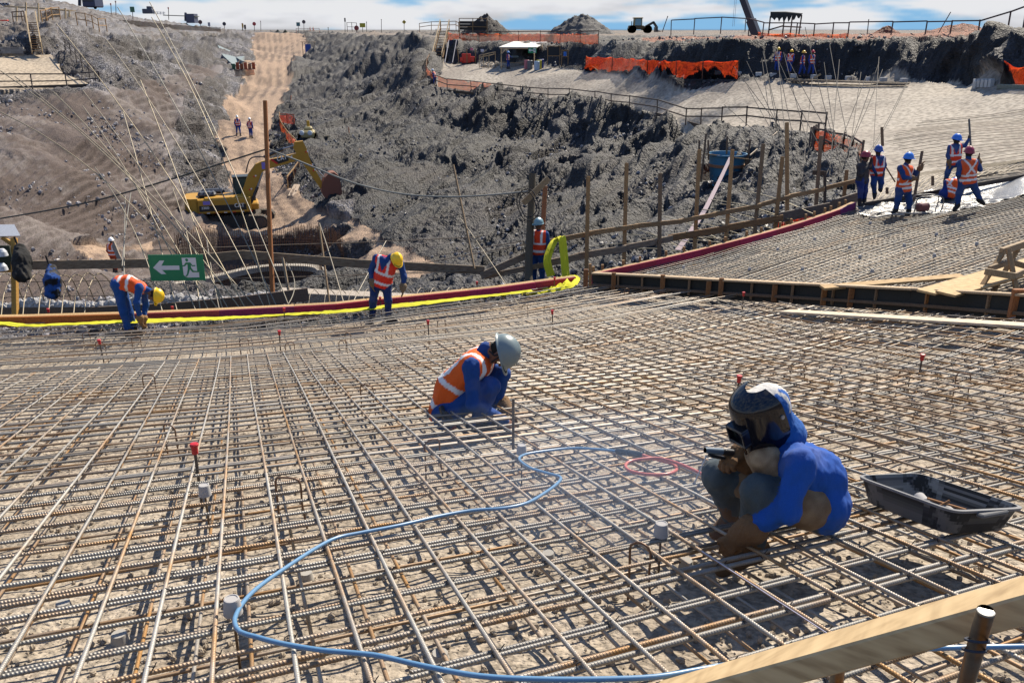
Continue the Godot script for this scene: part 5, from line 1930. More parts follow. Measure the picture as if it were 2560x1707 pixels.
func make_foreground() -> void:
	# timber rail with its two scaffold tubes
	var a := U(1700, 1736, 800)
	var b := U(2650, 1477, 1065)
	var rail := thing("timber_rail", "sunlit timber rail on scaffold tubes across the near corner", "railing", (a + b) * 0.5)
	var m := mb(rail.position)
	m.col = Color(0.60, 0.45, 0.25)
	var d := (b - a).normalized()
	m.beam(a - d * 0.6, b, 0.105, 0.074, Vector3.UP, 0.006)
	put("beam", m, mats.wood_x, rail)
	for k in 2:
		var top := U(2104, 1600, 905) if k == 0 else U(2466, 1528, 1090)
		var low := U(2090, 1720, 860) if k == 0 else U(2413, 1720, 1010)
		var dir := (low - top).normalized()
		var p := mb(rail.position)
		p.col = Color(0.20, 0.17, 0.13)
		var path := PackedVector3Array()
		for q in 15:
			path.append(top + dir * (q * 0.085))
		var v0 := p.v.size()
		p.tube(path, 0.020, 0.020, 14)
		for q in range(v0, p.v.size()):
			var n := cloth_noise.get_noise_3dv(p.v[q] * 22.0)
			p.c[q] = Color(0.15, 0.135, 0.12).lerp(Color(0.34, 0.14, 0.025), smoothstep(-0.1, 0.35, n))
		p.col = Color(0.36, 0.35, 0.33)
		p.lathe(Transform3D(Basis.IDENTITY, top), [Vector2(0.0, 0.002), Vector2(0.017, 0.002), Vector2(0.020, 0.001), Vector2(0.020, -0.004)], 14)
		putn("tube", k, p, mats.steel, rail)
	m = mb(rail.position)
	m.col = Color(0.03, 0.035, 0.05)
	for k in 2:
		var top := U(2444, 1600, 1068) if k == 0 else U(2437, 1624, 1058)
		var loop := PackedVector3Array()
		for q in 15:
			var an := TAU * q / 14.0
			loop.append(top + Vector3(cos(an) * 0.024, 0.012 * sin(an), sin(an) * 0.024))
		m.tube(loop, 0.0035, 0.0035, 5)
	put("binding_wire", m, mats.matte, rail)
	# welding cables
	var on := func(x: float, y: float, up := 0.026) -> Vector3: return G(x, y, MAT + up)
	var pts := PackedVector3Array()
	for q in [[1545, 1128], [1480, 1122], [1420, 1121], [1345, 1130], [1310, 1137], [1298, 1148], [1322, 1168], [1365, 1182], [1400, 1192], [1396, 1206], [1365, 1230], [1318, 1257], [1260, 1270], [1180, 1276], [1100, 1290], [1000, 1313], [900, 1332], [840, 1345], [790, 1370], [720, 1415], [650, 1464], [612, 1500], [590, 1535], [586, 1558], [600, 1580], [640, 1592], [700, 1608], [800, 1625], [880, 1632], [950, 1640], [1060, 1665], [1200, 1690], [1350, 1698], [1500, 1698], [1640, 1692], [1760, 1672], [1900, 1650], [2150, 1628], [2360, 1620], [2560, 1616], [2700, 1616]]:
		pts.append(on.call(q[0], q[1]))
	m = mb(pts[20])
	m.col = Color(0.10, 0.215, 0.36)
	m.tube(curve(pts, 0.05), 0.0095, 0.0095, 10)
	one("welding_cable", "pale blue cable snaking over the steel mat in the foreground", "cable", m, mats.plastic).position = pts[20]
	var cp := PackedVector3Array([on.call(1540, 1127), on.call(1608, 1138)])
	m = mb(cp[0])
	m.col = Color(0.022, 0.027, 0.03)
	m.tube(PackedVector3Array([cp[0], cp[0].lerp(cp[1], 0.05)]), 0.013, 0.021, 12)
	m.tube(PackedVector3Array([cp[0].lerp(cp[1], 0.05), cp[0].lerp(cp[1], 0.46)]), 0.021, 0.022, 12)
	m.tube(PackedVector3Array([cp[0].lerp(cp[1], 0.48), cp[0].lerp(cp[1], 0.94)]), 0.024, 0.022, 12)
	m.tube(PackedVector3Array([cp[0].lerp(cp[1], 0.94), cp[1]]), 0.022, 0.013, 12)
	one("cable_coupling", "black cable coupling joining the blue and the red welding cables", "coupling", m, mats.plastic).position = cp[0]
	pts = PackedVector3Array()
	for q in [[1608, 1138, 0.03], [1640, 1148, 0.03], [1682, 1160, 0.03], [1692, 1174, 0.03], [1668, 1185, 0.03], [1620, 1186, 0.03], [1578, 1178, 0.04], [1564, 1166, 0.05], [1574, 1154, 0.06], [1610, 1147, 0.07], [1650, 1146, 0.07], [1700, 1160, 0.06], [1750, 1182, 0.05], [1800, 1208, 0.04], [1850, 1215, 0.05], [1900, 1180, 0.10]]:
		pts.append(on.call(q[0], q[1], q[2]))
	var base: Vector3 = G(1822, 1440)
	pts.append(J(1930, 1150, base.z - 0.35))
	pts.append(J(1896, 1140, base.z - 0.15))
	m = mb(pts[6])
	m.col = Color(0.42, 0.10, 0.075)
	m.tube(curve(pts, 0.04), 0.0105, 0.0105, 10)
	one("welding_cable", "red cable looped once beside the welder's knee", "cable", m, mats.plastic).position = pts[6]
	# electrode holder in the gloved hand
	var e0 := J(1763, 1125, base.z - 0.02)
	var e1 := J(1862, 1134, base.z - 0.10)
	var eh := thing("electrode_holder", "blue and grey electrode holder in the welder's raised glove", "welding tool", e0)
	m = mb(e0)
	m.col = Color(0.08, 0.12, 0.17)
	m.tube(PackedVector3Array([e0, e0.lerp(e1, 0.05), e0.lerp(e1, 0.42)]), 0.013, 0.018, 12)
	m.col = Color(0.02, 0.022, 0.026)
	m.tube(PackedVector3Array([e0.lerp(e1, 0.42), e1]), 0.018, 0.016, 12)
	m.beam(e0 + Vector3(0.02, -0.028, 0), e0.lerp(e1, 0.5) + Vector3(0, -0.034, 0), 0.022, 0.016, Vector3.UP, 0.004)
	put("handle", m, mats.plastic, eh)
	m = mb(e0)
	m.col = Color(0.55, 0.54, 0.52)
	m.rod(J(1767, 1138, base.z - 0.01), J(1737, 1207, base.z + 0.03), 0.0036, 6)
	put("electrode", m, mats.matte, eh)
	# mortar tub
	var up := 0.15
	var rim := [G(2146, 1190, MAT + up), G(2300, 1186, MAT + up), G(2560, 1268, MAT + up), G(2386, 1280, MAT + up)]
	var cen: Vector3 = (rim[0] + rim[1] + rim[2] + rim[3]) * 0.25
	# square it up
	var lx: Vector3 = ((rim[3] + rim[2]) - (rim[0] + rim[1])) * 0.5
	var wx: Vector3 = ((rim[1] + rim[2]) - (rim[0] + rim[3])) * 0.5
	var tub := thing("mortar_tub", "black mortar tub crusted with pale cement beside the welder", "tub", cen)
	tub.position = cen
	var ring := func(k: float, y: float, n: int) -> PackedVector3Array:
		var o := PackedVector3Array()
		for j in n:
			var an := TAU * (j + 0.5) / n
			var c := cos(an)
			var s := sin(an)
			var pw := 0.22
			o.append(lx * (0.5 * k * signf(c) * pow(absf(c), pw)) + wx * (0.5 * k * signf(s) * pow(absf(s), pw)) + Vector3(0, y, 0))
		return o
	m = mb()
	var prof := [[0.84, -0.145], [0.87, -0.14], [1.0, -0.012], [1.045, -0.010], [1.055, 0.004], [1.0, 0.006], [0.975, -0.012], [0.86, -0.12], [0.0, -0.123]]
	var n := 120
	var fine := []
	for k in prof.size() - 1:
		var cut := 7 if k in [1, 6] else (4 if k == 7 else 1)
		for j in cut:
			fine.append([lerpf(prof[k][0], prof[k + 1][0], float(j) / cut), lerpf(prof[k][1], prof[k + 1][1], float(j) / cut), k])
	fine.append(prof[8] + [8])
	var pr := PackedVector3Array()
	for k in fine.size():
		var seg: int = fine[maxi(k - 1, 0)][2]
		var now: PackedVector3Array = ring.call(fine[k][0], fine[k][1], n)
		if k > 0:
			for j in n:
				var q := (now[j] + pr[j]) * 0.5
				var crust := clampf(0.45 + 1.8 * cloth_noise.get_noise_3dv((q + cen) * 9.0) + 1.0 * cloth_noise.get_noise_3dv((q + cen) * 45.0), 0, 1)
				var black := Color(0.020, 0.020, 0.023)
				m.col = black.lerp(Color(0.24, 0.235, 0.22), crust * (0.45 if seg < 2 else 0.9)) if seg != 3 and seg != 4 else black.lerp(Color(0.30, 0.30, 0.30), 0.6)
				m.quad(pr[j], now[j], now[(j + 1) % n], pr[(j + 1) % n])
		pr = now
	m.col = Color(0.02, 0.02, 0.023)
	var bot: PackedVector3Array = ring.call(0.84, -0.145, n)
	for j in n:
		m.tri(Vector3(0, -0.145, 0), bot[(j + 1) % n], bot[j])
	put("basin", m, mats.matte, tub)
	m = mb()
	m.col = Color(0.12, 0.12, 0.12)
	for s in [-1.0, 1.0]:
		m.box(Transform3D(Basis(lx.normalized(), Vector3.UP, lx.normalized().cross(Vector3.UP)), lx * (0.535 * s) + Vector3(0, -0.014, 0)), Vector3(0.045, 0.022, 0.16), 0.006)
	put("handle_lip", m, mats.matte, tub)
	for k in 2:
		var at := cen - lx * (0.12 - 0.26 * k) - Vector3(0, 0.09, 0) + wx * (0.02 + 0.03 * k)
		var sp := thing("concrete_spacer", "larger grey concrete cone spacer lying in the mortar tub" if k == 0 else "smaller grey spacer under the thin rod in the mortar tub", "spacer", at)
		m = mb()
		m.col = Color(0.33, 0.32, 0.31)
		m.lathe(Transform3D(Basis(lx.normalized(), 1.2 + k), Vector3.ZERO) * Transform3D(Basis(Vector3(1, 0, 0), 1.3)), [Vector2(0, 0.03), Vector2(0.028, 0.03), Vector2(0.034, 0.024), Vector2(0.040, -0.035), Vector2(0, -0.036)] if k == 0 else [Vector2(0, 0.018), Vector2(0.02, 0.018), Vector2(0.026, -0.02), Vector2(0, -0.02)], 16)
		put("cone", m, mats.matte, sp)
	m = mb(cen)
	m.col = Color(0.28, 0.14, 0.06)
	m.rod(cen - lx * 0.06 + Vector3(0, -0.055, 0), cen + lx * 0.30 + wx * 0.02 + Vector3(0, -0.045, 0), 0.006, 6)
	m.rod(cen + lx * 0.10 - wx * 0.08 + Vector3(0, -0.07, 0), cen + lx * 0.12 + wx * 0.05 + Vector3(0, -0.03, 0), 0.005, 6)
	one("thin_rod", "thin rusty cross of rods lying in the mortar tub", "rod", m, mats.matte).position = cen
	# pins with red caps
	var pins := [[505, 1110, "large red-capped pin nearest the viewer on the left"], [1838, 938, "red-capped pin right behind the welder's mask"], [2291, 884, "rightmost red-capped pin standing in the mat"], [702, 826, "red-capped pin right of middle in the left half of the mat"], [1073, 802, "red-capped pin just above the squatting worker"], [262, 848, "red-capped pin in front of the bending man"], [127, 772, "leftmost red-capped pin by the yellow hose"], [437, 767, "red-capped pin right of the bending man's helmet"], [712, 770, "red-capped pin below the tall rusty pole"], [1383, 775, "red-capped pin between the squatting worker and round post"], [1193, 705, "small red-capped pin left of the round timber post"], [1383, 693, "small red-capped pin before the bunched yellow hose"], [1855, 730, "small red-capped pin at the bar ends near the timber form"], [955, 742, "red-capped pin seen between the standing man's legs"]]
	var src: Node3D = null
	for q in pins:
		var at := pin_foot(q[0], q[1], 0.47)
		if src == null:
			src = thing("capped_pin", q[2], "pin", at, "red-capped pins standing in the mat")
			m = mb()
			m.col = Color(0.10, 0.085, 0.075)
			m.rod(Vector3(0, -0.03, 0), Vector3(0, 0.42, 0), 0.0105, 8)
			put("rod", m, mats.bar, src)
			m = mb()
			m.col = Color(0.42, 0.018, 0.022)
			m.lathe(Transform3D.IDENTITY, [Vector2(0, 0.475), Vector2(0.024, 0.474), Vector2(0.029, 0.468), Vector2(0.029, 0.456), Vector2(0.022, 0.450), Vector2(0.0205, 0.40), Vector2(0.012, 0.399)], 14)
			put("red_cap", m, mats.plastic, src)
		else:
			var c: Node3D = src.duplicate()
			c.name = numbered("capped_pin")
			add_child(c, true)
			c.position = at
			c.rotation = Vector3(rng.randf_range(-0.06, 0.06), 0, rng.randf_range(-0.06, 0.06))
			tag(c, q[2], "pin", "red-capped pins standing in the mat")
	# grey cone caps
	var cones := [[600, 1496, "grey cone cap beside the blue cable's bend at lower left"], [525, 1212, "grey cone cap just below the large red-capped pin"], [1304, 1112, "grey cone cap by the blue cable under the squatting worker's hands"], [1645, 1308, "grey cone cap left of the welder's lower glove"]]
	src = null
	for q in cones:
		src = cone_pin(q[2], pin_foot(q[0], q[1], 0.34), "grey cone caps in the near mat", src)
	for q in [[550, 780, "", 0], [900, 790, "", 1], [1050, 685, "", 2], [1180, 790, "", 3], [1245, 630, "", 4], [1395, 590, "", 5], [1430, 675, "", 6], [1485, 725, "", 7], [1540, 545, "", 8], [1550, 800, "", 9], [1720, 665, "", 10], [1880, 718, "", 11], [1890, 605, "", 12], [2025, 555, "", 13], [2105, 655, "", 14]]:
		src = cone_pin("small grey cone cap on the dense far mat, %s from the left" % nth(q[3]), G(1450 + q[0] / 2.119, 300 + q[1] / 2.119, MAT + 0.02) - Vector3(0, 0.30, 0), "small grey caps on the far mat", src)
	for q in [[160, 1527, 0], [235, 1115, 1], [260, 1070, 2], [300, 1607, 3], [680, 1235, 4], [765, 1450, 5], [1100, 1655, 6], [1370, 1400, 7], [1715, 1420, 8], [2390, 960, 9]]:
		var at := G(q[0], q[1])
		m = mb()
		m.col = Color(0.30, 0.285, 0.255)
		m.lathe(Transform3D(Basis(Vector3.UP, rng.randf() * 3.0), Vector3(0, -0.004, 0)), [Vector2(0, 0.052), Vector2(0.032, 0.052), Vector2(0.042, 0.0)], 12)
		one("concrete_spacer", "grey concrete spacer under the lower bars, %s from the left" % nth(q[2]), "spacer", m, mats.matte, "spacer blocks under the lower bars").position = at
	# loose bar standing before the squatting worker, and hammer hanging from his belt
	m = mb()
	m.col = Color(0.13, 0.115, 0.10)
	m.rod(Vector3(0, 0, 0), Vector3(0, 0.62, 0), 0.011, 8)
	one("upright_bar", "bare upright steel bar in front of the squatting worker's hands", "steel bar", m, mats.bar).position = G(1283, 1184)
	var wb := G(1188, 1083)
	var h0 := J(1112, 1030, wb.z + 0.26)
	var h1 := J(1206, 1130, wb.z + 0.34)
	var ham := thing("hammer", "long-handled hammer hanging from the squatting worker's belt", "hammer", h0)
	m = mb(h0)
	m.col = Color(0.055, 0.042, 0.038)
	m.tube(PackedVector3Array([h0, h0.lerp(h1, 0.5), h1]), 0.018, 0.013, 8)
	put("handle", m, mats.wood, ham)
	m = mb(h0)
	m.col = Color(0.045, 0.047, 0.05)
	m.beam(J(1102, 1015, wb.z + 0.22), J(1116, 1060, wb.z + 0.30), 0.04, 0.05, Vector3.UP, 0.008)
	m.beam(J(1092, 1042, wb.z + 0.24), J(1122, 1036, wb.z + 0.26), 0.035, 0.035, Vector3.UP, 0.006)
	put("head", m, mats.steel, ham)
	# bent bars (chairs) that hold the top layer up
	for q in [[212, 880, 0], [245, 905, 1], [335, 895, 2], [365, 1010, 3], [420, 1145, 4], [602, 895, 5], [700, 1320, 6], [716, 905, 7], [820, 1000, 8], [850, 905, 9], [865, 880, 10], [905, 1040, 11], [965, 865, 12], [1040, 850, 13], [1065, 1200, 14], [1095, 850, 15], [1185, 820, 16], [1305, 800, 17], [1360, 800, 18], [1560, 760, 19], [1570, 1500, 20], [1620, 770, 21], [1975, 960, 22], [2070, 985, 23], [2240, 990, 24], [2380, 1010, 25]]:
		var at := G(q[0], q[1])
		var w := rng.randf_range(0.10, 0.16)
		var hh := rng.randf_range(0.28, 0.36)
		var dirw := Vector3(rng.randf_range(0.6, 1.0), 0, rng.randf_range(-0.5, 0.5)).normalized()
		m = mb()
		m.col = Color(0.17, 0.095, 0.055)
		m.tube(curve(PackedVector3Array([Vector3(0, 0, 0), Vector3(0, hh * 0.55, 0), Vector3(0, hh * 0.92, 0), dirw * 0.03 + Vector3(0, hh, 0), dirw * (w - 0.03) + Vector3(0, hh, 0), dirw * w + Vector3(0, hh * 0.9, 0), dirw * w + Vector3(0, hh * 0.5, 0), dirw * (w + 0.02)]), 0.04), 0.0065, 0.0065, 6)
		one("bent_bar", "thin rusty bar bent into a hoop, %s such hoop from the mat's left" % nth(q[2]), "steel bar", m, mats.bar, "bent support hoops in the mat").position = at
	# clods and crumbs on the ground under the steel
	var ch := MB.new()
	ch.col = Color(1, 1, 1)
	rock(ch, Vector3.ZERO, 0.5, 8)
	var mm := MultiMesh.new()
	mm.transform_format = MultiMesh.TRANSFORM_3D
	mm.mesh = ch.mesh()
	mm.instance_count = 9000
	for k in 9000:
		var z := -1.6 - 9.0 * pow(rng.randf(), 1.3)
		var x := rng.randf_range(-1, 1) * (0.60 * -z + 0.4)
		var r := 0.006 + 0.024 * pow(rng.randf(), 3.0)
		mm.set_instance_transform(k, Transform3D(Basis.from_euler(Vector3(rng.randf() * 6, rng.randf() * 6, rng.randf() * 6)).scaled(Vector3(r, r, r) * 1.4), Vector3(x, S.at(x, z) + r * 0.2, z)))
	var mi := MultiMeshInstance3D.new()
	mi.name = "earth_clod"
	mi.multimesh = mm
	mi.material_override = mats.clod
	mi.set_meta("kind", "stuff")
	mi.set_meta("label", "small clods of pale earth strewn on the ground under the steel")
	mi.set_meta("category", "clods")
	add_child(mi, true)
	# string line of the setting out
	m = mb()
	m.col = Color(0.5, 0.48, 0.6)
	m.rod(G(1755, 1378, MAT + 0.03), G(2080, 1590, MAT + 0.04), 0.0022, 4)
	one("string_line", "thin pale string stretched over the mat below the welder", "string", m, mats.matte)

func pin_foot(px: float, ytop: float, h: float) -> Vector3:
	var y := ytop + 30.0
	for k in 40:
		var g := G(px, y)
		var top := g + Vector3(0, h, 0)
		var rel := top - Vector3(0, CY, 0)
		var dep := -(rel.z * CT + rel.y * ST)
		var yy := 853.5 - (rel.y * CT - rel.z * ST) / dep * F
		y += (ytop - yy) * 0.7
		if absf(ytop - yy) < 0.5:
			break
	return G(px, y)

func cone_pin(label: String, at: Vector3, group: String, src: Node3D) -> Node3D:
	if src:
		var c: Node3D = src.duplicate()
		c.name = numbered("cone_cap")
		add_child(c, true)
		c.position = at
		tag(c, label, "cap", group)
		return src
	var o := thing("cone_cap", label, "cap", at, group)
	var m := mb()
	m.col = Color(0.12, 0.075, 0.045)
	m.rod(Vector3(0, -0.03, 0), Vector3(0, 0.28, 0), 0.006, 6)
	put("rod", m, mats.bar, o)
	m = mb()
	m.col = Color(0.33, 0.32, 0.31)
	m.lathe(Transform3D.IDENTITY, [Vector2(0, 0.338), Vector2(0.022, 0.338), Vector2(0.024, 0.341), Vector2(0.029, 0.340), Vector2(0.031, 0.334), Vector2(0.038, 0.272), Vector2(0.012, 0.270)], 16)
	put("cone", m, mats.matte, o)
	return o

func make_edge() -> void:
	# board that closes the near slab, orange then purple then pink
	var bx := [[-200, 812], [60, 808], [329, 800], [548, 791], [736, 781], [841, 775], [919, 766], [1060, 752], [1175, 740], [1248, 732], [1340, 719], [1440, 706]]
	var cols := [Color(0.42, 0.13, 0.02), Color(0.44, 0.135, 0.025), Color(0.36, 0.06, 0.06), Color(0.24, 0.025, 0.10), Color(0.38, 0.02, 0.06), Color(0.42, 0.02, 0.055), Color(0.36, 0.03, 0.06), Color(0.40, 0.02, 0.055), Color(0.34, 0.02, 0.10), Color(0.40, 0.02, 0.08), Color(0.36, 0.03, 0.06)]
	var root := thing("edge_form", "painted edge board along the near mat, orange turning purple and pink", "formwork", G(600, 784, MAT))
	for k in bx.size() - 1:
		var a := G(bx[k][0], bx[k][1], MAT)
		var b := G(bx[k + 1][0], bx[k + 1][1], MAT)
		var m := mb(root.position)
		m.col = cols[k]
		m.beam(a + Vector3(0, 0.03, 0), b + Vector3(0, 0.03, 0), 0.03, 0.19, Vector3.UP, 0.004)
		putn("board", k, m, mats.wood, root)
		m = mb(root.position)
		m.col = wood_tone(Color(0.42, 0.28, 0.13))
		var o := (b - a).cross(Vector3.UP).normalized()
		if o.z > 0:
			o = -o
		m.beam(a + o * 0.085 + Vector3(0, 0.105, 0), b + o * 0.085 + Vector3(0, 0.105, 0), 0.13, 0.05, Vector3.UP, 0.004)
		putn("cap_rail", k, m, mats.wood, root)
	# second, dark board outside it
	var low := thing("lower_form", "dark timber board standing outside the painted edge board", "formwork", U(300, 775, 110))
	for k in 4:
		var px := [[-100, 780], [230, 778], [420, 768], [600, 752], [770, 730]]
		var m := mb(low.position)
		m.col = wood_tone(Color(0.15, 0.115, 0.09))
		m.beam(U(px[k][0], px[k][1], 112) - Vector3(0, 0.05, 0), U(px[k + 1][0], px[k + 1][1], 110) - Vector3(0, 0.05, 0), 0.04, 0.30, Vector3.UP, 0.004)
		putn("board", k, m, mats.wood, low)
	var cb := mb(U(900, 722, 92))
	cb.col = Color(0.40, 0.36, 0.31)
	cb.beam(U(700, 722, 94) - Vector3(0, 0.15, 0), U(1130, 742, 90) - Vector3(0, 0.15, 0), 0.5, 0.25, Vector3.UP, 0.01)
	one("concrete_upstand", "pale concrete upstand with bent bars behind the standing man", "concrete wall", cb, mats.blind2).position = U(900, 722, 92)
	# pink board round the far slab
	var px := [[1478, 700], [1535, 687], [1640, 664], [1752, 638], [1850, 613], [1941, 588], [2010, 567], [2063, 549], [2100, 536], [2138, 518]]
	root = thing("edge_form", "long pink board curving up beside the far mat", "formwork", G(1850, 613))
	for k in px.size() - 1:
		var a := G(px[k][0], px[k][1], MAT)
		var b := G(px[k + 1][0], px[k + 1][1], MAT)
		var m := mb(root.position)
		m.col = [Color(0.40, 0.025, 0.09), Color(0.36, 0.03, 0.07)][k % 2] if k < 8 else Color(0.22, 0.02, 0.16)
		m.beam(a + Vector3(0, 0.02, 0), b + Vector3(0, 0.02, 0), 0.03, 0.24, Vector3.UP, 0.004)
		putn("board", k, m, mats.wood, root)
		m = mb(root.position)
		m.col = wood_tone(Color(0.40, 0.26, 0.13))
		var o := (b - a).cross(Vector3.UP).normalized()
		if o.x > 0:
			o = -o
		m.beam(a + o * 0.07 + Vector3(0, 0.115, 0), b + o * 0.07 + Vector3(0, 0.115, 0), 0.10, 0.045, Vector3.UP, 0.004)
		putn("cap_rail", k, m, mats.wood, root)
		for e in 2:
			var q := a.lerp(b, 0.3 + 0.4 * e) + o * 0.16
			m = mb(root.position)
			m.col = wood_tone(WOOD)
			m.beam(q - Vector3(0, 0.3, 0), q + Vector3(0, 0.25, 0), 0.06, 0.06, Vector3.FORWARD, 0.004)
			putn("stake", k * 2 + e, m, mats.wood, root)
	# timber box form between the two mats
	var fx := [[1482, 712], [1640, 721], [1800, 732], [2000, 744], [2280, 762], [2580, 786]]
	root = thing("box_form", "long low timber form with dark plywood face between the two mats", "formwork", G(2000, 744))
	for k in fx.size() - 1:
		var a := G(fx[k][0], fx[k][1], MAT)
		var b := G(fx[k + 1][0], fx[k + 1][1], MAT)
		var m := mb(root.position)
		m.col = Color(0.022, 0.024, 0.026)
		m.beam(a + Vector3(0, 0.06, -0.05), b + Vector3(0, 0.06, -0.05), 0.02, 0.40)
		putn("plywood", k, m, mats.wood, root)
		m = mb(root.position)
		m.col = wood_tone(Color(0.44, 0.34, 0.22))
		m.beam(a + Vector3(0, 0.265, 0), b + Vector3(0, 0.265, 0), 0.14, 0.035, Vector3.UP, 0.004)
		putn("top_plank", k, m, mats.wood, root)
		m = mb(root.position)
		m.col = wood_tone(Color(0.13, 0.09, 0.06))
		m.beam(a + Vector3(0, 0.01, 0.02), b + Vector3(0, 0.01, 0.02), 0.10, 0.05, Vector3.UP, 0.004)
		putn("bottom_plank", k, m, mats.wood, root)
	var st := [175, 200, 327, 433, 575, 675, 740, 905, 1022, 1120, 1282, 1335, 1424, 1560, 1827, 2150]
	for k in st.size():
		var x: float = 1450 + st[k] / 2.119
		var y := 712.0
		for j in fx.size() - 1:
			if x >= fx[j][0] and x <= fx[j + 1][0]:
				y = remap(x, fx[j][0], fx[j + 1][0], fx[j][1], fx[j + 1][1])
		var a := G(x, y, MAT) + Vector3(0, 0, 0.055)
		var big := k in [0, 3, 5, 6, 8, 10, 12, 14]
		var m := mb(root.position)
		m.col = wood_tone(Color(0.27, 0.13, 0.05) if big else Color(0.22, 0.15, 0.09))
		m.beam(a + Vector3(0, -0.08, 0.03 if big else -0.02), a + Vector3(0, 0.32 if k in [0, 3, 6] else 0.245, 0.03 if big else -0.02), 0.09 if big else 0.04, 0.05, Vector3.FORWARD, 0.004)
		putn("stiffener", k, m, mats.wood, root)
	timber("stub_post", "thick orange-brown timber stub at the right end of the form", "post", G(2527, 780, MAT) + Vector3(0, -0.05, 0.1), G(2527, 780, MAT) + Vector3(0, 0.36, 0.1), 0.16, 0.07, Color(0.34, 0.14, 0.05), "", Vector3.FORWARD)
	timber("stub_post", "dark timber stub at the left corner of the form", "post", G(1464, 708, MAT) + Vector3(0, -0.1, 0), G(1464, 708, MAT) + Vector3(0, 0.32, 0), 0.10, 0.05, Color(0.20, 0.10, 0.05), "", Vector3.FORWARD)
	timber("stub_post", "thin pale timber stake at the left corner of the form", "post", G(1476, 710, MAT) + Vector3(0, -0.1, 0), G(1474, 710, MAT) + Vector3(0, 0.46, 0), 0.06, 0.05, WOOD, "", Vector3.FORWARD)
	# loose boards
	timber("plank", "long pale plank lying across the near mat at right", "plank", G(1962, 778, MAT + 0.03), G(2640, 818, MAT + 0.03), 0.26, 0.035, Color(0.60, 0.52, 0.40))
	timber("plank", "narrow plank lying on the far mat behind the form", "plank", G(2056, 719, MAT + 0.28), G(2408, 690, MAT + 0.06), 0.22, 0.04, Color(0.42, 0.29, 0.14))
	timber("plank", "left board of the wide gangway by the trestle", "plank", G(2316, 731, MAT + 0.285), G(2640, 636, MAT + 0.06), 0.30, 0.035, Color(0.48, 0.35, 0.18))
	timber("plank", "right board of the wide gangway by the trestle", "plank", G(2364, 735, MAT + 0.285), G(2700, 642, MAT + 0.06), 0.30, 0.035, Color(0.48, 0.34, 0.17))
	# trestle
	var tr := func(x: float, y: float, s: float) -> Vector3: return U(2160 + x / 3.36, 580 + y / 3.36, s)
	var tp: Vector3 = tr.call(1200, 330, 152)
	root = thing("trestle", "timber trestle standing on the far mat at the right edge", "trestle", tp)
	var parts := [["ridge", [1155, 165, 161], [1420, 75, 155], 0.06, 0.11], ["leg", [1165, 185, 161], [930, 555, 165], 0.07, 0.05], ["leg", [1215, 140, 162], [1305, 575, 166], 0.07, 0.05], ["leg", [1312, 115, 157], [1060, 555, 159], 0.07, 0.05], ["leg", [1400, 90, 157], [1480, 545, 159], 0.07, 0.05], ["brace", [1020, 330, 165], [1275, 372, 166], 0.04, 0.10], ["brace", [1270, 368, 166], [1420, 300, 159], 0.04, 0.09], ["brace", [1050, 310, 164], [1235, 250, 159], 0.04, 0.09], ["brace", [1235, 250, 159], [1480, 320, 159], 0.04, 0.09]]
	var cnt := {}
	for q in parts:
		var m := mb(tp)
		m.col = wood_tone(Color(0.33, 0.21, 0.10) if q[0] == "leg" else Color(0.32, 0.24, 0.15))
		m.beam(tr.call(q[1][0], q[1][1], q[1][2]), tr.call(q[2][0], q[2][1], q[2][2]), q[3], q[4], Vector3.UP, 0.005)
		putn(q[0], cnt.get(q[0], 0), m, mats.wood, root)
		cnt[q[0]] = cnt.get(q[0], 0) + 1
	# yellow lay-flat hose along the edge
	var hp := PackedVector3Array()
	for q in [[-200, 808], [0, 808], [60, 813], [150, 811], [300, 804], [450, 799], [600, 793], [720, 786], [850, 778], [960, 767], [1080, 755], [1180, 743], [1260, 735], [1330, 726]]:
		hp.append(G(q[0], q[1], MAT + 0.05))
	hose("lay_flat_hose", "bright yellow flat hose laid along the edge board", curve(hp, 0.12), 0.19, 0.02, 3)
	hp = PackedVector3Array()
	for q in [[1255, 735, 0.1], [1300, 722, 0.2], [1345, 712, 0.28], [1400, 700, 0.34], [1432, 692, 0.36], [1420, 710, 0.30], [1370, 725, 0.2], [1310, 735, 0.12]]:
		hp.append(G(q[0], q[1], q[2]))
	hose("lay_flat_hose", "crumpled yellow hose end bunched beside the round post", curve(hp, 0.08), 0.32, 0.08, 4)
	for k in 2:
		hp = PackedVector3Array()
		for q in ([[1378, 690, 103], [1368, 650, 103], [1382, 610, 102], [1396, 595, 101]] if k == 0 else [[1396, 594, 101], [1404, 592, 102.5], [1408, 620, 103], [1412, 660, 103.5], [1416, 702, 104]]):
			hp.append(U(q[0], q[1], q[2]))
		hose("lay_flat_hose", ["olive yellow hose length slanting down from the upper rail", "bright yellow hose length hanging straight down over the rail"][k], curve(hp, 0.06), 0.20, 0.02, 4)

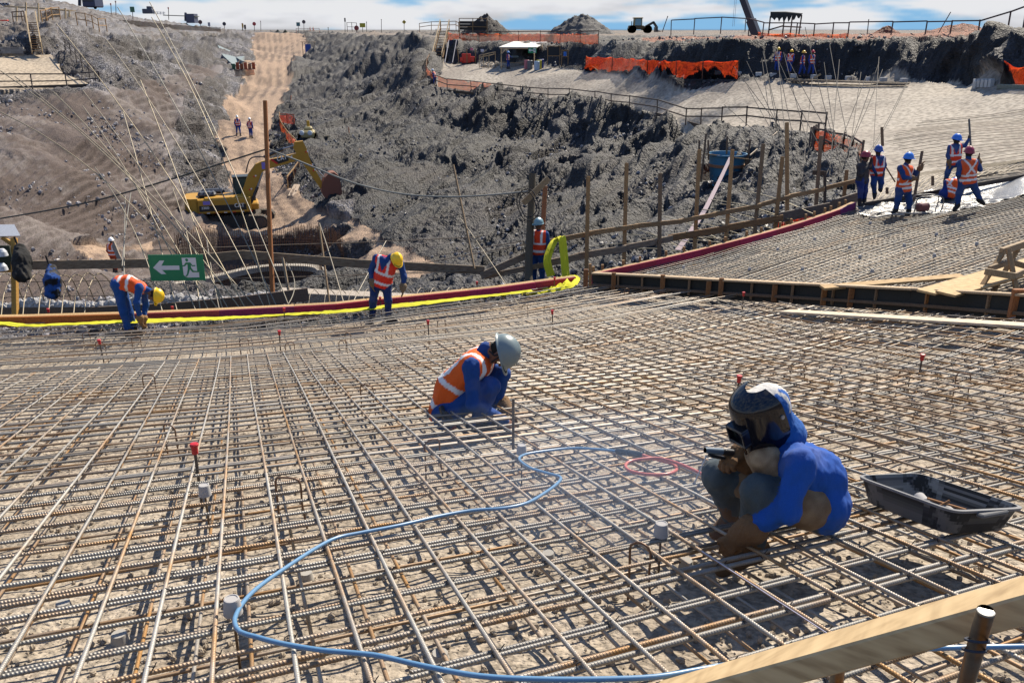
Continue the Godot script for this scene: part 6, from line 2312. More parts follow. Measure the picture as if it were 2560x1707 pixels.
func hose(called: String, label: String, path: PackedVector3Array, w: float, ruffle: float, folds: int) -> void:
	var m := mb(path[path.size() / 2])
	m.col = Color(0.62, 0.60, 0.02)
	var first := m.v.size()
	var nn := 9
	for k in path.size():
		var d := (path[mini(k + 1, path.size() - 1)] - path[maxi(k - 1, 0)]).normalized()
		var view := (Vector3(0, CY, 0) - path[k]).normalized()
		var s := Vector3(-d.z, 0.0, d.x).normalized() if absf(d.y) < 0.6 else d.cross(Vector3(0.2, 0, 1)).normalized()
		view = view
		var u := s.cross(d).normalized()
		for j in nn:
			var f := float(j) / (nn - 1) - 0.5
			var z := sin(f * TAU * folds * 0.5 + k * 0.11) * ruffle * 0.5 + cloth_noise.get_noise_2d(k * 0.35, j * 0.9) * ruffle * 0.8
			m.p(path[k] + s * (f * w) + u * z, u + s * cos(f * TAU * folds * 0.5 + k * 0.11) * -0.5)
	for k in path.size() - 1:
		for j in nn - 1:
			var a := first + k * nn + j
			m.i.append_array(PackedInt32Array([a, a + nn + 1, a + 1, a, a + nn, a + nn + 1]))
	one(called, label, "hose", m, mats.cloth).position = path[path.size() / 2]

func exit_sign(at: Transform3D, w: float, h: float, called: String, label: String) -> void:
	var root := thing(called, label, "sign", at.origin)
	var t := Transform3D(at.basis, Vector3.ZERO)
	var m := mb()
	m.col = Color(0.005, 0.19, 0.085)
	m.box(t, Vector3(w, h, 0.012), 0.002)
	put("panel", m, mats.paint, root)
	var white := Color(0.62, 0.63, 0.66)
	var P := func(a: Array) -> PackedVector2Array:
		var o := PackedVector2Array()
		for q in a:
			o.append(Vector2((q[0] / 1000.0 - 0.5) * w, (0.5 - q[1] / 500.0) * h))
		return o
	m = mb()
	m.col = white
	m.prism(t * Transform3D(Basis.IDENTITY, Vector3(0, 0, 0.0062)), P.call([[70, 245], [205, 110], [290, 110], [225, 208], [550, 208], [550, 290], [225, 290], [295, 370], [205, 370]]), 0.002)
	put("arrow", m, mats.paint, root)
	m = mb()
	m.col = white
	m.prism(t * Transform3D(Basis.IDENTITY, Vector3(0, 0, 0.0062)), P.call([[612, 62], [868, 62], [868, 320], [925, 330], [895, 350], [895, 440], [680, 440], [640, 420], [612, 390]]), 0.002)
	put("doorway", m, mats.paint, root)
	m = mb()
	m.col = Color(0.005, 0.19, 0.085)
	var f := t * Transform3D(Basis.IDENTITY, Vector3(0, 0, 0.0084))
	m.prism(f, P.call([[672, 98], [684, 78], [704, 74], [722, 84], [728, 104], [720, 124], [702, 134], [684, 128]]), 0.0016)
	m.prism(f, P.call([[612, 205], [640, 200], [675, 150], [760, 150], [795, 205], [845, 200], [845, 222], [785, 226], [765, 195], [765, 250], [800, 310], [920, 322], [920, 340], [780, 340], [740, 280], [700, 380], [668, 420], [640, 412], [676, 370], [700, 270], [705, 190], [688, 190], [655, 224], [612, 226]]), 0.0016)
	put("running_figure", m, mats.paint, root)

func make_left() -> void:
	# plank barrier along the slab's edge
	var rl := [[30, 664, 110], [372, 658, 107], [605, 636, 104], [880, 658, 102], [1205, 676, 101]]
	for k in 4:
		timber("rail_plank", ["barrier plank left of the green exit sign", "barrier plank rising behind the green exit sign", "barrier plank between tall rusty pole and standing man", "barrier plank ending left of the round timber post"][k], "plank", U(rl[k][0], rl[k][1], rl[k][2]), U(rl[k + 1][0] + 6, rl[k + 1][1], rl[k + 1][2]), 0.035, 0.21, Color(0.22, 0.175, 0.125), "planks of the edge barrier")
	timber("rail_plank", "slanting barrier plank left of the round timber post", "plank", U(1202, 690, 101), U(1330, 632, 101), 0.035, 0.17, Color(0.25, 0.20, 0.15), "planks of the edge barrier")
	timber("rail_plank", "lower barrier plank behind the round timber post", "plank", U(1210, 692, 100), U(1370, 660, 101), 0.035, 0.13, Color(0.25, 0.20, 0.15), "planks of the edge barrier")
	var m := mb(U(673, 500, 104))
	m.col = Color(0.30, 0.115, 0.035)
	m.tube(PackedVector3Array([U(662, 252, 104), U(670, 480, 104), U(682, 768, 106)]), 0.052, 0.055, 10)
	one("tall_pole", "tall rusty orange pole carrying the sagging cable", "pole", m, mats.wood).position = U(673, 500, 104)
	timber("leaning_post", "leaning timber post under the barrier plank right of the tall pole", "post", U(706, 645, 105), U(728, 765, 107), 0.10, 0.05, Color(0.24, 0.19, 0.13), "", Vector3.RIGHT)
	timber("leaning_board", "grey board leaning up behind the bending man", "board", U(282, 608, 100), U(308, 672, 104), 0.14, 0.04, Color(0.26, 0.22, 0.18), "", Vector3(0, 0, 1))
	exit_sign(Transform3D(Basis(Vector3.UP, 0.04), U(441, 669, 121)), 135.0 / 121, 67.0 / 121, "exit_sign", "green emergency exit sign with white arrow left and running figure")
	# sheltered stand at the far left with bags hung on it
	var sp := U(30, 700, 118)
	var root := thing("roofed_stand", "timber stand with small sheet roof at the far left edge", "stand", sp)
	m = mb(sp)
	m.col = Color(0.42, 0.235, 0.045)
	m.beam(U(34, 595, 118), U(37, 792, 120), 0.11, 0.10, Vector3.FORWARD, 0.006)
	put("post", m, mats.wood, root)
	m = mb(sp)
	m.col = Color(0.45, 0.47, 0.50)
	m.beam(U(-90, 578, 120), U(42, 576, 116), 0.55, 0.02, Vector3(0, 0.93, 0.36))
	put("roof_sheet", m, mats.steel, root)
	m = mb(sp)
	m.col = Color(0.42, 0.25, 0.06)
	m.beam(U(4, 593, 118), U(32, 612, 118), 0.05, 0.09, Vector3.UP, 0.004)
	m.beam(U(-80, 677, 118), U(34, 677, 118), 0.05, 0.06, Vector3.UP, 0.004)
	put("bracket", m, mats.wood, root)
	m = mb(sp)
	m.col = Color(0.012, 0.02, 0.014)
	m.beam(U(-80, 644, 119), U(28, 644, 119), 0.03, 0.52)
	put("back_panel", m, mats.matte, root)
	for k in 2:
		var at := U(4, 632 + k * 36, 121)
		m = mb()
		m.col = Color(0.45, 0.47, 0.5)
		m.lathe(Transform3D(Basis.IDENTITY, Vector3.ZERO), [Vector2(0, 0.09), Vector2(0.05, 0.085), Vector2(0.09, 0.03), Vector2(0.11, -0.06), Vector2(0.0, -0.06)], 14)
		one("white_helmet", ["upper pale hard hat stored on the left stand", "lower pale hard hat stored on the left stand"][k], "hard hat", m, mats.plastic).position = at
	bag("black_bag", "black cloth bag hanging from the stand's post", [U(46, 622, 122), U(52, 650, 123), U(50, 688, 124)], [0.10, 0.17, 0.14], Color(0.008, 0.009, 0.011), Color(0.008, 0.009, 0.011))
	bag("backpack", "blue and black backpack hanging from the barrier plank", [U(124, 668, 116), U(128, 700, 118), U(127, 732, 118)], [0.06, 0.16, 0.13], Color(0.012, 0.075, 0.30), Color(0.008, 0.009, 0.012))
	# cables between the poles
	for q in [["black cable climbing from the left edge to the tall pole", [[-60, 556, 90], [200, 510, 94], [420, 450, 99], [664, 373, 103]]], ["grey cable sagging from the tall pole to the round post", [[668, 372, 103], [760, 408, 103], [880, 456, 102], [1000, 484, 101], [1120, 492, 101], [1230, 487, 101], [1320, 478, 101]]]]:
		m = mb(U(q[1][1][0], q[1][1][1], q[1][1][2]))
		m.col = Color(0.05, 0.052, 0.05) if "black" in q[0] else Color(0.17, 0.18, 0.17)
		m.tube(curve(spots(q[1]), 0.3), 0.022, 0.022, 6)
		one("power_cable", q[0], "cable", m, mats.matte).position = U(q[1][1][0], q[1][1][1], q[1][1][2])
	# round post with its cross pieces
	var pp := U(1326, 560, 101)
	root = thing("round_post", "dark round timber post wound with black cable at the mat's edge", "post", pp)
	m = mb(pp)
	m.col = Color(0.085, 0.068, 0.045)
	m.tube(PackedVector3Array([U(1331, 434, 101), U(1328, 520, 101), U(1322, 640, 102), U(1322, 745, 104)]), 0.085, 0.10, 14)
	put("post", m, mats.wood, root)
	m = mb(pp)
	m.col = wood_tone(Color(0.25, 0.19, 0.12))
	m.beam(U(1308, 508, 103), U(1372, 446, 103), 0.04, 0.15, Vector3.UP, 0.004)
	put("cross_board", m, mats.wood, root)
	m = mb(pp)
	m.col = Color(0.010, 0.011, 0.014)
	for k in 2:
		var loop := PackedVector3Array()
		for j in 25:
			var an := TAU * j / 24.0
			loop.append(U(1320 + cos(an) * (20 + k * 7 + 4 * sin(an * 2.0)), 512 + sin(an) * (30 + k * 9), 104) + Vector3(0, 0, 0.06 * sin(an + k)))
		m.tube(loop, 0.013, 0.013, 6)
	put("cable_coil", m, mats.matte, root)
	timber("brown_post", "orange brown squared post right behind the round post", "post", U(1363, 466, 96), U(1353, 640, 97), 0.12, 0.10, Color(0.27, 0.11, 0.04), "", Vector3.FORWARD)
	# starter bars standing out of the slab's edge
	var sb := [[[0, 177], [330, 400], [600, 772]], [[0, 280], [300, 420], [545, 774]], [[36, 191], [360, 440], [640, 770]], [[132, 229], [390, 480], [520, 775]], [[205, 225], [400, 470], [570, 772]], [[205, 264], [380, 500], [488, 776]], [[305, 273], [370, 500], [442, 778]], [[236, 418], [350, 560], [405, 780]], [[261, 95], [480, 380], [660, 768]], [[293, 18], [500, 350], [690, 764]], [[373, 5], [560, 340], [720, 762]], [[378, 43], [560, 330], [675, 766]], [[312, 490], [309, 600], [308, 785]], [[326, 482], [312, 560], [304, 665]], [[515, 593], [530, 700], [560, 830]], [[798, 558], [830, 650], [866, 785]], [[965, 602], [915, 690], [866, 786]], [[1150, 545], [1220, 640], [1300, 768]], [[430, 470], [480, 600], [500, 778]], [[140, 60], [420, 400], [612, 770]], [[350, 200], [470, 500], [556, 772]], [[700, 640], [760, 700], [720, 760]]]
	sb.sort_custom(func(a, b): return a[2][0] < b[2][0])
	for kq in sb.size():
		var q: Array = sb[kq]
		m = mb(U(q[2][0], q[2][1], 117))
		var rl2 := rng.randf()
		m.col = Color(0.33, 0.27, 0.17).lerp(Color(0.17, 0.165, 0.15), rl2)
		var path := PackedVector3Array()
		for k in 13:
			var t := k / 12.0
			var x: float = lerpf(lerpf(q[0][0], q[1][0], t), lerpf(q[1][0], q[2][0], t), t)
			var y: float = lerpf(lerpf(q[0][1], q[1][1], t), lerpf(q[1][1], q[2][1], t), t)
			path.append(U(x, y, lerpf(98, 117, t)))
		m.tube(path, 0.0125, 0.0125, 6)
		one("starter_bar", "long thin starter bar, %s from the left along the left edge, counted at its foot" % nth(kq), "steel bar", m, mats.bar, "starter bars leaning along the left edge").position = U(q[2][0], q[2][1], 117)
	for k in 9:
		var x := -30.0 + k * 30.0 + rng.randf_range(-6, 6)
		m = mb(U(x, 780, 116))
		m.col = Color(0.27, 0.22, 0.15)
		m.tube(curve(PackedVector3Array([U(x, 788, 117), U(x + 8, 730, 114), U(x + 32, 692 - rng.randf_range(0, 10), 110), U(x + 60, 700, 105), U(x + 82, 750, 100)]), 0.15), 0.0125, 0.0125, 6)
		one("hoop_bar", "bent steel bar arching over the pit edge, %s from the left" % nth(k), "steel bar", m, mats.bar, "arched bars at the far left").position = U(x, 780, 116)
	for k in 12:
		var x := 770.0 + k * 34.0 + rng.randf_range(-6, 6)
		m = mb(U(x, 750, 96))
		m.col = Color(0.26, 0.22, 0.17)
		m.tube(curve(PackedVector3Array([U(x, 762 - k, 97), U(x + 4, 735 - k * 0.6, 96), U(x + 14, 724 - k * 0.5, 95), U(x + 26, 735 - k * 0.5, 94)]), 0.1), 0.010, 0.010, 6)
		one("hoop_bar", "short bent bar on the pale concrete upstand, %s from the left" % nth(k), "steel bar", m, mats.bar, "bent bars on the concrete upstand").position = U(x, 750, 96)
	var kt := -1
	for q in [[[0, 705, 108], [440, 700, 106], [820, 690, 104], [1200, 676, 101]], [[380, 625, 104], [700, 612, 100], [900, 606, 98], [1200, 592, 97]], [[0, 743, 110], [300, 738, 108]], [[830, 700, 102], [1100, 650, 100], [1310, 612, 99]], [[1085, 640, 98], [1310, 602, 99]]]:
		kt += 1
		m = mb(U(q[0][0], q[0][1], q[0][2]))
		m.col = Color(0.21, 0.16, 0.11)
		m.tube(spots(q), 0.011, 0.011, 6)
		one("tie_bar", "thin level bar tied along the left edge, %s" % ["long one through the bending man", "highest one behind the exit sign", "lowest one at far left", "slanting one left of the round post", "short one touching the round post"][kt], "steel bar", m, mats.bar, "level tie bars at the slab's edge").position = U(q[0][0], q[0][1], q[0][2])
	for q in [[[1133, 412], [1186, 672], "thin wooden stake left of the round post"], [[797, 558], [823, 756], "thin wooden stake left of the standing man"]]:
		m = mb(U(q[0][0], q[0][1], 98))
		m.col = Color(0.24, 0.17, 0.10)
		m.rod(U(q[0][0], q[0][1], 98), U(q[1][0], q[1][1], 102), 0.026, 7)
		one("thin_stake", q[2], "stake", m, mats.wood).position = U(q[0][0], q[0][1], 98)

func bag(called: String, label: String, pts: Array, r: Array, c0: Color, c1: Color) -> void:
	var g := Sdf.new()
	var bb := span(pts, 0.3)
	g.setup(bb[0], bb[1], 0.022)
	for k in pts.size() - 1:
		g.bone(pts[k], pts[k + 1], r[k], r[k + 1], 0.05, 0)
		g.bone(pts[k] + Vector3(0.06, 0.02, 0), pts[k + 1] + Vector3(0.07, -0.03, 0), r[k] * 0.8, r[k + 1] * 0.8, 0.05, 1)
	var m := mb(pts[1])
	g.into(m, func(_t: int, p: Vector3, n: Vector3) -> Color:
		return c0 if cloth_noise.get_noise_3dv(p * 4.0) > -0.15 and n.z > 0.2 else c1, 0.03, 7.0, cloth_noise)
	m.col = c1
	m.tube(PackedVector3Array([pts[0] + Vector3(-0.05, 0.25, 0), pts[0], pts[1]]), 0.02, 0.02, 6)
	one(called, label, "bag", m, mats.cloth).position = pts[1]

func net_material() -> StandardMaterial3D:
	if mats.has("net"):
		return mats["net"]
	var im := Image.create(64, 64, false, Image.FORMAT_RGBA8)
	for y in 64:
		for x in 64:
			var e := (x % 32 < 13) or (y % 16 < 7)
			im.set_pixel(x, y, Color(1, 1, 1, 1.0 if e else 0.0))
	var m := StandardMaterial3D.new()
	m.albedo_color = Color.WHITE
	m.albedo_texture = ImageTexture.create_from_image(im)
	m.vertex_color_use_as_albedo = true
	m.transparency = BaseMaterial3D.TRANSPARENCY_ALPHA_SCISSOR
	m.alpha_scissor_threshold = 0.5
	m.roughness = 0.7
	m.cull_mode = BaseMaterial3D.CULL_DISABLED
	mats["net"] = m
	return m

# sagging plastic net between points on the ground; a part of a fence or a thing
func net_mesh(pts: PackedVector3Array, h: float, col: Color, off: Vector3, sag := 0.12) -> MB:
	var m := mb(off)
	var path := curve(pts, 0.3) if pts.size() > 2 else curve(PackedVector3Array([pts[0], pts[0].lerp(pts[1], 0.5), pts[1]]), 0.3)
	var rows := 5
	var run := 0.0
	for k in path.size():
		if k > 0:
			run += path[k].distance_to(path[k - 1])
		var d := (path[mini(k + 1, path.size() - 1)] - path[maxi(k - 1, 0)])
		var s := Vector3(-d.z, 0, d.x).normalized()
		for j in rows:
			var v := float(j) / (rows - 1)
			var f := cloth_noise.get_noise_2d(run * 0.9, v * 1.5 + off.x)
			m.col = Color(col.r * (1.0 + 0.15 * f), col.g * (1.0 + 0.5 * f), col.b)
			m.p(path[k] + Vector3(0, h * v - v * sag * absf(sin(run * 1.3)), 0) + s * (f * 0.14), s, Vector2(run / 0.12, v * h / 0.12))
	for k in path.size() - 1:
		for j in rows - 1:
			var a := k * rows + j
			m.i.append_array(PackedInt32Array([a, a + rows, a + rows + 1, a, a + rows + 1, a + 1]))
	return m

const NET := Color(0.80, 0.10, 0.02)

# fence: posts at each point, rails at the given heights, a net where wanted
func fence(label: String, pts: PackedVector3Array, ph: float, rails: Array, col: Color, pw := 0.07, net := 0.0, net_col := NET, called := "railing", cat := "railing") -> Node3D:
	var root := thing(called, label, cat, pts[0])
	for k in pts.size():
		var m := mb(pts[0])
		m.col = wood_tone(col, 0.2)
		m.beam(pts[k] - Vector3(0, 0.25, 0), pts[k] + Vector3(rng.randf_range(-0.04, 0.04), ph, 0), pw, pw, Vector3.FORWARD)
		putn("post", k, m, mats.wood, root)
	var c := 0
	for r in rails:
		for k in pts.size() - 1:
			var m := mb(pts[0])
			m.col = wood_tone(col, 0.2)
			m.beam(pts[k] + Vector3(0, r + rng.randf_range(-0.03, 0.03), 0.03), pts[k + 1] + Vector3(0, r + rng.randf_range(-0.03, 0.03), 0.03), 0.045, 0.085)
			putn("rail", c, m, mats.wood, root)
			c += 1
	if net > 0.0:
		var nm := put("net", net_mesh(pts, net, net_col, pts[0]), net_material(), root)
		nm.set_meta("label", "orange plastic safety net")
	return root

func gts(a: Array, up := 0.0) -> PackedVector3Array:
	var o := PackedVector3Array()
	for q in a:
		o.append(GT(q[0], q[1], up))
	return o

func make_right() -> void:
	# tall timber poles of the guard rail
	var poles := [[1471, 441, 1465, 712, 100, "first tall pole right of the round post"], [1567, 408, 1559, 682, 98, "second tall pole from the round post"], [1651, 433, 1648, 672, 97, "third, shorter pole from the round post"], [1749, 374, 1735, 650, 95, "tall pole left of the blue tank's strap"], [1832, 374, 1812, 632, 94, "tall pole in front of the blue tank"], [1909, 360, 1883, 612, 93, "leaning pole right of the blue tank"], [1957, 392, 1935, 590, 92, "short leaning pole beyond the tank"], [1968, 306, 1969, 582, 91, "tallest pole amid the thin bars"], [2054, 340, 2038, 535, 88, "leaning pole before the grey heap"], [2118, 425, 2106, 520, 86, "short pole near the man in dark jacket"]]
	for k in poles.size():
		var q: Array = poles[k]
		timber("timber_pole", q[5], "pole", U(q[2], q[3] + 16, q[4]), U(q[0], q[1], q[4]), 0.095, 0.075, [Color(0.33, 0.19, 0.08), Color(0.36, 0.21, 0.09), Color(0.22, 0.14, 0.08)][k % 3], "tall poles of the guard rail", Vector3.FORWARD)
	var up := [[1366, 604, 100], [1475, 582, 99], [1590, 564, 98], [1700, 552, 96], [1785, 535, 95], [1897, 513, 93], [1970, 491, 91], [2055, 472, 88], [2142, 449, 86]]
	for k in up.size() - 1:
		timber("guard_rail", "upper guard rail board, %s from the round post" % nth(k), "plank", U(up[k][0] - 4, up[k][1], up[k][2]) + Vector3(0, 0, 0.06), U(up[k + 1][0] + 5, up[k + 1][1], up[k + 1][2]) + Vector3(0, 0, 0.06), 0.035, 0.12, Color(0.32, 0.21, 0.11), "upper guard rail boards")
	var lo := [[1362, 658, 100, 0.15], [1440, 640, 99, 0.17], [1560, 619, 98, 0.17], [1675, 594, 96, 0.16], [1810, 570, 94, 0.18], [1950, 543, 92, 0.18], [2066, 517, 88, 0.28], [2148, 487, 85, 0.28]]
	for k in lo.size() - 1:
		timber("guard_rail", "lower guard rail board, %s from the round post" % nth(k), "plank", U(lo[k][0] - 5, lo[k][1], lo[k][2]) + Vector3(0, 0, 0.08), U(lo[k + 1][0] + 6, lo[k + 1][1], lo[k + 1][2]) + Vector3(0, 0, 0.08), 0.035, lo[k + 1][3], Color(0.17, 0.14, 0.12) if k > 4 else (Color(0.25, 0.20, 0.15) if k < 3 else Color(0.26, 0.15, 0.07)), "lower guard rail boards")
	timber("short_board", "short dark board nailed to a stake near the man in dark jacket", "board", U(2032, 431, 88), U(2067, 434, 88), 0.03, 0.13, WOODDARK)
	timber("stake", "dark stake carrying the short nailed board", "stake", U(2063, 430, 88), U(2063, 545, 88), 0.07, 0.06, WOODDARK, "", Vector3.FORWARD)
	# blue tank on the slope
	var tb := U(1814, 452, 50)
	var root := thing("water_tank", "round blue tank standing on the dark slope", "tank", tb)
	var m := mb()
	m.col = Color(0.035, 0.15, 0.26)
	m.lathe(Transform3D.IDENTITY, [Vector2(0.74, -0.2), Vector2(0.78, 0.2), Vector2(0.90, 1.25), Vector2(0.98, 1.29), Vector2(0.98, 1.36), Vector2(0.90, 1.36), Vector2(0.86, 1.22), Vector2(0.75, 0.18), Vector2(0.0, 0.15)], 32)
	put("shell", m, mats.plastic, root)
	m = mb()
	m.col = Color(0.30, 0.15, 0.09)
	m.lathe(Transform3D.IDENTITY, [Vector2(0.84, 0.72), Vector2(0.90, 0.73), Vector2(0.91, 0.86), Vector2(0.86, 0.87)], 28)
	put("timber_band", m, mats.wood, root)
	var tp := [[1749, 351, 1745, 448], [1766, 334, 1753, 455], [1771, 350, 1772, 400], [1819, 341, 1817, 385], [1876, 349, 1867, 430], [1867, 386, 1862, 449]]
	for k in tp.size():
		timber("tank_stake", "thin brown stake by the blue tank, %s from the left" % nth(k), "stake", U(tp[k][2], tp[k][3], 51), U(tp[k][0], tp[k][1], 51), 0.08, 0.08, Color(0.16, 0.10, 0.06), "stakes round the blue tank", Vector3.FORWARD)
	timber("cross_pole", "thin level pole lying across the blue tank's rim", "pole", U(1760, 384, 51), U(1884, 400, 52), 0.05, 0.05, Color(0.22, 0.15, 0.08))
	m = net_mesh(PackedVector3Array([U(1748, 452, 51), U(1778, 450, 49)]), 0.9, NET, U(1748, 452, 51))
	one("safety_net", "orange net scrap hanging beside the blue tank", "net", m, net_material()).position = U(1748, 452, 51)
	m = mb(U(1780, 480, 60))
	m.col = Color(0.30, 0.24, 0.27)
	var strap := curve(PackedVector3Array([U(1827, 393, 52), U(1800, 450, 58), U(1765, 520, 72), U(1730, 575, 84), U(1695, 625, 92)]), 0.3)
	for k in strap.size() - 1:
		m.beam(strap[k], strap[k + 1], 0.16, 0.012)
	one("canvas_hose", "pale flat hose running down from the blue tank", "hose", m, mats.cloth).position = U(1780, 480, 60)
	timber("prop", "pale slanting pole above the blue tank", "pole", U(1876, 388, 52), U(1946, 328, 47), 0.05, 0.06, Color(0.40, 0.34, 0.26))
	# orange nets near the pour
	fence("curved railing with torn orange net behind the gang of concrete workers", gts([[2033, 375], [2058, 378], [2080, 386], [2105, 392], [2128, 404], [2150, 420]], 0.0), 1.05, [0.95, 0.5], Color(0.13, 0.09, 0.07), 0.07, 0.95, Color(0.82, 0.13, 0.04))
	for k in 4:
		timber("dark_post", "dark post in the bunch beside the torn orange net, %s from the left" % nth(k), "post", U(2018 + k * 8, 408 - k * 2, 54), U(2030 + k * 6, 318 - k * 3, 53), 0.08, 0.08, Color(0.10, 0.06, 0.045), "bunch of dark posts by the torn net", Vector3.FORWARD)
	m = net_mesh(PackedVector3Array([U(1938, 585, 88), U(1985, 572, 88), U(2052, 545, 86)]), 0.55, Color(0.85, 0.07, 0.025), U(1985, 572, 88), 0.2)
	one("safety_net", "bright orange net heaped behind the pink board", "net", m, net_material()).position = U(1985, 572, 88)
	# thin bars that stick out under the guard rail
	for k in 18:
		var x0 := 1690.0 + k * 20.0 + rng.randf_range(-8, 8)
		var y0 := remap(x0, 1690, 2050, 640, 556) + rng.randf_range(-30, 2)
		var a := U(x0, y0, 92)
		var b := U(x0 - rng.randf_range(110, 220), y0 - rng.randf_range(-10, 40) - (k % 3) * 12, 84)
		m = mb(a)
		m.col = Color(0.36, 0.31, 0.21)
		m.tube(curve(PackedVector3Array([a, a.lerp(b, 0.5) + Vector3(0, 0.08, 0), b]), 0.4), 0.0125, 0.0125, 5)
		one("starter_bar", "thin level bar sticking out beyond the pink board, %s from the left at its foot" % nth(k), "steel bar", m, mats.bar, "level bars beyond the pink board").position = a
	# sheaf of thin bars on the right
	var T2 := [[745, 370, 1290, 1010], [815, 340, 1200, 1050], [905, 285, 1100, 1060], [905, 250, 1050, 1010], [960, 265, 1330, 990], [1020, 290, 1240, 1050], [975, 270, 1150, 1060], [1140, 150, 1360, 970], [1245, 345, 1340, 930], [1275, 245, 1420, 930], [1550, 315, 1520, 790], [1550, 345, 1300, 1010], [1570, 385, 1380, 800], [1710, 455, 1500, 830], [1700, 465, 1430, 930], [1450, 400, 1380, 860], [1180, 430, 1130, 900], [820, 480, 1130, 960], [1330, 330, 1270, 1010], [690, 580, 1160, 900], [900, 330, 1010, 1040], [1480, 420, 1240, 980], [1030, 300, 1390, 900], [985, 265, 1060, 1000]]
	T2.sort_custom(func(a, b2): return a[2] < b2[2])
	for kq in T2.size():
		var q: Array = T2[kq]
		var a := U(1500 + q[2] / 2.219, q[3] / 2.219 + 12, 80)
		var b := U(1500 + q[0] / 2.219, q[1] / 2.219, 68)
		m = mb(a)
		m.col = Color(0.07, 0.062, 0.055).lerp(Color(0.17, 0.15, 0.125), rng.randf())
		m.tube(curve(PackedVector3Array([a, a.lerp(b, 0.5) + Vector3(0, -0.12, 0), b]), 0.4), 0.0115, 0.0115, 5)
		one("starter_bar", "thin starter bar in the right sheaf, %s from the left at its foot" % nth(kq), "steel bar", m, mats.matte, "sheaf of starter bars on the right").position = a
	# fresh concrete
	var fp := [[2130, 534], [2170, 545], [2230, 538], [2300, 534], [2390, 530], [2440, 520], [2500, 505], [2560, 488], [2800, 440], [2800, 395], [2560, 438], [2350, 478], [2220, 503], [2150, 516]]
	var poly := PackedVector2Array()
	for q in fp:
		var g := G(q[0], q[1], MAT)
		poly.append(Vector2(g.x, g.z))
	var b := MB.new()
	var cell := 0.07
	var lo2 := Vector2(1e9, 1e9)
	var hi2 := Vector2(-1e9, -1e9)
	for q in poly:
		lo2 = Vector2(minf(lo2.x, q.x), minf(lo2.y, q.y))
		hi2 = Vector2(maxf(hi2.x, q.x), maxf(hi2.y, q.y))
	var nx := int((hi2.x - lo2.x) / cell) + 1
	var nz := int((hi2.y - lo2.y) / cell) + 1
	var id := PackedInt32Array()
	id.resize(nx * nz)
	id.fill(-1)
	for k in nz:
		for u in nx:
			var q := lo2 + Vector2(u, k) * cell
			var f := cloth_noise.get_noise_2d(q.x * 1.6, q.y * 1.6) + 0.5 * cloth_noise.get_noise_2d(q.x * 6.0, q.y * 6.0)
			if Geometry2D.is_point_in_polygon(q + Vector2(f, f) * 0.15, poly):
				id[k * nx + u] = b.v.size()
				var smooth_ := smoothstep(12.2, 13.4, q.x)
				b.v.append(Vector3(q.x, S.at(q.x, q.y) + MAT + 0.03 + f * lerpf(0.06, 0.012, smooth_), q.y))
				b.c.append(Color(0.10, 0.105, 0.105).lerp(Color(0.22, 0.22, 0.215), clampf(0.5 + f, 0, 1)).lerp(Color(0.36, 0.365, 0.37), smooth_))
				b.n.append(Vector3.UP)
				b.uv.append(Vector2.ZERO)
	for k in nz - 1:
		for u in nx - 1:
			var a := id[k * nx + u]
			var c := id[k * nx + u + 1]
			var d := id[(k + 1) * nx + u]
			var e := id[(k + 1) * nx + u + 1]
			if a >= 0 and c >= 0 and d >= 0 and e >= 0:
				b.i.append_array(PackedInt32Array([a, c, e, a, e, d]))
				var nn := (b.v[d] - b.v[a]).cross(b.v[c] - b.v[a]).normalized()
				b.n[a] = nn
	structure("fresh_concrete", b, mats.wet)
	# tools of the gang
	var q2 := func(x: float, y: float, s: float) -> Vector3: return U(1500 + x / 2.219, y / 2.219, s)
	timber("screed_pole", "brown timber pole held upright by the man in bright blue hard hat", "pole", q2.call(1738, 1145, 91), q2.call(1790, 838, 91), 0.05, 0.08, Color(0.14, 0.09, 0.06), "", Vector3.FORWARD)
	timber("tall_rod", "tall grey rod held by the man behind the others", "rod", q2.call(2062, 850, 79), q2.call(2050, 660, 79), 0.04, 0.06, Color(0.12, 0.12, 0.125), "", Vector3.FORWARD)
	timber("shovel_shaft", "slanting shovel shaft beside the man in dark blue hard hat", "shovel", q2.call(1640, 1010, 88), q2.call(1575, 905, 88), 0.03, 0.04, Color(0.16, 0.09, 0.06), "", Vector3.FORWARD)
	timber("shovel_shaft", "shovel shaft standing between the two men at the corner", "shovel", q2.call(1458, 1170, 90), q2.call(1508, 880, 88), 0.03, 0.04, Color(0.20, 0.13, 0.08), "", Vector3.FORWARD)
	timber("screed_board", "dark board lying at the feet of the man in maroon hard hat", "board", q2.call(2085, 985, 84), q2.call(2205, 960, 86), 0.12, 0.04, Color(0.16, 0.14, 0.12))
	timber("pour_stop", "long dark board edging the fresh concrete's far side", "board", G(2150, 514, MAT + 0.02), G(2600, 434, MAT + 0.02), 0.05, 0.12, Color(0.07, 0.06, 0.05))
	for k in 3:
		timber("stop_stake", ["stake left of the two blue-helmeted men", "stake between the blue-helmeted men", "stake behind the pour at right"][k], "stake", q2.call([1570, 1848, 1595][k], [810, 1030, 1075][k], 86), q2.call([1566, 1848, 1595][k], [705, 975, 1040][k], 86), 0.07, 0.06, Color(0.22, 0.14, 0.08), "", Vector3.FORWARD)
	var vb := G(2306, 530, MAT + 0.03)
	root = thing("vibrator_motor", "small reddish concrete vibrator in a tube frame on the mat", "vibrator", vb)
	m = mb()
	m.col = Color(0.16, 0.05, 0.05)
	m.box(Transform3D(Basis(Vector3.UP, 0.3), Vector3(0, 0.13, 0)), Vector3(0.32, 0.2, 0.22), 0.04)
	put("motor", m, mats.paint, root)
	m = mb()
	m.col = Color(0.2, 0.2, 0.2)
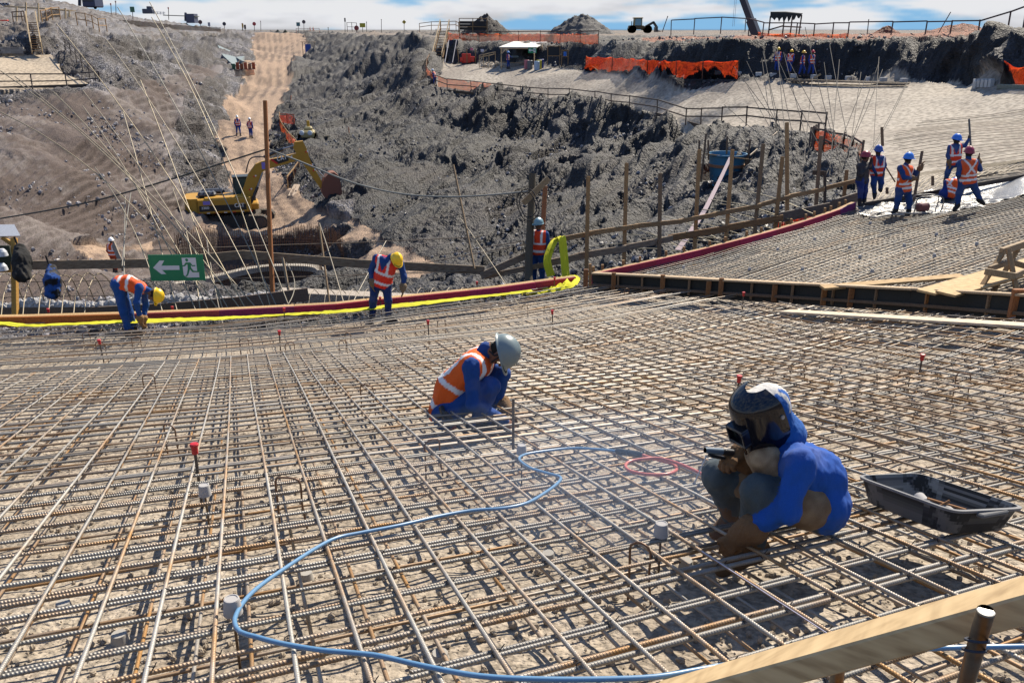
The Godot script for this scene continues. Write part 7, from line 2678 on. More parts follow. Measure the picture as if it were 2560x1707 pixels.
	for s in [-0.14, 0.14]:
		m.tube(curve(PackedVector3Array([Vector3(-0.26, 0, s), Vector3(-0.22, 0.36, s), Vector3(0.0, 0.42, s), Vector3(0.40, 0.40, s), Vector3(0.42, 0.1, s), Vector3(0.3, 0, s), Vector3(-0.26, 0, s)]), 0.06), 0.014, 0.014, 6)
	put("frame", m, mats.steel, root)
	m = mb(G(2250, 540, MAT))
	m.col = Color(0.32, 0.29, 0.25)
	var hp := PackedVector3Array()
	for q in [[2306, 533], [2270, 533], [2230, 529], [2195, 532], [2175, 540], [2190, 543], [2230, 536], [2262, 537]]:
		hp.append(G(q[0], q[1], MAT + 0.06))
	m.tube(curve(hp, 0.06), 0.024, 0.024, 8)
	one("vibrator_hose", "pale vibrator hose coiled on the mat at the workers' feet", "hose", m, mats.plastic).position = G(2250, 540, MAT)
	# curved apron bars beyond the pour
	for k in 22:
		var a := GT(2180 + k * 16, 500 - k * 3.2, 0.12)
		var c := GT(2215 + k * 18, 455 - k * 2.6, 0.3)
		var e := GT(2300 + k * 24, 430 - k * 3.0, 0.15)
		m = mb(a)
		m.col = Color(0.30, 0.25, 0.17)
		m.tube(curve(PackedVector3Array([a, c, e]), 0.4), 0.011, 0.011, 5)
		one("starter_bar", "bent bar arching over the apron's lip behind the pour, %s from the left" % nth(k), "steel bar", m, mats.bar, "arched bars behind the pour").position = a
	# bars laid over the upper right of the apron
	for k in 26:
		var y := 262.0 + k * 6.4 + rng.randf_range(-1.2, 1.2)
		var x0 := 2215.0 + absf(k - 8.0) * 12.0 + rng.randf_range(-12, 12)
		var a := GT(x0, y + 40, 0.07)
		var e := GT(2640, y, 0.07)
		m = mb(a)
		m.col = Color(0.16, 0.13, 0.10)
		var path := PackedVector3Array()
		for j in 14:
			var w := a.lerp(e, j / 13.0)
			path.append(Vector3(w.x, T.at(w.x, w.z) + 0.07, w.z))
		m.tube(path, 0.013, 0.013, 5)
		one("laid_bar", "long dark bar laid on the apron at right, %s from its far side" % nth(k), "steel bar", m, mats.bar, "long bars laid on the apron at right").position = a

func make_far() -> void:
	var m: MB
	var root: Node3D
	# railing along the apron's edge above the dark slope
	fence("long dark railing bending along the apron's edge above the slope", gts([[1082, 200], [1090, 216], [1118, 226], [1178, 231], [1245, 240], [1302, 246], [1370, 252], [1422, 254], [1487, 262], [1528, 270], [1573, 276], [1643, 288], [1714, 312], [1752, 313], [1804, 314], [1866, 314], [1940, 325], [2000, 330], [2062, 337]]), 1.15, [1.08, 0.58], Color(0.10, 0.075, 0.06), 0.07)
	m = net_mesh(gts([[1095, 217], [1178, 229], [1228, 234]]), 1.0, Color(0.75, 0.22, 0.12), GT(1095, 217), 0.1)
	one("safety_net", "faded orange net on the apron railing's left end", "net", m, net_material()).position = GT(1095, 217)
	fence("orange mesh fence curving from the stairs down to the apron's corner", gts([[1074, 160], [1068, 172], [1066, 190], [1078, 205], [1086, 216]]), 1.15, [1.05], Color(0.20, 0.12, 0.07), 0.06, 1.0, Color(0.72, 0.16, 0.08))
	timber("kerb_board", "low timber kerb below the apron railing at right", "board", GT(1640, 286, 0.12), GT(1750, 316, 0.12), 0.06, 0.3, WOODDARK)
	timber("kerb_board", "low timber kerb below the apron railing at left", "board", GT(1120, 227, 0.1), GT(1360, 252, 0.1), 0.06, 0.25, WOODDARK)
	# orange fence on top of the cut behind the stall
	fence("orange mesh fence on the cut's top behind the roofed stall", gts([[1118, 104], [1150, 105], [1198, 105], [1250, 106], [1296, 107], [1350, 108], [1400, 108], [1450, 110], [1496, 111]], 0.0), 1.35, [1.25], Color(0.12, 0.075, 0.05), 0.06, 1.05, Color(0.68, 0.14, 0.06))
	fence("low orange mesh fence crossing the apron's back right of the stall", gts([[1463, 176], [1530, 180], [1618, 189], [1690, 196], [1756, 197], [1845, 198]], 0.0), 1.3, [], Color(0.16, 0.07, 0.04), 0.06, 1.3, Color(0.80, 0.085, 0.02))
	timber("brace_pole", "pale slanting brace on the left end of the low orange fence", "pole", GT(1463, 150, 0.2), GT(1496, 178, 0.1), 0.06, 0.1, WOODPALE)
	timber("brace_pole", "second slanting brace on the left end of the low orange fence", "pole", GT(1466, 140, 0.5), GT(1494, 170, 0.1), 0.06, 0.1, WOOD)
	# stairs down the cut
	stairs("timber stairs climbing the cut left of the roofed stall", U(1092, 156, 21.6), U(1112, 70, 20.6), 1.1, 12, WOOD, true)
	# dark boards beside the stairs
	for k in 2:
		timber("pale_prop", ["pale pole propping the dark sheet left of the stall, left one", "pale pole propping the dark sheet left of the stall, right one"][k], "pole", U(1112 + k * 19, 156, 22), U(1122 + k * 19, 100, 21.5), 0.08, 0.08, Color(0.42, 0.42, 0.46), "", Vector3.FORWARD)
	m = mb(U(1136, 112, 21.4))
	m.col = Color(0.012, 0.022, 0.05)
	m.beam(U(1122, 112, 21.4), U(1145, 112, 21.4), 0.05, 1.1)
	one("dark_sheet", "dark blue sheet leaning on the cut beside the stairs", "sheet", m, mats.matte).position = U(1136, 112, 21.4)
	# platform rails and dark panel on the skyline
	fence("timber railing round the stair head on the skyline", spots([[1049, 76, 17], [1078, 72, 17], [1102, 72, 18], [1140, 72, 18.5], [1146, 76, 20]]), 1.0, [0.95, 0.5], WOOD, 0.08)
	root = fence("big dark panel framed in timber on the skyline", spots([[1149, 86, 19], [1182, 87, 19.4], [1218, 88, 19.8]]), 2.0, [2.0, 1.0], WOOD, 0.1, 0.0, NET, "panel_frame", "panel")
	m = mb(root.position)
	m.col = Color(0.012, 0.014, 0.018)
	for k in 3:
		m.beam(U(1149, 56 + k * 7.5, 19), U(1218, 56.5 + k * 7.5, 19.8), 0.03, 0.34)
	put("board", m, mats.matte, root)
	# roofed stall
	stall()
	# red rack, notice, trestle, stone pile, screens
	var rp := GT(1168, 158)
	root = thing("red_rack", "red crate rack between the stairs and the roofed stall", "rack", rp)
	m = mb()
	m.col = Color(0.55, 0.03, 0.012)
	m.box(Transform3D(Basis.IDENTITY, Vector3(-0.1, 0.55, 0)), Vector3(1.0, 1.0, 0.5), 0.03)
	m.box(Transform3D(Basis.IDENTITY, Vector3(0.6, 0.45, 0.1)), Vector3(0.5, 0.6, 0.5), 0.05)
	m.box(Transform3D(Basis.IDENTITY, Vector3(-0.6, 0.4, 0.1)), Vector3(0.4, 0.5, 0.5), 0.05)
	put("crate", m, mats.plastic, root)
	for k in 3:
		m = mb()
		m.col = WOOD
		m.beam(Vector3(-0.95 + k * 0.95, 0, 0.35), Vector3(-1.05 + k * 1.02, 1.55, 0.3), 0.09, 0.09, Vector3.FORWARD)
		putn("post", k, m, mats.wood, root)
	m = mb()
	m.col = Color(0.55, 0.16, 0.24)
	m.box(Transform3D(Basis.IDENTITY, Vector3(0.55, 1.55, 0.35)), Vector3(0.32, 0.26, 0.03))
	put("pink_card", m, mats.matte, root)
	fence("timber handrail sloping beside the stone pile", PackedVector3Array([GT(1198, 170), GT(1209, 168), GT(1222, 165), GT(1238, 161)]), 1.35, [1.3, 1.1], WOODPALE, 0.07)
	m = mb(GT(1206, 168) + Vector3(0, 1.75, 0.1))
	m.col = Color(0.5, 0.48, 0.55)
	m.box(Transform3D(Basis.IDENTITY, GT(1206, 168) + Vector3(0, 1.75, 0.1)), Vector3(0.34, 0.28, 0.03))
	one("notice", "small white notice on a post beside the stone pile", "notice", m, mats.matte).position = GT(1206, 168) + Vector3(0, 1.75, 0.1)
	m = mb(GT(1230, 168))
	for k in 46:
		m.col = wood_tone(Color(0.42, 0.36, 0.28), 0.3)
		var at := GT(1203 + rng.randf() * 58, 171 - rng.randf() * 9) + Vector3(0, 0.1 + rng.randf() * 0.18, 0)
		m.box(Transform3D(Basis.from_euler(Vector3(rng.randf() * 3, rng.randf() * 3, rng.randf() * 3)), at), Vector3(0.32, 0.18, 0.24) * rng.randf_range(0.5, 1.2), 0.04)
	one("stone_pile", "low pile of pale stones left of the roofed stall", "stones", m, mats.matte).position = GT(1230, 168)
	for k in 2:
		var at := GT(1384 + k * 28, 164 + k * 2)
		root = thing("notice_screen", ["wide dark notice screen right of the roofed stall", "narrow timber stand with blue can right of the notice screen"][k], "stand", at)
		m = mb()
		m.col = WOOD
		for s in [-1.0, 1.0]:
			m.beam(Vector3(s * (0.62 - 0.3 * k), 0, 0), Vector3(s * (0.62 - 0.3 * k), 1.95 - 0.35 * k, 0), 0.07, 0.07, Vector3.FORWARD)
		for hh in [1.9 - 0.35 * k, 0.95]:
			m.beam(Vector3(-0.66 + 0.3 * k, hh, 0), Vector3(0.66 - 0.3 * k, hh, 0), 0.08, 0.07)
		put("frame", m, mats.wood, root)
		m = mb()
		m.col = Color(0.02, 0.024, 0.03) if k == 0 else Color(0.03, 0.14, 0.5)
		if k == 0:
			m.box(Transform3D(Basis.IDENTITY, Vector3(0, 1.42, -0.03)), Vector3(1.2, 0.85, 0.04))
		else:
			m.lathe(Transform3D(Basis.IDENTITY, Vector3(0, 0.99, 0)), [Vector2(0, 0.4), Vector2(0.13, 0.4), Vector2(0.15, 0.0), Vector2(0, 0)], 14)
		put("board" if k == 0 else "blue_can", m, mats.matte, root)
	# timber table and plank stack with the group of workers
	var tp := GT(1915, 190)
	root = thing("timber_table", "long low timber table beside the group of four workers", "table", tp)
	m = mb(tp)
	m.col = Color(0.34, 0.25, 0.13)
	m.beam(U(1850, 156, 33.6), U(2012, 161, 34.4), 0.9, 0.08, Vector3.UP, 0.01)
	put("table_top", m, mats.wood, root)
	for k in 5:
		m = mb(tp)
		m.col = WOODDARK
		m.beam(U(1852 + k * 38, 157 + k, 34), U(1852 + k * 38, 187 + k * 1.5, 34), 0.1, 0.1, Vector3.FORWARD)
		putn("leg", k, m, mats.wood, root)
	m = mb(GT(2100, 200))
	for k in 14:
		m.col = wood_tone(Color(0.26, 0.22, 0.17), 0.3)
		m.beam(GT(1958 + rng.randf() * 30, 196 + rng.randf() * 6, 0.1 + 0.05 * (k % 3)), GT(2260 + rng.randf() * 16, 205 + rng.randf() * 6, 0.1 + 0.05 * (k % 3)), 0.10, 0.05)
	one("plank_stack", "long stack of grey planks and bars on the apron's back", "planks", m, mats.wood).position = GT(2100, 200)
	timber("prop", "short slanting plank on the stack by the four workers", "plank", GT(2034, 195, 0.1), GT(2053, 185, 0.3), 0.06, 0.12, WOODPALE)
	# concrete blocks: row at the cut's foot and stack at right
	for k in 13:
		var at := GT(1795 + k * 46 + (k % 3) * 5, 186 + k * 2.0)
		if k > 10:
			break
		m = mb()
		m.col = wood_tone(Color(0.36, 0.37, 0.38))
		m.box(Transform3D(Basis(Vector3.UP, rng.randf_range(-0.3, 0.3)), Vector3(0, 0.12, 0)), Vector3(0.42, 0.28, 0.3), 0.02)
		one("concrete_block", "pale concrete block along the cut's foot, %s from the left" % nth(k), "block", m, mats.matte, "blocks along the foot of the cut").position = at
	for k in 11:
		m = mb()
		m.col = wood_tone(Color(0.38, 0.39, 0.40))
		m.box(Transform3D(Basis(Vector3.UP, 0.1), Vector3(0, 0.16, 0)), Vector3(0.24, 0.40, 0.24), 0.015)
		one("concrete_block", "upright pale block in the far right stack, %s in the %s row" % [nth(k % 5), ["back", "middle", "front"][k / 5]], "block", m, mats.matte, "stack of upright blocks at far right").position = GT(2440 + (k % 5) * 9.5, 214 + (k / 5) * 3)
	timber("leaning_plank", "long pale plank leaning on the cut at far right", "plank", GT(2472, 204, 0.1), U(2600, 90, 44), 0.3, 0.06, Color(0.36, 0.31, 0.25))
	m = net_mesh(gts([[2500, 214], [2535, 214], [2600, 216]]), 1.3, Color(0.80, 0.09, 0.02), GT(2535, 214), 0.4)
	one("safety_net", "orange net heaped at the far right foot of the cut", "net", m, net_material()).position = GT(2535, 214)
	timber("sleeper", "greenish grey sleeper lying before the far right net", "sleeper", GT(2498, 216, 0.12), GT(2640, 221, 0.12), 0.3, 0.25, Color(0.20, 0.23, 0.21))
	# skyline on the right: railing, canopy, crane, loader, heaps
	fence("long dark railing along the skyline above the right cut", spots([[1678, 82, 27], [1735, 79, 28], [1802, 77, 29.4], [1872, 82, 30.5], [1906, 93, 32], [1990, 95, 32.5], [2034, 97, 33], [2081, 95, 33.5], [2120, 95, 34], [2227, 95, 35.5], [2312, 96, 37], [2374, 96, 38.5], [2445, 97, 40.5], [2520, 78, 42.5], [2560, 66, 44], [2640, 50, 46]]), 1.12, [1.08], Color(0.075, 0.055, 0.06), 0.07)
	m = net_mesh(spots([[1895, 94, 32], [1990, 97, 32.6], [2034, 98, 33], [2120, 97, 34.2]]), 0.42, Color(0.75, 0.12, 0.035), U(1990, 97, 32.6), 0.1)
	one("safety_net", "low orange net below the skyline railing by the canopy", "net", m, net_material()).position = U(1990, 97, 32.6)
	root = thing("canopy", "four-legged stand with ragged dark tarpaulin roof on the skyline", "canopy", U(1965, 95, 31))
	var legs := [[1920, 94, 1927, 40, 31], [1955, 95, 1962, 44, 31.6], [1974, 97, 1982, 40, 30.4], [1996, 93, 2005, 38, 30.2]]
	for k in 4:
		m = mb(U(1965, 95, 31))
		m.col = Color(0.13, 0.10, 0.08)
		m.beam(U(legs[k][0], legs[k][1] + 6, legs[k][4]), U(legs[k][2], legs[k][3], legs[k][4]), 0.09, 0.09, Vector3.FORWARD)
		putn("leg", k, m, mats.wood, root)
	m = mb(U(1965, 95, 31))
	m.col = Color(0.16, 0.11, 0.08)
	m.beam(U(1925, 74, 31), U(1960, 64, 31.4), 0.06, 0.1)
	m.beam(U(1962, 66, 31.4), U(2004, 68, 30.4), 0.06, 0.1)
	put("brace", m, mats.wood, root)
	m = mb(U(1965, 95, 31))
	m.col = Color(0.035, 0.036, 0.035)
	var g0 := m.v.size()
	for k in 3:
		var row := [[1926, 29, 30], [1965, 28.5, 30], [2008, 33, 29.6]] if k == 0 else ([[1927, 30, 31.6], [1964, 32, 31.8], [2007, 35, 31]] if k == 1 else [[1926, 46, 31.7], [1964, 50, 31.9], [2003, 42, 31.1]])
		for j in 21:
			var t := j / 20.0 * 2.0
			var e := mini(int(t), 1)
			var p := U(row[e][0], row[e][1], row[e][2]).lerp(U(row[e + 1][0], row[e + 1][1], row[e + 1][2]), t - e)
			if k == 2:
				p.y += 0.16 * sin(j * 1.9) + 0.1 * sin(j * 4.1)
			m.p(p, Vector3(0, 0.4, 1) if k > 0 else Vector3.UP)
	for k in 2:
		for j in 20:
			var a := g0 + k * 21 + j
			m.i.append_array(PackedInt32Array([a, a + 1, a + 22, a, a + 22, a + 21]))
	put("tarpaulin", m, mats.cloth, root)
	m = mb(U(1870, 78, 26))
	m.col = Color(0.014, 0.016, 0.035)
	m.beam(U(1890, 84, 24), U(1845, -40, 24), 0.55, 0.6)
	m.beam(U(1893, 90, 24), U(1878, 50, 24), 0.75, 0.8)
	one("crane_boom", "dark crane boom slanting up out of the picture", "crane", m, mats.paint).position = U(1870, 78, 26)
	m = mb(U(1832, 70, 22))
	m.col = Color(0.25, 0.27, 0.3)
	m.rod(U(1832, 66, 22), U(1840, -30, 22), 0.02, 4)
	m.rod(U(1836, 66, 22), U(1844, -30, 22), 0.02, 4)
	one("crane_rope", "pair of thin crane ropes left of the boom", "rope", m, mats.steel).position = U(1832, 70, 22)
	loader()
	for q in [[1656, 80, 1670, 40], [1863, 80, 1865, 48], [2168, 95, 2173, 48], [2340, 95, 2378, 30]]:
		timber("thin_post", "thin dark pole on the right skyline %s" % {1656: "right of the loader", 1863: "left of the crane boom", 2168: "right of the canopy", 2340: "leaning before the far heaps"}[q[0]], "pole", U(q[0], q[1], 26), U(q[2], q[3], 26), 0.07, 0.07, Color(0.08, 0.06, 0.05), "thin poles on the right skyline", Vector3.FORWARD)
	heap("dark brown earth heap on the skyline behind the panel", U(1215, 90, 14), 5.2, 3.6, Color(0.075, 0.06, 0.055), 1)
	heap("pale grey gravel heap on the skyline right of centre", U(1455, 92, 13.5), 7.6, 4.0, Color(0.17, 0.165, 0.165), 2)
	heap("reddish earth heap on the right skyline, nearer the canopy", U(2215, 96, 24), 2.6, 1.25, Color(0.42, 0.12, 0.05), 3)
	heap("wide reddish earth heap on the far right skyline", U(2400, 92, 25), 6.2, 1.25, Color(0.42, 0.12, 0.05), 4)
	heap("low reddish bank behind the canopy", U(2060, 96, 22), 7.0, 0.55, Color(0.42, 0.12, 0.05), 5)
	heap("low reddish bank behind the orange fence of the cut", U(1330, 104, 17), 9.0, 0.7, Color(0.30, 0.12, 0.08), 6)
	heap("grey rubble heap beside the notch in the cut", U(1535, 150, 26), 2.8, 1.9, Color(0.15, 0.15, 0.155), 7)
	heap("smooth grey heap before the torn orange net", U(2062, 470, 68), 1.5, 1.05, Color(0.11, 0.105, 0.115), 8)
	# skyline signs between the road and the stairs
	var sg := [["blue board sign", 745, 56, 80, 9, 9, Color(0.05, 0.13, 0.16)], ["round sign", 759, 50, 80, 6, 9, Color(0.06, 0.05, 0.06)], ["dark post", 862, 45, 76, 3.5, 9, Color(0.02, 0.02, 0.03)], ["yellow sign", 906, 58, 78, 14, 10, Color(0.42, 0.36, 0.02)], ["warning diamond", 1010, 50, 74, 10, 10, Color(0.55, 0.36, 0.02)], ["thin post", 953, 48, 76, 2, 2, Color(0.2, 0.14, 0.08)], ["thin post", 916, 54, 78, 2, 2, Color(0.06, 0.05, 0.05)], ["round stop sign", 891, 64, 78, 5, 12, Color(0.28, 0.02, 0.03)], ["thin post", 1090, 72, 80, 2, 2, Color(0.2, 0.14, 0.08)], ["thin post", 820, 68, 80, 2, 2, Color(0.2, 0.14, 0.08)], ["round sign", 500, 50, 64, 5, 10, Color(0.06, 0.02, 0.03)], ["white board sign", 522, 56, 66, 6, 9, Color(0.25, 0.26, 0.32)], ["round stop sign", 635, 55, 68, 5, 9, Color(0.30, 0.03, 0.04)], ["round sign", 560, 55, 66, 3, 9, Color(0.03, 0.03, 0.05)], ["small sign", 612, 62, 70, 5, 10, Color(0.06, 0.04, 0.04)], ["red marker post", 605, 58, 70, 3, 4, Color(0.35, 0.05, 0.03)], ["thin post", 651, 52, 68, 2, 2, Color(0.12, 0.08, 0.06)], ["green sign", 330, 17, 36, 11, 13, Color(0.03, 0.12, 0.07)], ["red marker post", 276, 8, 24, 3, 5, Color(0.35, 0.06, 0.03)], ["thin post", 288, 2, 26, 3, 4, Color(0.18, 0.05, 0.06)], ["red marker post", 420, 18, 38, 3, 4, Color(0.35, 0.06, 0.05)], ["round black sign", 695, 97, 112, 9, 13, Color(0.02, 0.018, 0.016)], ["small yellow sign", 606, 59, 72, 4, 10, Color(0.35, 0.2, 0.02)]]
	var words := {745: "left of the pair", 759: "above the left walker", 862: "above the cut bank", 953: "middle of the bank", 916: "by the yellow sign", 1090: "by the stair head", 820: "right of the walkers", 500: "left crest", 560: "middle crest", 635: "near the road crest", 651: "beside the road crest", 605: "on the crest", 891: "beside the yellow sign", 288: "on the left hill", 276: "left hill", 420: "beyond the green sign", 695: "in the road's loop", 606: "low on the crest"}
	for q in sg:
		var s := 11.0
		if q[1] < 450:
			s = 14.0
		var gp := U(q[1], q[3] + 4, s)
		root = thing("site_sign", "%s standing %s on the skyline" % [q[0], words.get(q[1], "alone")], "sign", gp, "")
		m = mb(gp)
		m.col = Color(0.10, 0.08, 0.07)
		m.rod(gp - Vector3(0, 0.5, 0), U(q[1], q[2], s), 0.06, 6)
		put("post", m, mats.wood, root)
		m = mb(gp)
		m.col = q[6]
		var top := U(q[1], q[2] + q[5] * 0.5, s) + Vector3(0, 0, 0.09)
		if "round" in q[0]:
			m.lathe(Transform3D(Basis(Vector3(1, 0, 0), PI / 2), top), [Vector2(0, 0.03), Vector2(q[5] * 0.5 / s, 0.03), Vector2(q[5] * 0.5 / s, -0.02), Vector2(0, -0.02)], 16)
		elif "diamond" in q[0]:
			m.box(Transform3D(Basis(Vector3(0, 0, 1), PI / 4), top), Vector3(q[4] / s * 0.75, q[4] / s * 0.75, 0.04))
			m.col = Color(0.02, 0.02, 0.02)
			m.box(Transform3D(Basis.IDENTITY, top + Vector3(0, 0, 0.025)), Vector3(0.12, 0.3, 0.02))
		else:
			m.box(Transform3D(Basis.IDENTITY, top), Vector3(q[4] / s, q[5] / s, 0.05))
		put("face", m, mats.paint, root)
	fence("low pinkish fence behind the two walkers on the skyline", spots([[740, 81, 10], [770, 81, 10], [798, 81, 10]]), 1.0, [0.95], Color(0.30, 0.12, 0.08), 0.08)
	fence("small timber frame stand on the skyline left of the yellow sign", spots([[868, 76, 12], [880, 76, 12], [892, 77, 12]]), 1.6, [1.55, 0.7], Color(0.12, 0.08, 0.06), 0.1)
	for q in [[694, 84], [713, 84]]:
		heap("small green bush on the skyline where the road tops out" if q[0] == 694 else "smaller green bush right of the road's crest", U(q[0], 81, 9), 0.9, 0.8, Color(0.06, 0.075, 0.04), int(q[0]), "bush")
	# blue cabin by the road
	var cp := U(771, 140, 13.4)
	root = thing("portable_toilet", "blue cabin in a timber frame beside the haul road", "cabin", cp)
	m = mb()
	m.col = Color(0.008, 0.06, 0.32)
	m.box(Transform3D(Basis(Vector3.UP, 0.2), Vector3(0, 1.05, 0)), Vector3(1.05, 2.1, 1.05), 0.06)
	put("cabin", m, mats.plastic, root)
	m = mb()
	m.col = Color(0.18, 0.14, 0.10)
	for s in [-1.0, 1.0]:
		m.beam(Vector3(-1.0 if s < 0 else 1.2, 0, 0), Vector3(-1.0 if s < 0 else 1.2, 2.5, 0), 0.1, 0.1, Vector3.FORWARD)
	m.beam(Vector3(-1.2, 2.5, 0), Vector3(1.4, 2.5, 0), 1.4, 0.08)
	put("frame", m, mats.wood, root)
	# left platform: railings, stairs, blocks
	fence("dark double railing along the left platform's front", spots([[-40, 222, 33], [80, 221, 32.5], [167, 219, 31.8], [250, 213, 31]]), 1.1, [1.05, 0.55], Color(0.06, 0.05, 0.055), 0.07)
	timber("kerb_board", "dark kerb board under the left platform's railing", "board", U(-60, 224, 33), U(254, 214, 31), 0.08, 0.35, Color(0.07, 0.06, 0.055))
	fence("dark railing stepping up the left platform's side", spots([[250, 213, 31], [238, 200, 30.6], [222, 186, 30], [205, 170, 29.4], [190, 152, 28.6], [177, 138, 27.8], [163, 126, 27]]), 1.1, [1.05, 0.55], Color(0.07, 0.06, 0.06), 0.07)
	stairs("steep timber stairs rising from the left platform", U(92, 132, 27.4), U(79, 55, 25.8), 0.95, 13, WOOD, true)
	fence("timber landing railing at the head of the left stairs", spots([[32, 55, 24.6], [55, 54, 24.6], [62, 53, 24.8]]), 1.0, [0.95, 0.5], Color(0.14, 0.09, 0.06), 0.08)
	fence("brownish railing with pale netting right of the left stair head", spots([[104, 54, 24.8], [116, 52, 24], [130, 44, 22.6], [149, 43, 22]]), 1.1, [1.05, 0.3], WOOD, 0.08, 0.9, Color(0.36, 0.20, 0.13))
	m = mb(U(70, 30, 23))
	m.col = Color(0.50, 0.40, 0.26)
	m.beam(U(18, 16, 22), U(120, 22, 22), 1.6, 0.18)
	m.col = Color(0.33, 0.26, 0.16)
	m.beam(U(112, 21, 22), U(176, 27, 21), 1.3, 0.06)
	one("shade_roof", "pale timber roof beside the left stair head", "roof", m, mats.wood).position = U(70, 30, 23)
	for k in 5:
		timber("roof_post", "timber post under the pale roof at far left, %s listed from the stairs" % nth(k), "post", U([64, 95, 162, 40, 172][k], [56, 56, 46, 60, 42][k], 23), U([63, 94, 162, 40, 172][k], [6, 8, 20, 18, 26][k], 23), 0.14, 0.14, WOODPALE, "posts of the pale roof at far left", Vector3.FORWARD)
	for k in 18:
		m = mb()
		m.col = wood_tone(Color(0.20, 0.19, 0.18), 0.25)
		m.box(Transform3D.IDENTITY, Vector3(0.40, 0.19, 0.2), 0.01)
		one("block", "block in the far left low wall, %s in its %s course" % [nth(k % 6), ["bottom", "middle", "top"][k / 6]], "block", m, mats.matte, "blocks of the low wall at far left").position = U(2 + (k % 6) * 10 + (k / 6 % 2) * 5, 131 - (k / 6) * 5.4, 27.2)
	m = mb(U(0, 22, 18))
	for j in 5:
		for k in 9:
			m.col = Color(0.30, 0.31, 0.34) if (j + k) % 2 == 0 else Color(0.035, 0.035, 0.05)
			m.box(Transform3D(Basis.IDENTITY, U(-12 + k * 4, 9 + j * 4.2, 18)), Vector3(4 / 18.0, 4.2 / 18.0, 0.3))
	one("block_screen", "pale pierced block screen wall at the top left corner", "wall", m, mats.matte).position = U(0, 22, 18)
	m = mb(U(100, 6, 16))
	m.col = Color(0.28, 0.13, 0.05)
	m.box(Transform3D(Basis.IDENTITY, U(116, 2, 15)), Vector3(0.9, 1.4, 1.0), 0.05)
	m.col = Color(0.05, 0.09, 0.08)
	m.box(Transform3D(Basis.IDENTITY, U(98, 7, 15.4)), Vector3(1.7, 0.35, 1.2), 0.08)
	m.col = Color(0.34, 0.33, 0.33)
	m.box(Transform3D(Basis.IDENTITY, U(110, 6, 15.6)), Vector3(0.22, 1.6, 0.2))
	one("site_mixer", "brown and green site machine behind the pale roof at top left", "machine", m, mats.paint).position = U(100, 6, 16)
	m = mb(U(8, 52, 24))
	m.col = Color(0.65, 0.03, 0.01)
	m.box(Transform3D(Basis.IDENTITY, U(8, 51, 24.2)), Vector3(0.9, 0.12, 0.3), 0.04)
	one("red_pipe", "short red bundle on the bank left of the stairs", "pipe", m, mats.plastic).position = U(8, 52, 24)
	# vehicles and sheds on the left hill
	truck()
	root = thing("site_shed", "dark flat-roofed shed low on the left skyline", "shed", U(478, 56, 12))
	m = mb(U(478, 56, 12))
	m.col = Color(0.06, 0.07, 0.11)
	m.box(Transform3D(Basis.IDENTITY, U(479, 46, 12)), Vector3(1.7, 1.8, 2.4))
	put("wall", m, mats.paint, root)
	m = mb(U(478, 56, 12))
	m.col = Color(0.09, 0.10, 0.08)
	m.beam(U(412, 38, 12), U(492, 41, 12), 2.4, 0.16)
	put("roof", m, mats.paint, root)
	m = mb(U(478, 56, 12))
	m.col = Color(0.07, 0.07, 0.09)
	m.rod(U(463, 52, 12), U(463, 32, 12), 0.25, 8)
	put("tank", m, mats.paint, root)
	root = thing("drill_rig", "small dark machine with rails on the left hill's crest", "machine", U(375, 34, 12.6))
	m = mb(U(375, 34, 12.6))
	m.col = Color(0.05, 0.055, 0.085)
	m.box(Transform3D(Basis.IDENTITY, U(370, 28, 12.6)), Vector3(2.0, 0.9, 1.4), 0.1)
	m.box(Transform3D(Basis.IDENTITY, U(374, 21, 12.6)), Vector3(1.0, 0.8, 1.2), 0.1)
	put("body", m, mats.paint, root)
	m = mb(U(375, 34, 12.6))
	m.col = Color(0.25, 0.25, 0.28)
	m.beam(U(380, 29, 12.6), U(412, 31, 12.6), 0.1, 0.08)
	m.beam(U(380, 33, 12.6), U(412, 35, 12.6), 0.1, 0.08)
	for k in 4:
		m.beam(U(384 + k * 8, 29, 12.6), U(384 + k * 8, 36, 12.6), 0.08, 0.08, Vector3.FORWARD)
	put("rail", m, mats.paint, root)
	fence("timber frame railing on the left slope's shoulder", spots([[192, 58, 20], [215, 60, 20], [232, 66, 20.5], [247, 74, 21], [266, 74, 20.5]]), 1.3, [1.25, 0.5], WOOD, 0.09)
	m = net_mesh(spots([[270, 62, 16], [350, 66, 15], [440, 74, 13.5], [552, 79, 12]]), 0.9, Color(0.50, 0.17, 0.10), U(350, 66, 15), 0.1)
	one("safety_net", "long faded orange net along the left slope's crest", "net", m, net_material()).position = U(350, 66, 15)
	# rubbish bay by the road and blue tarpaulin
	root = thing("waste_bay", "red barrier bay with boards beside the haul road", "barrier", GT(605, 180))
	var bp := GT(605, 180)
	for k in 6:
		m = mb(bp)
		m.col = [Color(0.05, 0.14, 0.08), Color(0.40, 0.09, 0.04), Color(0.25, 0.10, 0.05), Color(0.45, 0.12, 0.06), Color(0.25, 0.16, 0.10), Color(0.42, 0.1, 0.04)][k]
		var p0 := GT(584 + k * 10, 174, 0.0)
		m.beam(p0, p0 + Vector3(0, 0.8 + 0.2 * (k % 2), 0), 0.45, 0.06, Vector3.FORWARD)
		putn("board", k, m, mats.wood, root)
	put("net", net_mesh(gts([[586, 190], [610, 190], [636, 188]]), 0.9, Color(0.65, 0.14, 0.06), bp), net_material(), root)
	m = mb(GT(590, 150))
	m.col = Color(0.22, 0.27, 0.28)
	var tq := [[543, 112], [560, 120], [585, 130], [612, 138], [600, 150], [640, 162], [612, 165], [580, 160], [556, 138]]
	var cen := GT(588, 142, 0.15)
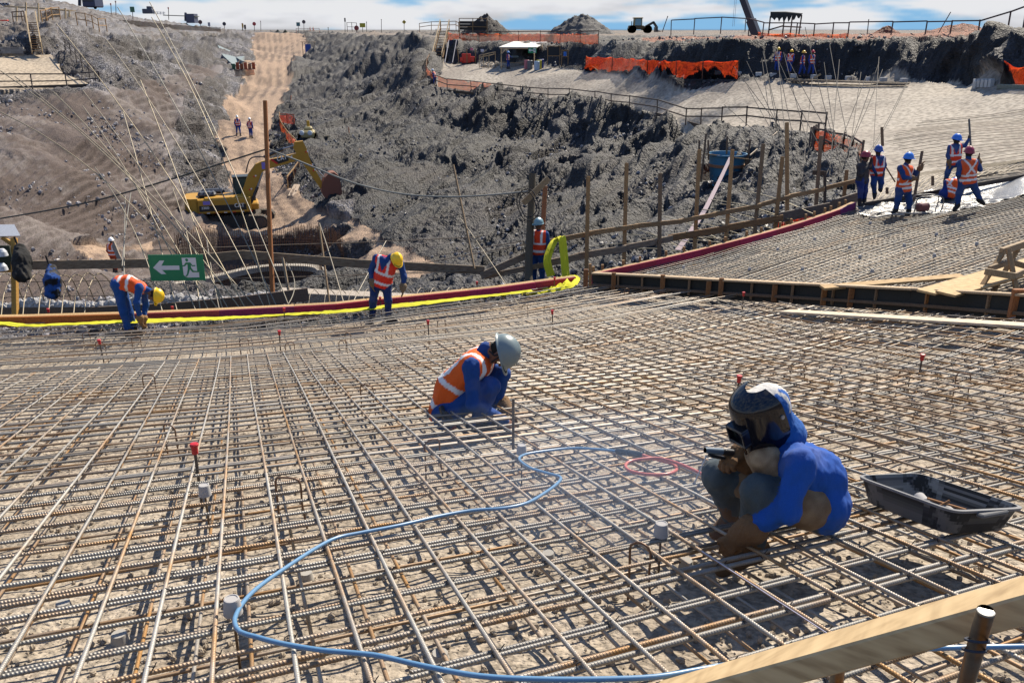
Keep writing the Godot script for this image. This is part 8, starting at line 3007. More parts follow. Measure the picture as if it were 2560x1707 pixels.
	for k in tq.size():
		var a := GT(tq[k][0], tq[k][1], 0.12)
		var b := GT(tq[(k + 1) % tq.size()][0], tq[(k + 1) % tq.size()][1], 0.12)
		m.tri(cen, b, a)
		m.quad(a, b, b - Vector3(0, 0.4, 0), a - Vector3(0, 0.4, 0))
	one("blue_tarpaulin", "pale blue tarpaulin spread on the bank left of the haul road", "tarpaulin", m, mats.cloth).position = GT(590, 150)
	# orange fence by the light tower
	fence("orange mesh fence curving past the light tower by the road", gts([[700, 305], [700, 318], [706, 335], [715, 350], [728, 366], [740, 378], [750, 392]]), 1.1, [1.02, 0.1], WOOD, 0.06, 0.98, Color(0.66, 0.13, 0.06))
	fence("short orange mesh panel at the far end of the light tower's bench", gts([[700, 306], [718, 308], [736, 311]]), 0.95, [0.9], Color(0.35, 0.08, 0.04), 0.07, 0.9, Color(0.62, 0.07, 0.04))
	fence("orange mesh hoarding panel below the digger's arm", PackedVector3Array([U(720, 484, 34.5), U(736, 462, 33.6), U(750, 440, 32.8)]), 1.25, [1.2, 0.1], WOOD, 0.07, 1.15, Color(0.55, 0.10, 0.05))
	for k in 2:
		timber("fallen_board", ["pale board lying at the hoarding panel's foot, left", "pale board lying at the hoarding panel's foot, right"][k], "board", GT(723 + k * 10, 490, 0.06), GT(738 + k * 8, 461, 0.06), 0.22, 0.06, Color(0.42, 0.34, 0.26))
	light_tower()
	# stakes on the slopes
	for q in [[379, 343, 374, 314, "orange-topped marker stake on the left bench"], [872, 332, 871, 318, "thin stake on the dark slope's middle"], [726, 250, 727, 238, "short stake beside the haul road"]]:
		timber("marker_stake", q[4], "stake", U(q[0], q[1], 33), U(q[2], q[3], 33), 0.07, 0.07, Color(0.40, 0.18, 0.10), "", Vector3.FORWARD)
	pit()
	digger()

func stairs(label: String, foot: Vector3, head: Vector3, w: float, n: int, col: Color, rails: bool) -> void:
	var root := thing("timber_stairs", label, "stairs", foot)
	var d := head - foot
	var side := Vector3(-d.z, 0, d.x).normalized()
	if absf(d.x) < absf(d.z) or true:
		side = Vector3(1, 0, 0)
	for s in 2:
		var m := mb(foot)
		m.col = wood_tone(col)
		var o := side * ((s - 0.5) * w)
		m.beam(foot + o, head + o, 0.09, 0.26, Vector3.UP)
		putn("stringer", s, m, mats.wood, root)
		if rails:
			m = mb(foot)
			m.col = wood_tone(WOODPALE)
			var lift := Vector3(0, 0.95, 0)
			m.beam(foot + o + lift * 0.9, head + o + lift, 0.09, 0.12, Vector3.UP)
			for k in 4:
				var p := foot.lerp(head, k / 3.0) + o
				m.beam(p, p + lift, 0.08, 0.08, Vector3.FORWARD)
			putn("handrail", s, m, mats.wood, root)
	for k in n:
		var m := mb(foot)
		m.col = wood_tone(Color(col.r * 0.7, col.g * 0.7, col.b * 0.7))
		var p := foot.lerp(head, (k + 0.5) / n) + Vector3(0, 0.06, 0)
		m.box(Transform3D(Basis.IDENTITY, p), Vector3(w, 0.06, 0.3))
		putn("step", k, m, mats.wood, root)

func heap(label: String, at: Vector3, r: float, h: float, col: Color, seed_: int, called := "earth_heap") -> void:
	var nz := FastNoiseLite.new()
	nz.seed = seed_
	nz.frequency = 0.5
	nz.fractal_octaves = 4
	var m := mb()
	var n := 44
	var rows := 22
	var P := []
	for k in rows + 1:
		var t := float(k) / rows
		for j in n:
			var an := TAU * j / n
			var rr := r * t * (1.0 + 0.16 * nz.get_noise_2d(cos(an) * 2.0, sin(an) * 2.0))
			var x := cos(an) * rr
			var z := sin(an) * rr * 0.75
			var y := h * (1.0 - pow(t, 1.25)) + nz.get_noise_2d(x * 1.6 + 9.0, z * 1.6) * h * 0.16 * (1.0 - t * 0.4) + nz.get_noise_2d(x * 6.0, z * 6.0) * 0.10 - 0.35 * t
			P.append(Vector3(x, y, z))
	for k in rows + 1:
		for j in n:
			var a: Vector3 = P[k * n + (j + 1) % n] - P[k * n + (j + n - 1) % n]
			var b: Vector3 = P[mini(k + 1, rows) * n + j] - P[maxi(k - 1, 0) * n + j]
			var nn := a.cross(b)
			if nn.y < 0:
				nn = -nn
			if nn.length() < 1e-5:
				nn = Vector3.UP
			var f := 1.0 + 0.35 * nz.get_noise_3dv(P[k * n + j] * 1.5)
			m.col = Color(col.r * f, col.g * f, col.b * f)
			m.p(P[k * n + j], nn)
	for k in rows:
		for j in n:
			var a := k * n + j
			var e := k * n + (j + 1) % n
			m.i.append_array(PackedInt32Array([a, e + n, e, a, a + n, e + n]))
	one(called, label, "bush" if called == "bush" else "earth heap", m, mats.rock).position = at

func stall() -> void:
	var at := GT(1320, 168)
	var root := thing("site_stall", "open timber stall with pale sheet roof on the apron", "stall", at)
	var m := mb(at)
	var c := [U(1247, 117, 23.6), U(1342, 117.5, 23.8), U(1369, 104, 22.4), U(1284, 103, 22.2)]
	m.col = Color(0.55, 0.54, 0.50)
	m.quad(c[0], c[3], c[2], c[1])
	var dn := Vector3(0, -0.07, 0)
	m.quad(c[0], c[1], c[1] + dn, c[0] + dn)
	m.quad(c[1], c[2], c[2] + dn, c[1] + dn)
	m.quad(c[0] + dn, c[1] + dn, c[2] + dn, c[3] + dn)
	m.quad(c[3], c[0], c[0] + dn, c[3] + dn)
	put("roof", m, mats.matte, root)
	m = mb(at)
	m.col = WOODPALE
	m.beam(c[0] + Vector3(0.1, -0.14, -0.05), c[1] + Vector3(0, -0.14, -0.05), 0.08, 0.12)
	put("eaves_beam", m, mats.wood, root)
	var feet := [[1253, 172, 24], [1336, 174, 24.2], [1356, 166, 22.9], [1290, 160, 22.6]]
	var tops := [[1253, 119, 23.7], [1336, 119, 23.8], [1358, 108, 22.7], [1288, 107, 22.4]]
	for k in 4:
		m = mb(at)
		m.col = wood_tone(Color(0.36, 0.25, 0.13))
		m.beam(U(feet[k][0], feet[k][1], feet[k][2]), U(tops[k][0], tops[k][1], tops[k][2]), 0.1, 0.1, Vector3.FORWARD)
		putn("post", k, m, mats.wood, root)
	m = mb(at)
	m.col = Color(0.33, 0.24, 0.14)
	m.quad(U(1354, 170, 23.6), U(1355, 112, 23.4), U(1364, 106, 22.6), U(1363, 164, 22.8))
	m.col = Color(0.13, 0.03, 0.035)
	m.quad(U(1286, 162, 22.3), U(1286, 130, 22.2), U(1358, 131, 22.4), U(1358, 166, 22.6))
	put("side_panel", m, mats.wood, root)
	m = mb(at)
	m.col = Color(0.30, 0.22, 0.13)
	m.beam(U(1256, 156, 23.6), U(1330, 157, 23.6), 0.5, 0.06)
	m.col = Color(0.12, 0.16, 0.16)
	m.box(Transform3D(Basis.IDENTITY, U(1286, 142, 23.6)), Vector3(0.9, 0.22, 0.4), 0.08)
	put("counter", m, mats.wood, root)
	m = mb(at)
	m.col = WOODPALE
	m.beam(U(1254, 134, 23.8), U(1268, 120, 23.8), 0.06, 0.08)
	m.beam(U(1336, 136, 24), U(1328, 122, 24), 0.06, 0.08)
	put("knee_brace", m, mats.wood, root)
	exit_sign(Transform3D(Basis.IDENTITY, U(1331, 125.5, 24.4)), 21.0 / 24.2, 13.5 / 24.2, "exit_sign", "small green exit sign hung under the stall's roof edge")
	var bins := [[1317, 172, Color(0.36, 0.12, 0.15), "pinkish drum left of the grey drum in the stall"], [1325, 173, Color(0.09, 0.10, 0.12), "dark grey drum at the stall's front"], [1342, 175, Color(0.30, 0.40, 0.52), "pale blue drum at the stall's right corner"], [1348, 172, Color(0.46, 0.40, 0.05), "yellow drum behind the pale blue drum"], [1353, 170, Color(0.03, 0.05, 0.22), "dark blue drum behind the yellow drum"]]
	for q in bins:
		m = mb()
		m.col = q[2]
		m.lathe(Transform3D.IDENTITY, [Vector2(0, 0.88), Vector2(0.25, 0.87), Vector2(0.28, 0.84), Vector2(0.28, 0.58), Vector2(0.29, 0.57), Vector2(0.28, 0.55), Vector2(0.28, 0.3), Vector2(0.29, 0.29), Vector2(0.28, 0.27), Vector2(0.27, 0.0)], 18)
		one("drum", q[3], "drum", m, mats.plastic).position = GT(q[0], q[1])

func wheel(m: MB, at: Vector3, axis: Vector3, r: float, w: float) -> void:
	var b := Basis(axis.cross(Vector3.UP).normalized(), axis, axis.cross(axis.cross(Vector3.UP)).normalized())
	m.lathe(Transform3D(b, at), [Vector2(0, w * 0.5), Vector2(r * 0.5, w * 0.45), Vector2(r * 0.55, w * 0.5), Vector2(r * 0.92, w * 0.5), Vector2(r, w * 0.35), Vector2(r, -w * 0.35), Vector2(r * 0.92, -w * 0.5), Vector2(0, -w * 0.5)], 20)

func loader() -> void:
	var at := U(1600, 82, 17)
	var root := thing("wheel_loader", "yellow wheel loader with glazed cab on the skyline", "loader", at)
	var m := mb()
	m.col = Color(0.10, 0.055, 0.015)
	m.box(Transform3D(Basis.IDENTITY, Vector3(-0.6, 0.75, 0)), Vector3(2.2, 0.55, 1.6), 0.1)
	m.box(Transform3D(Basis.IDENTITY, Vector3(0.9, 0.62, 0)), Vector3(1.4, 0.5, 1.1), 0.08)
	put("body", m, mats.paint, root)
	m = mb()
	m.col = Color(0.34, 0.20, 0.02)
	for x in [-0.95, 0.15]:
		for z in [-0.65, 0.65]:
			m.beam(Vector3(x, 1.0, z), Vector3(x * 0.92, 2.0, z * 0.95), 0.1, 0.1, Vector3.FORWARD)
	m.box(Transform3D(Basis.IDENTITY, Vector3(-0.38, 2.05, 0)), Vector3(1.4, 0.14, 1.5), 0.05)
	put("cab", m, mats.paint, root)
	m = mb()
	m.col = Color(0.18, 0.36, 0.42)
	m.box(Transform3D(Basis.IDENTITY, Vector3(-0.39, 1.5, 0)), Vector3(1.0, 0.95, 1.25), 0.02)
	put("window", m, mats.gloss, root)
	for k in 4:
		m = mb()
		m.col = Color(0.02, 0.02, 0.02)
		wheel(m, Vector3(-1.2 if k < 2 else 1.1, 0.5, 0.85 if k % 2 == 0 else -0.85), Vector3(0, 0, 1), 0.55, 0.4)
		putn("wheel", k, m, mats.matte, root)
	m = mb()
	m.col = Color(0.05, 0.04, 0.035)
	m.beam(Vector3(0.9, 0.9, 0.4), Vector3(2.0, 1.5, 0.4), 0.18, 0.28)
	m.beam(Vector3(0.9, 0.9, -0.4), Vector3(2.0, 1.5, -0.4), 0.18, 0.28)
	m.beam(Vector3(1.9, 1.5, 0.4), Vector3(2.5, 0.7, 0.4), 0.18, 0.24)
	m.beam(Vector3(1.9, 1.5, -0.4), Vector3(2.5, 0.7, -0.4), 0.18, 0.24)
	put("lift_arm", m, mats.paint, root)
	m = mb()
	m.col = Color(0.06, 0.05, 0.045)
	m.prism(Transform3D(Basis.IDENTITY, Vector3(2.2, 0.1, -1.0)), PackedVector2Array([Vector2(0, 0), Vector2(0.9, 0.1), Vector2(0.3, 0.25), Vector2(0.25, 0.8), Vector2(0.0, 0.7)]), 2.0)
	put("bucket", m, mats.paint, root)
	m = mb()
	m.col = Color(0.03, 0.03, 0.03)
	m.rod(Vector3(-1.3, 0.9, 0.3), Vector3(-1.3, 1.6, 0.3), 0.06, 8)
	put("exhaust", m, mats.matte, root)

func truck() -> void:
	var at := U(233, 22, 13)
	var root := thing("truck", "dark blue truck seen head-on on the left hill's crest", "truck", at)
	var m := mb()
	m.col = Color(0.02, 0.035, 0.075)
	m.box(Transform3D(Basis.IDENTITY, Vector3(0, 1.2, 0)), Vector3(2.4, 1.9, 4.0), 0.2)
	put("body", m, mats.paint, root)
	m = mb()
	m.col = Color(0.012, 0.02, 0.04)
	m.box(Transform3D(Basis.IDENTITY, Vector3(0, 1.65, 2.0)), Vector3(2.05, 0.8, 0.06), 0.02)
	put("windscreen", m, mats.gloss, root)
	for k in 2:
		m = mb()
		m.col = Color(0.02, 0.02, 0.02)
		wheel(m, Vector3(-0.95 if k == 0 else 0.95, 0.35, 1.4), Vector3(1, 0, 0), 0.45, 0.3)
		putn("wheel", k, m, mats.matte, root)
	timber("dark_post", "thick dark post left of the truck on the left crest", "post", U(198, 14, 13), U(198, -6, 13), 0.5, 0.4, Color(0.02, 0.03, 0.05), "", Vector3.FORWARD)

func light_tower() -> void:
	var at := GT(771, 352)
	var root := thing("light_tower", "small yellow wheeled lighting unit on the bench by the road", "lighting unit", at)
	var m := mb()
	m.col = Color(0.30, 0.25, 0.12)
	m.box(Transform3D(Basis(Vector3.UP, 0.15), Vector3(0, 0.62, 0)), Vector3(1.15, 0.62, 1.7), 0.12)
	m.box(Transform3D(Basis(Vector3.UP, 0.15), Vector3(0, 1.05, -0.2)), Vector3(0.7, 0.4, 0.9), 0.12)
	put("body", m, mats.paint, root)
	for k in 2:
		m = mb()
		m.col = Color(0.02, 0.018, 0.016)
		wheel(m, Vector3(-0.65 if k == 0 else 0.65, 0.35, 0.3), Vector3(1, 0, 0.15).normalized(), 0.36, 0.2)
		putn("wheel", k, m, mats.matte, root)
		m = mb()
		m.col = Color(0.50, 0.55, 0.60)
		m.lathe(Transform3D(Basis(Vector3(1, 0, 0), PI / 2), Vector3(-0.36 + k * 0.72, 0.78, 0.92)), [Vector2(0, 0.06), Vector2(0.2, 0.02), Vector2(0.22, -0.06), Vector2(0, -0.1)], 16)
		putn("lamp_dish", k, m, mats.gloss, root)
	m = mb()
	m.col = Color(0.40, 0.24, 0.02)
	m.rod(Vector3(0, 1.2, -0.3), Vector3(0, 1.75, -0.3), 0.12, 10)
	put("mast", m, mats.paint, root)
	var b := mb(GT(806, 342))
	for k in 6:
		b.col = wood_tone(Color(0.30, 0.25, 0.17), 0.2)
		b.beam(GT(790 + k * 5, 346 - k, 0.25), GT(812 + k * 2, 336 + k, 0.3), 0.12, 0.1)
	one("timber_pallet", "broken timber pallet lying right of the lighting unit", "pallet", b, mats.wood).position = GT(806, 342)

func pit() -> void:
	# reinforcing cage standing round the foundation pit, and its pale concrete ring
	var line := [[440, 600, 42], [500, 588, 41], [560, 583, 40.2], [640, 580, 39.7], [720, 578, 39.6], [800, 582, 40.7], [858, 600, 43]]
	var root := thing("pit_cage", "rusty steel cage lining the far wall of the foundation pit", "rebar cage", U(640, 640, 41))
	var off := U(640, 640, 41)
	var path := curve(spots(line), 0.16)
	var st := mb(off)
	for k in path.size():
		var p := path[k]
		var m := mb(off) if k < 200 else st
		m.col = Color(0.17, 0.075, 0.035).lerp(Color(0.10, 0.06, 0.04), rng.randf())
		m.rod(p + Vector3(0, -3.2, 0.25), p + Vector3(rng.randf_range(-0.03, 0.03), 0.15 + rng.randf() * 0.5, 0.25), 0.016, 5)
		if k < 200:
			putn("vertical_bar", k, m, mats.bar, root)
	for k in 14:
		var q := PackedVector3Array()
		for p in path:
			q.append(p + Vector3(0, -0.2 - k * 0.2, 0.27))
		var m := mb(off)
		m.col = Color(0.13, 0.07, 0.04)
		m.tube(q, 0.013, 0.013, 4)
		putn("level_bar", k, m, mats.bar, root)
	var ring := [[420, 716, 47], [500, 704, 46], [620, 676, 44], [700, 668, 43.6], [790, 672, 44], [815, 700, 46], [835, 725, 48]]
	var rp := curve(spots(ring), 0.4)
	var m := mb(U(640, 690, 45))
	m.col = Color(0.40, 0.37, 0.32)
	for k in rp.size() - 1:
		m.beam(rp[k], rp[k + 1], 0.5, 0.3)
	m.col = Color(0.16, 0.12, 0.10)
	for k in rp.size() - 1:
		m.beam(rp[k] - Vector3(0, 1.4, 0.05), rp[k + 1] - Vector3(0, 1.4, 0.05), 0.3, 2.5)
	one("footing_ring", "pale concrete footing ring inside the foundation pit", "footing", m, mats.blind2).position = U(640, 690, 45)
	root = thing("pit_cage", "nearer rusty cage of upright bars on the footing ring", "rebar cage", U(640, 690, 45))
	for k in rp.size() * 2 - 1:
		var p := rp[k / 2].lerp(rp[mini(k / 2 + 1, rp.size() - 1)], 0.5 * (k % 2))
		m = mb(U(640, 690, 45))
		m.col = Color(0.22, 0.14, 0.09)
		m.rod(p + Vector3(0, -2.4, 0.28), p + Vector3(0, 0.35 + 0.3 * rng.randf(), 0.28), 0.015, 5)
		putn("vertical_bar", k, m, mats.bar, root)
	# grey broken concrete along the edge
	var ch := MB.new()
	ch.col = Color(1, 1, 1)
	rock(ch, Vector3.ZERO, 0.5, 3)
	var mm := MultiMesh.new()
	mm.transform_format = MultiMesh.TRANSFORM_3D
	mm.mesh = ch.mesh()
	mm.use_colors = false
	mm.instance_count = 420
	for k in 420:
		var x := rng.randf_range(-60, 700)
		var p := U(x, remap(x, 0, 700, 768, 744) - rng.randf_range(0, 14) * (1.0 + 0.6 * sin(x * 0.02)), 96)
		mm.set_instance_transform(k, Transform3D(Basis.from_euler(Vector3(rng.randf() * 6, rng.randf() * 6, rng.randf() * 6)).scaled(Vector3.ONE * rng.randf_range(0.10, 0.34)), p + Vector3(0, -0.1, 0)))
	var mi := MultiMeshInstance3D.new()
	mi.name = "concrete_rubble"
	mi.multimesh = mm
	var gm := StandardMaterial3D.new()
	gm.albedo_color = L(0.36, 0.35, 0.34)
	gm.roughness = 0.9
	mi.material_override = gm
	mi.set_meta("kind", "stuff")
	mi.set_meta("label", "grey broken concrete banked along the outside of the slab's edge")
	mi.set_meta("category", "rubble")
	add_child(mi, true)

func rock(m: MB, at: Vector3, r: float, seed_: int) -> void:
	var nz := FastNoiseLite.new()
	nz.seed = seed_
	nz.frequency = 1.4
	var n := 7
	var P := []
	for k in 5:
		for j in n:
			var th := PI * (k + 0.5) / 5.0
			var ph := TAU * j / n + k * 0.4
			var d := Vector3(sin(th) * cos(ph), cos(th) * 0.7, sin(th) * sin(ph))
			P.append(at + d * r * (1.0 + 0.55 * nz.get_noise_3dv(d * 1.5)))
	for k in 4:
		for j in n:
			var e := (j + 1) % n
			m.tri(P[k * n + j], P[k * n + e], P[(k + 1) * n + e])
			m.tri(P[k * n + j], P[(k + 1) * n + e], P[(k + 1) * n + j])
	for j in range(1, n - 1):
		m.tri(P[0], P[j + 1], P[j])
		m.tri(P[4 * n], P[4 * n + j], P[4 * n + j + 1])

func scatter() -> void:
	# broken stone strewn over the slopes
	var cols := [[L(0.24, 0.225, 0.23), 9000, 0], [L(0.05, 0.05, 0.057), 9000, 1], [L(0.15, 0.15, 0.165), 5000, 1]]
	for s in 3:
		var m := MB.new()
		rock(m, Vector3.ZERO, 0.5, 20 + s)
		var mm := MultiMesh.new()
		mm.transform_format = MultiMesh.TRANSFORM_3D
		mm.mesh = m.mesh()
		var tr := []
		var nz := FastNoiseLite.new()
		nz.seed = 60 + s
		nz.frequency = 0.13
		while tr.size() < int(cols[s][1]):
			var px := rng.randf_range(0, 800) if s == 0 else rng.randf_range(640, 2140)
			var py := rng.randf_range(70, 620) if s == 0 else rng.randf_range(90, 700)
			var az := rng.randf_range(24, 110)
			var x := (px - 1280.0) / F * az * 1.03
			var z := -az
			var q := Vector2(x, z)
			if Geometry2D.is_point_in_polygon(q, road_poly) or Geometry2D.is_point_in_polygon(q, apron_poly) or Geometry2D.is_point_in_polygon(q, left_poly) or Geometry2D.is_point_in_polygon(q, slab_poly) or Geometry2D.is_point_in_polygon(q, rslab_poly):
				tr.append(null)
				continue
			if nz.get_noise_2d(x, z) < rng.randf_range(-0.25, 0.3):
				continue
			var r := 0.07 + 0.26 * pow(rng.randf(), 4.0)
			tr.append(Transform3D(Basis.from_euler(Vector3(rng.randf() * 6, rng.randf() * 6, rng.randf() * 6)).scaled(Vector3.ONE * r), Vector3(x, T.at(x, z) + rng.randf_range(-0.12, 0.12), z)))
		tr = tr.filter(func(a): return a != null)
		mm.instance_count = tr.size()
		for k in tr.size():
			mm.set_instance_transform(k, tr[k])
		var mi := MultiMeshInstance3D.new()
		mi.name = "loose_rock" if s == 0 else "loose_rock_%03d" % s
		mi.multimesh = mm
		var gm := StandardMaterial3D.new()
		gm.albedo_color = cols[s][0]
		gm.roughness = 0.55
		mi.material_override = gm
		mi.set_meta("kind", "stuff")
		mi.set_meta("label", ["pale broken stone strewn over the left slope", "dark broken stone strewn over the right slope", "grey stone chips glinting on the right slope"][s])
		mi.set_meta("category", "stones")
		add_child(mi, true)

func digger() -> void:
	var at := U(606, 562, 37.6)
	var yaw := 0.30
	var B := Basis(Vector3.UP, yaw)
	var root := thing("excavator", "yellow tracked excavator reaching right beside the foundation pit", "excavator", at)
	root.scale = Vector3.ONE * 0.88
	var t := Transform3D(B, Vector3.ZERO)
	var yel := Color(0.40, 0.215, 0.022)
	var blk := Color(0.012, 0.013, 0.015)
	var m: MB
	var Bt := Transform3D(Basis(Vector3.UP, yaw - 0.25), Vector3.ZERO)
	for s in 2:
		m = mb()
		m.col = Color(0.035, 0.028, 0.024)
		var z := 1.15 if s == 0 else -1.15
		var o := PackedVector2Array()
		for k in 28:
			var an := TAU * k / 28.0
			o.append(Vector2(signf(cos(an)) * 1.75 + cos(an) * 0.48, 0.48 + sin(an) * 0.48))
		m.prism(Bt * Transform3D(Basis.IDENTITY, Vector3(0, 0, z - 0.3)), o, 0.6)
		var tr := putn("track", s, m, mats.matte, root)
		m = mb()
		m.col = Color(0.11, 0.075, 0.05)
		for k in 46:
			var u := k / 46.0 * 10.0
			var p := Vector3.ZERO
			var r := 0.0
			if u < 3.5:
				p = Vector3(-1.75 + u, 0.97, z)
			elif u < 5.0:
				r = -(u - 3.5) / 1.5 * PI
				p = Vector3(1.75 + 0.49 * sin(-r), 0.48 + 0.49 * cos(r), z)
			elif u < 8.5:
				r = PI
				p = Vector3(1.75 - (u - 5.0), -0.01, z)
			else:
				r = PI + -(u - 8.5) / 1.5 * PI
				p = Vector3(-1.75 - 0.49 * sin((u - 8.5) / 1.5 * PI), 0.48 - 0.49 * cos((u - 8.5) / 1.5 * PI), z)
			m.box(Bt * Transform3D(Basis(Vector3(0, 0, 1), r), p), Vector3(0.05, 0.05, 0.62))
		put("grouser", m, mats.matte, tr)
		for k in 2:
			m = mb()
			m.col = Color(0.09, 0.06, 0.045)
			m.lathe(Bt * Transform3D(Basis(Vector3(1, 0, 0), PI / 2), Vector3(-1.75 + k * 3.5, 0.48, z)), [Vector2(0, 0.33), Vector2(0.2, 0.33), Vector2(0.22, 0.31), Vector2(0.38, 0.31), Vector2(0.38, -0.31), Vector2(0, -0.31)], 18)
			putn("idler", k, m, mats.matte, tr)
	m = mb()
	m.col = Color(0.05, 0.04, 0.035)
	m.box(Bt * Transform3D(Basis.IDENTITY, Vector3(0, 0.75, 0)), Vector3(2.6, 0.5, 1.8), 0.1)
	m.lathe(Transform3D(Basis.IDENTITY, Vector3(0, 0.95, 0)), [Vector2(0, 0.3), Vector2(0.9, 0.3), Vector2(0.9, 0.0), Vector2(0, 0)], 24)
	put("undercarriage", m, mats.matte, root)
	# upper body: x forward
	m = mb()
	m.col = yel
	m.box(t * Transform3D(Basis.IDENTITY, Vector3(-1.2, 1.75, 0.0)), Vector3(3.9, 1.05, 2.8), 0.07)
	m.box(t * Transform3D(Basis.IDENTITY, Vector3(-1.0, 2.30, 0.85)), Vector3(3.0, 0.14, 1.0), 0.05)
	m.box(t * Transform3D(Basis.IDENTITY, Vector3(0.55, 1.5, -0.2)), Vector3(1.5, 0.5, 2.0), 0.08)
	var body := put("body", m, mats.paint, root)
	m = mb()
	m.col = yel
	var o2 := PackedVector2Array([Vector2(-1.4, 0), Vector2(-1.4, 0.5), Vector2(-1.1, 0.85), Vector2(0, 1.0), Vector2(1.1, 0.85), Vector2(1.4, 0.5), Vector2(1.4, 0)])
	m.prism(t * Transform3D(Basis(Vector3(0, 0, 1), Vector3(-1, 0, 0), Vector3(0, -1, 0)), Vector3(-2.95, 2.36, 0)), o2, 1.22)
	put("counterweight", m, mats.paint, root)
	m = mb()
	m.col = blk
	m.box(t * Transform3D(Basis.IDENTITY, Vector3(-1.25, 1.62, 1.412)), Vector3(3.3, 0.42, 0.03), 0.01)
	put("side_band", m, mats.paint, body)
	for k in 7:
		m = mb()
		m.col = Color(0.5, 0.02, 0.015) if k % 2 == 0 else Color(0.6, 0.6, 0.6)
		m.box(t * Transform3D(Basis.IDENTITY, Vector3(-2.9 + k * 0.6, 1.28, 1.414)), Vector3(0.22, 0.06, 0.02))
		putn("reflector", k, m, mats.paint, body)
	m = mb()
	m.col = Color(0.04, 0.045, 0.055)
	m.box(t * Transform3D(Basis.IDENTITY, Vector3(-2.3, 2.48, 0.25)), Vector3(1.3, 0.36, 0.9), 0.14)
	m.box(t * Transform3D(Basis.IDENTITY, Vector3(-1.9, 2.52, -0.75)), Vector3(1.7, 0.36, 0.6), 0.14)
	for k in 4:
		m.box(t * Transform3D(Basis.IDENTITY, Vector3(-2.75 + k * 0.3, 2.67, 0.25)), Vector3(0.12, 0.05, 0.85), 0.02)
	put("hood", m, mats.paint, root)
	m = mb()
	m.col = Color(0.03, 0.04, 0.045)
	var cab := Vector3(0.35, 2.55, -0.85)
	for x in [-0.75, 0.75]:
		for z in [-0.5, 0.5]:
			m.beam(t * (cab + Vector3(x, -0.9, z)), t * (cab + Vector3(x * 0.92, 0.95, z)), 0.09, 0.09, Vector3.FORWARD)
	m.box(t * Transform3D(Basis.IDENTITY, cab + Vector3(0, 0.98, 0)), Vector3(1.6, 0.1, 1.15), 0.04)
	m.box(t * Transform3D(Basis.IDENTITY, cab + Vector3(0, -0.7, 0)), Vector3(1.6, 0.5, 1.1), 0.04)
	var cb := put("cab", m, mats.paint, root)
	m = mb()
	m.col = Color(0.03, 0.06, 0.065)
	m.box(t * Transform3D(Basis.IDENTITY, cab + Vector3(0, 0.2, 0)), Vector3(1.44, 1.4, 0.98), 0.02)
	put("window", m, mats.gloss, cb)
	# boom, stick, bucket in the x-y plane of the machine, a little to its right
	var z0 := 0.25
	var arm := func(pts: Array, z: float, w: float, col: Color) -> MB:
		var mm := mb()
		mm.col = col
		var poly := PackedVector2Array()
		for q in pts:
			poly.append(Vector2(q[0], q[1]))
		mm.prism(t * Transform3D(Basis.IDENTITY, Vector3(0, 0, z - w * 0.5)), poly, w)
		return mm
	var boom := put("boom", arm.call([[0.15, 1.75], [0.0, 2.1], [0.75, 3.8], [1.35, 4.55], [1.75, 4.70], [4.55, 5.25], [4.75, 5.05], [4.65, 4.75], [2.2, 4.15], [1.75, 3.95], [0.75, 1.95], [0.5, 1.7]], z0, 0.5, yel), mats.paint, root)
	var stick := put("stick", arm.call([[4.3, 6.05], [4.15, 5.65], [4.45, 4.95], [5.9, 2.55], [6.15, 2.45], [6.2, 2.75], [5.35, 4.6], [5.1, 5.6], [4.9, 6.1]], z0, 0.38, yel), mats.paint, root)
	m = arm.call([[5.95, 2.35], [6.05, 2.9], [6.3, 3.4], [6.65, 3.72], [7.0, 3.75], [7.28, 3.5], [7.42, 3.0], [7.5, 2.3], [7.42, 1.3], [7.3, 1.7], [7.15, 1.62], [6.9, 1.72], [6.4, 1.75], [6.1, 1.95]], z0, 1.15, Color(0.17, 0.07, 0.045))
	put("bucket", m, mats.matte, root)
	m = mb()
	m.col = Color(0.03, 0.03, 0.035)
	m.rod(t * Vector3(2.0, 5.0, z0), t * Vector3(3.4, 5.55, z0), 0.13, 10)
	m.rod(t * Vector3(5.0, 5.3, z0 + 0.05), t * Vector3(5.75, 4.0, z0 + 0.05), 0.10, 10)
	for s in [-0.36, 0.36]:
		m.rod(t * Vector3(0.7, 1.6, z0 + s), t * Vector3(1.35, 2.9, z0 + s), 0.11, 10)
	m.tube(curve(PackedVector3Array([t * Vector3(0.6, 3.9, z0), t * Vector3(1.0, 4.9, z0), t * Vector3(1.7, 5.05, z0), t * Vector3(2.2, 4.95, z0)]), 0.15), 0.05, 0.05, 6)
	put("cylinder", m, mats.paint, root)
	m = mb()
	m.col = Color(0.35, 0.36, 0.38)
	m.rod(t * Vector3(3.4, 5.55, z0), t * Vector3(4.4, 5.8, z0), 0.06, 8)
	m.rod(t * Vector3(5.75, 4.0, z0 + 0.05), t * Vector3(6.35, 3.2, z0 + 0.05), 0.055, 8)
	for s in [-0.36, 0.36]:
		m.rod(t * Vector3(1.35, 2.9, z0 + s), t * Vector3(1.8, 3.95, z0 + s), 0.06, 8)
	put("piston", m, mats.steel, root)
	var kr := 0
	for q in [[0.75, 2.7], [1.15, 3.65], [2.05, 4.4], [3.85, 4.95], [5.05, 5.3], [5.5, 3.9], [5.35, 4.3]]:
		for e in 2:
			m = mb()
			m.col = Color(0.55, 0.02, 0.015) if e == 0 else Color(0.65, 0.65, 0.65)
			m.box(t * Transform3D(Basis(Vector3(0, 0, 1), 0.5), Vector3(q[0] + 0.13 * e, q[1] + 0.06 * e, z0 + 0.256)), Vector3(0.12, 0.1, 0.02))
			putn("reflector", kr, m, mats.paint, boom if q[0] < 4.9 else stick)
			kr += 1
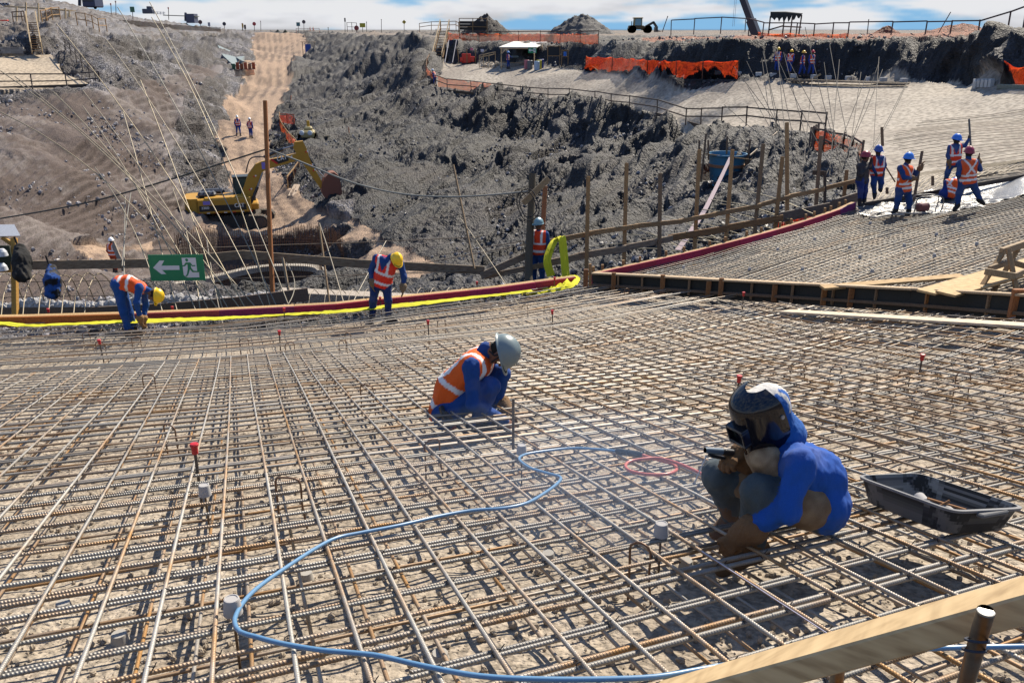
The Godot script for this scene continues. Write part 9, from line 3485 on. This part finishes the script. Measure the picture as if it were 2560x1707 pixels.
	m = arm.call([[2.45, 4.88], [2.95, 4.50], [3.75, 4.72], [3.75, 4.98], [3.6, 5.0]], z0 + 0.26, 0.02, blk)
	put("boom_badge", m, mats.paint, boom)
	m = arm.call([[2.4, 4.85], [2.6, 4.86], [2.98, 4.55], [2.85, 4.49]], z0 + 0.275, 0.02, Color(0.5, 0.015, 0.015))
	put("boom_stripe", m, mats.paint, boom)
	letters("CAT", t * Transform3D(Basis(Vector3(0, 0, 1), 0.2), Vector3(2.93, 4.60, z0 + 0.275)), 0.30, boom)
	letters("CAT", t * Transform3D(Basis.IDENTITY, Vector3(-0.45, 1.52, 1.432)), 0.28, body)
	letters("330D", t * Transform3D(Basis.IDENTITY, Vector3(-2.75, 1.53, 1.432)), 0.17, body)
	m = mb()
	m.col = Color(0.20, 0.16, 0.50)
	m.box(t * Transform3D(Basis.IDENTITY, Vector3(-2.35, 2.03, 1.41)), Vector3(0.5, 0.26, 0.02))
	m.box(t * Transform3D(Basis.IDENTITY, Vector3(1.95, 4.42, z0 + 0.256)), Vector3(0.35, 0.5, 0.02))
	put("sticker", m, mats.paint, body)

func letters(word: String, at: Transform3D, h: float, parent: Node3D) -> void:
	var tm := TextMesh.new()
	tm.text = word
	var f := SystemFont.new()
	f.font_names = PackedStringArray(["Droid Sans"])
	f.font_weight = 700
	tm.font = f
	tm.font_size = 64
	tm.pixel_size = h / 46.0
	tm.depth = 0.012
	tm.horizontal_alignment = HORIZONTAL_ALIGNMENT_LEFT
	tm.vertical_alignment = VERTICAL_ALIGNMENT_BOTTOM
	var o := MeshInstance3D.new()
	o.mesh = tm
	var w := StandardMaterial3D.new()
	w.albedo_color = L(0.62, 0.62, 0.6)
	w.roughness = 0.5
	o.material_override = w
	var k := 0
	while parent.has_node("lettering" if k == 0 else "lettering_%03d" % k):
		k += 1
	o.name = "lettering" if k == 0 else "lettering_%03d" % k
	parent.add_child(o, true)
	o.transform = at

func make_objects() -> void:
	var t0 := Time.get_ticks_msec()
	cloth_noise.seed = 7
	cloth_noise.frequency = 1.0
	cloth_noise.fractal_octaves = 2
	make_foreground()
	make_edge()
	make_left()
	make_right()
	make_far()
	scatter()
	print("site ", Time.get_ticks_msec() - t0)
	make_crew()
	print("crew ", Time.get_ticks_msec() - t0)
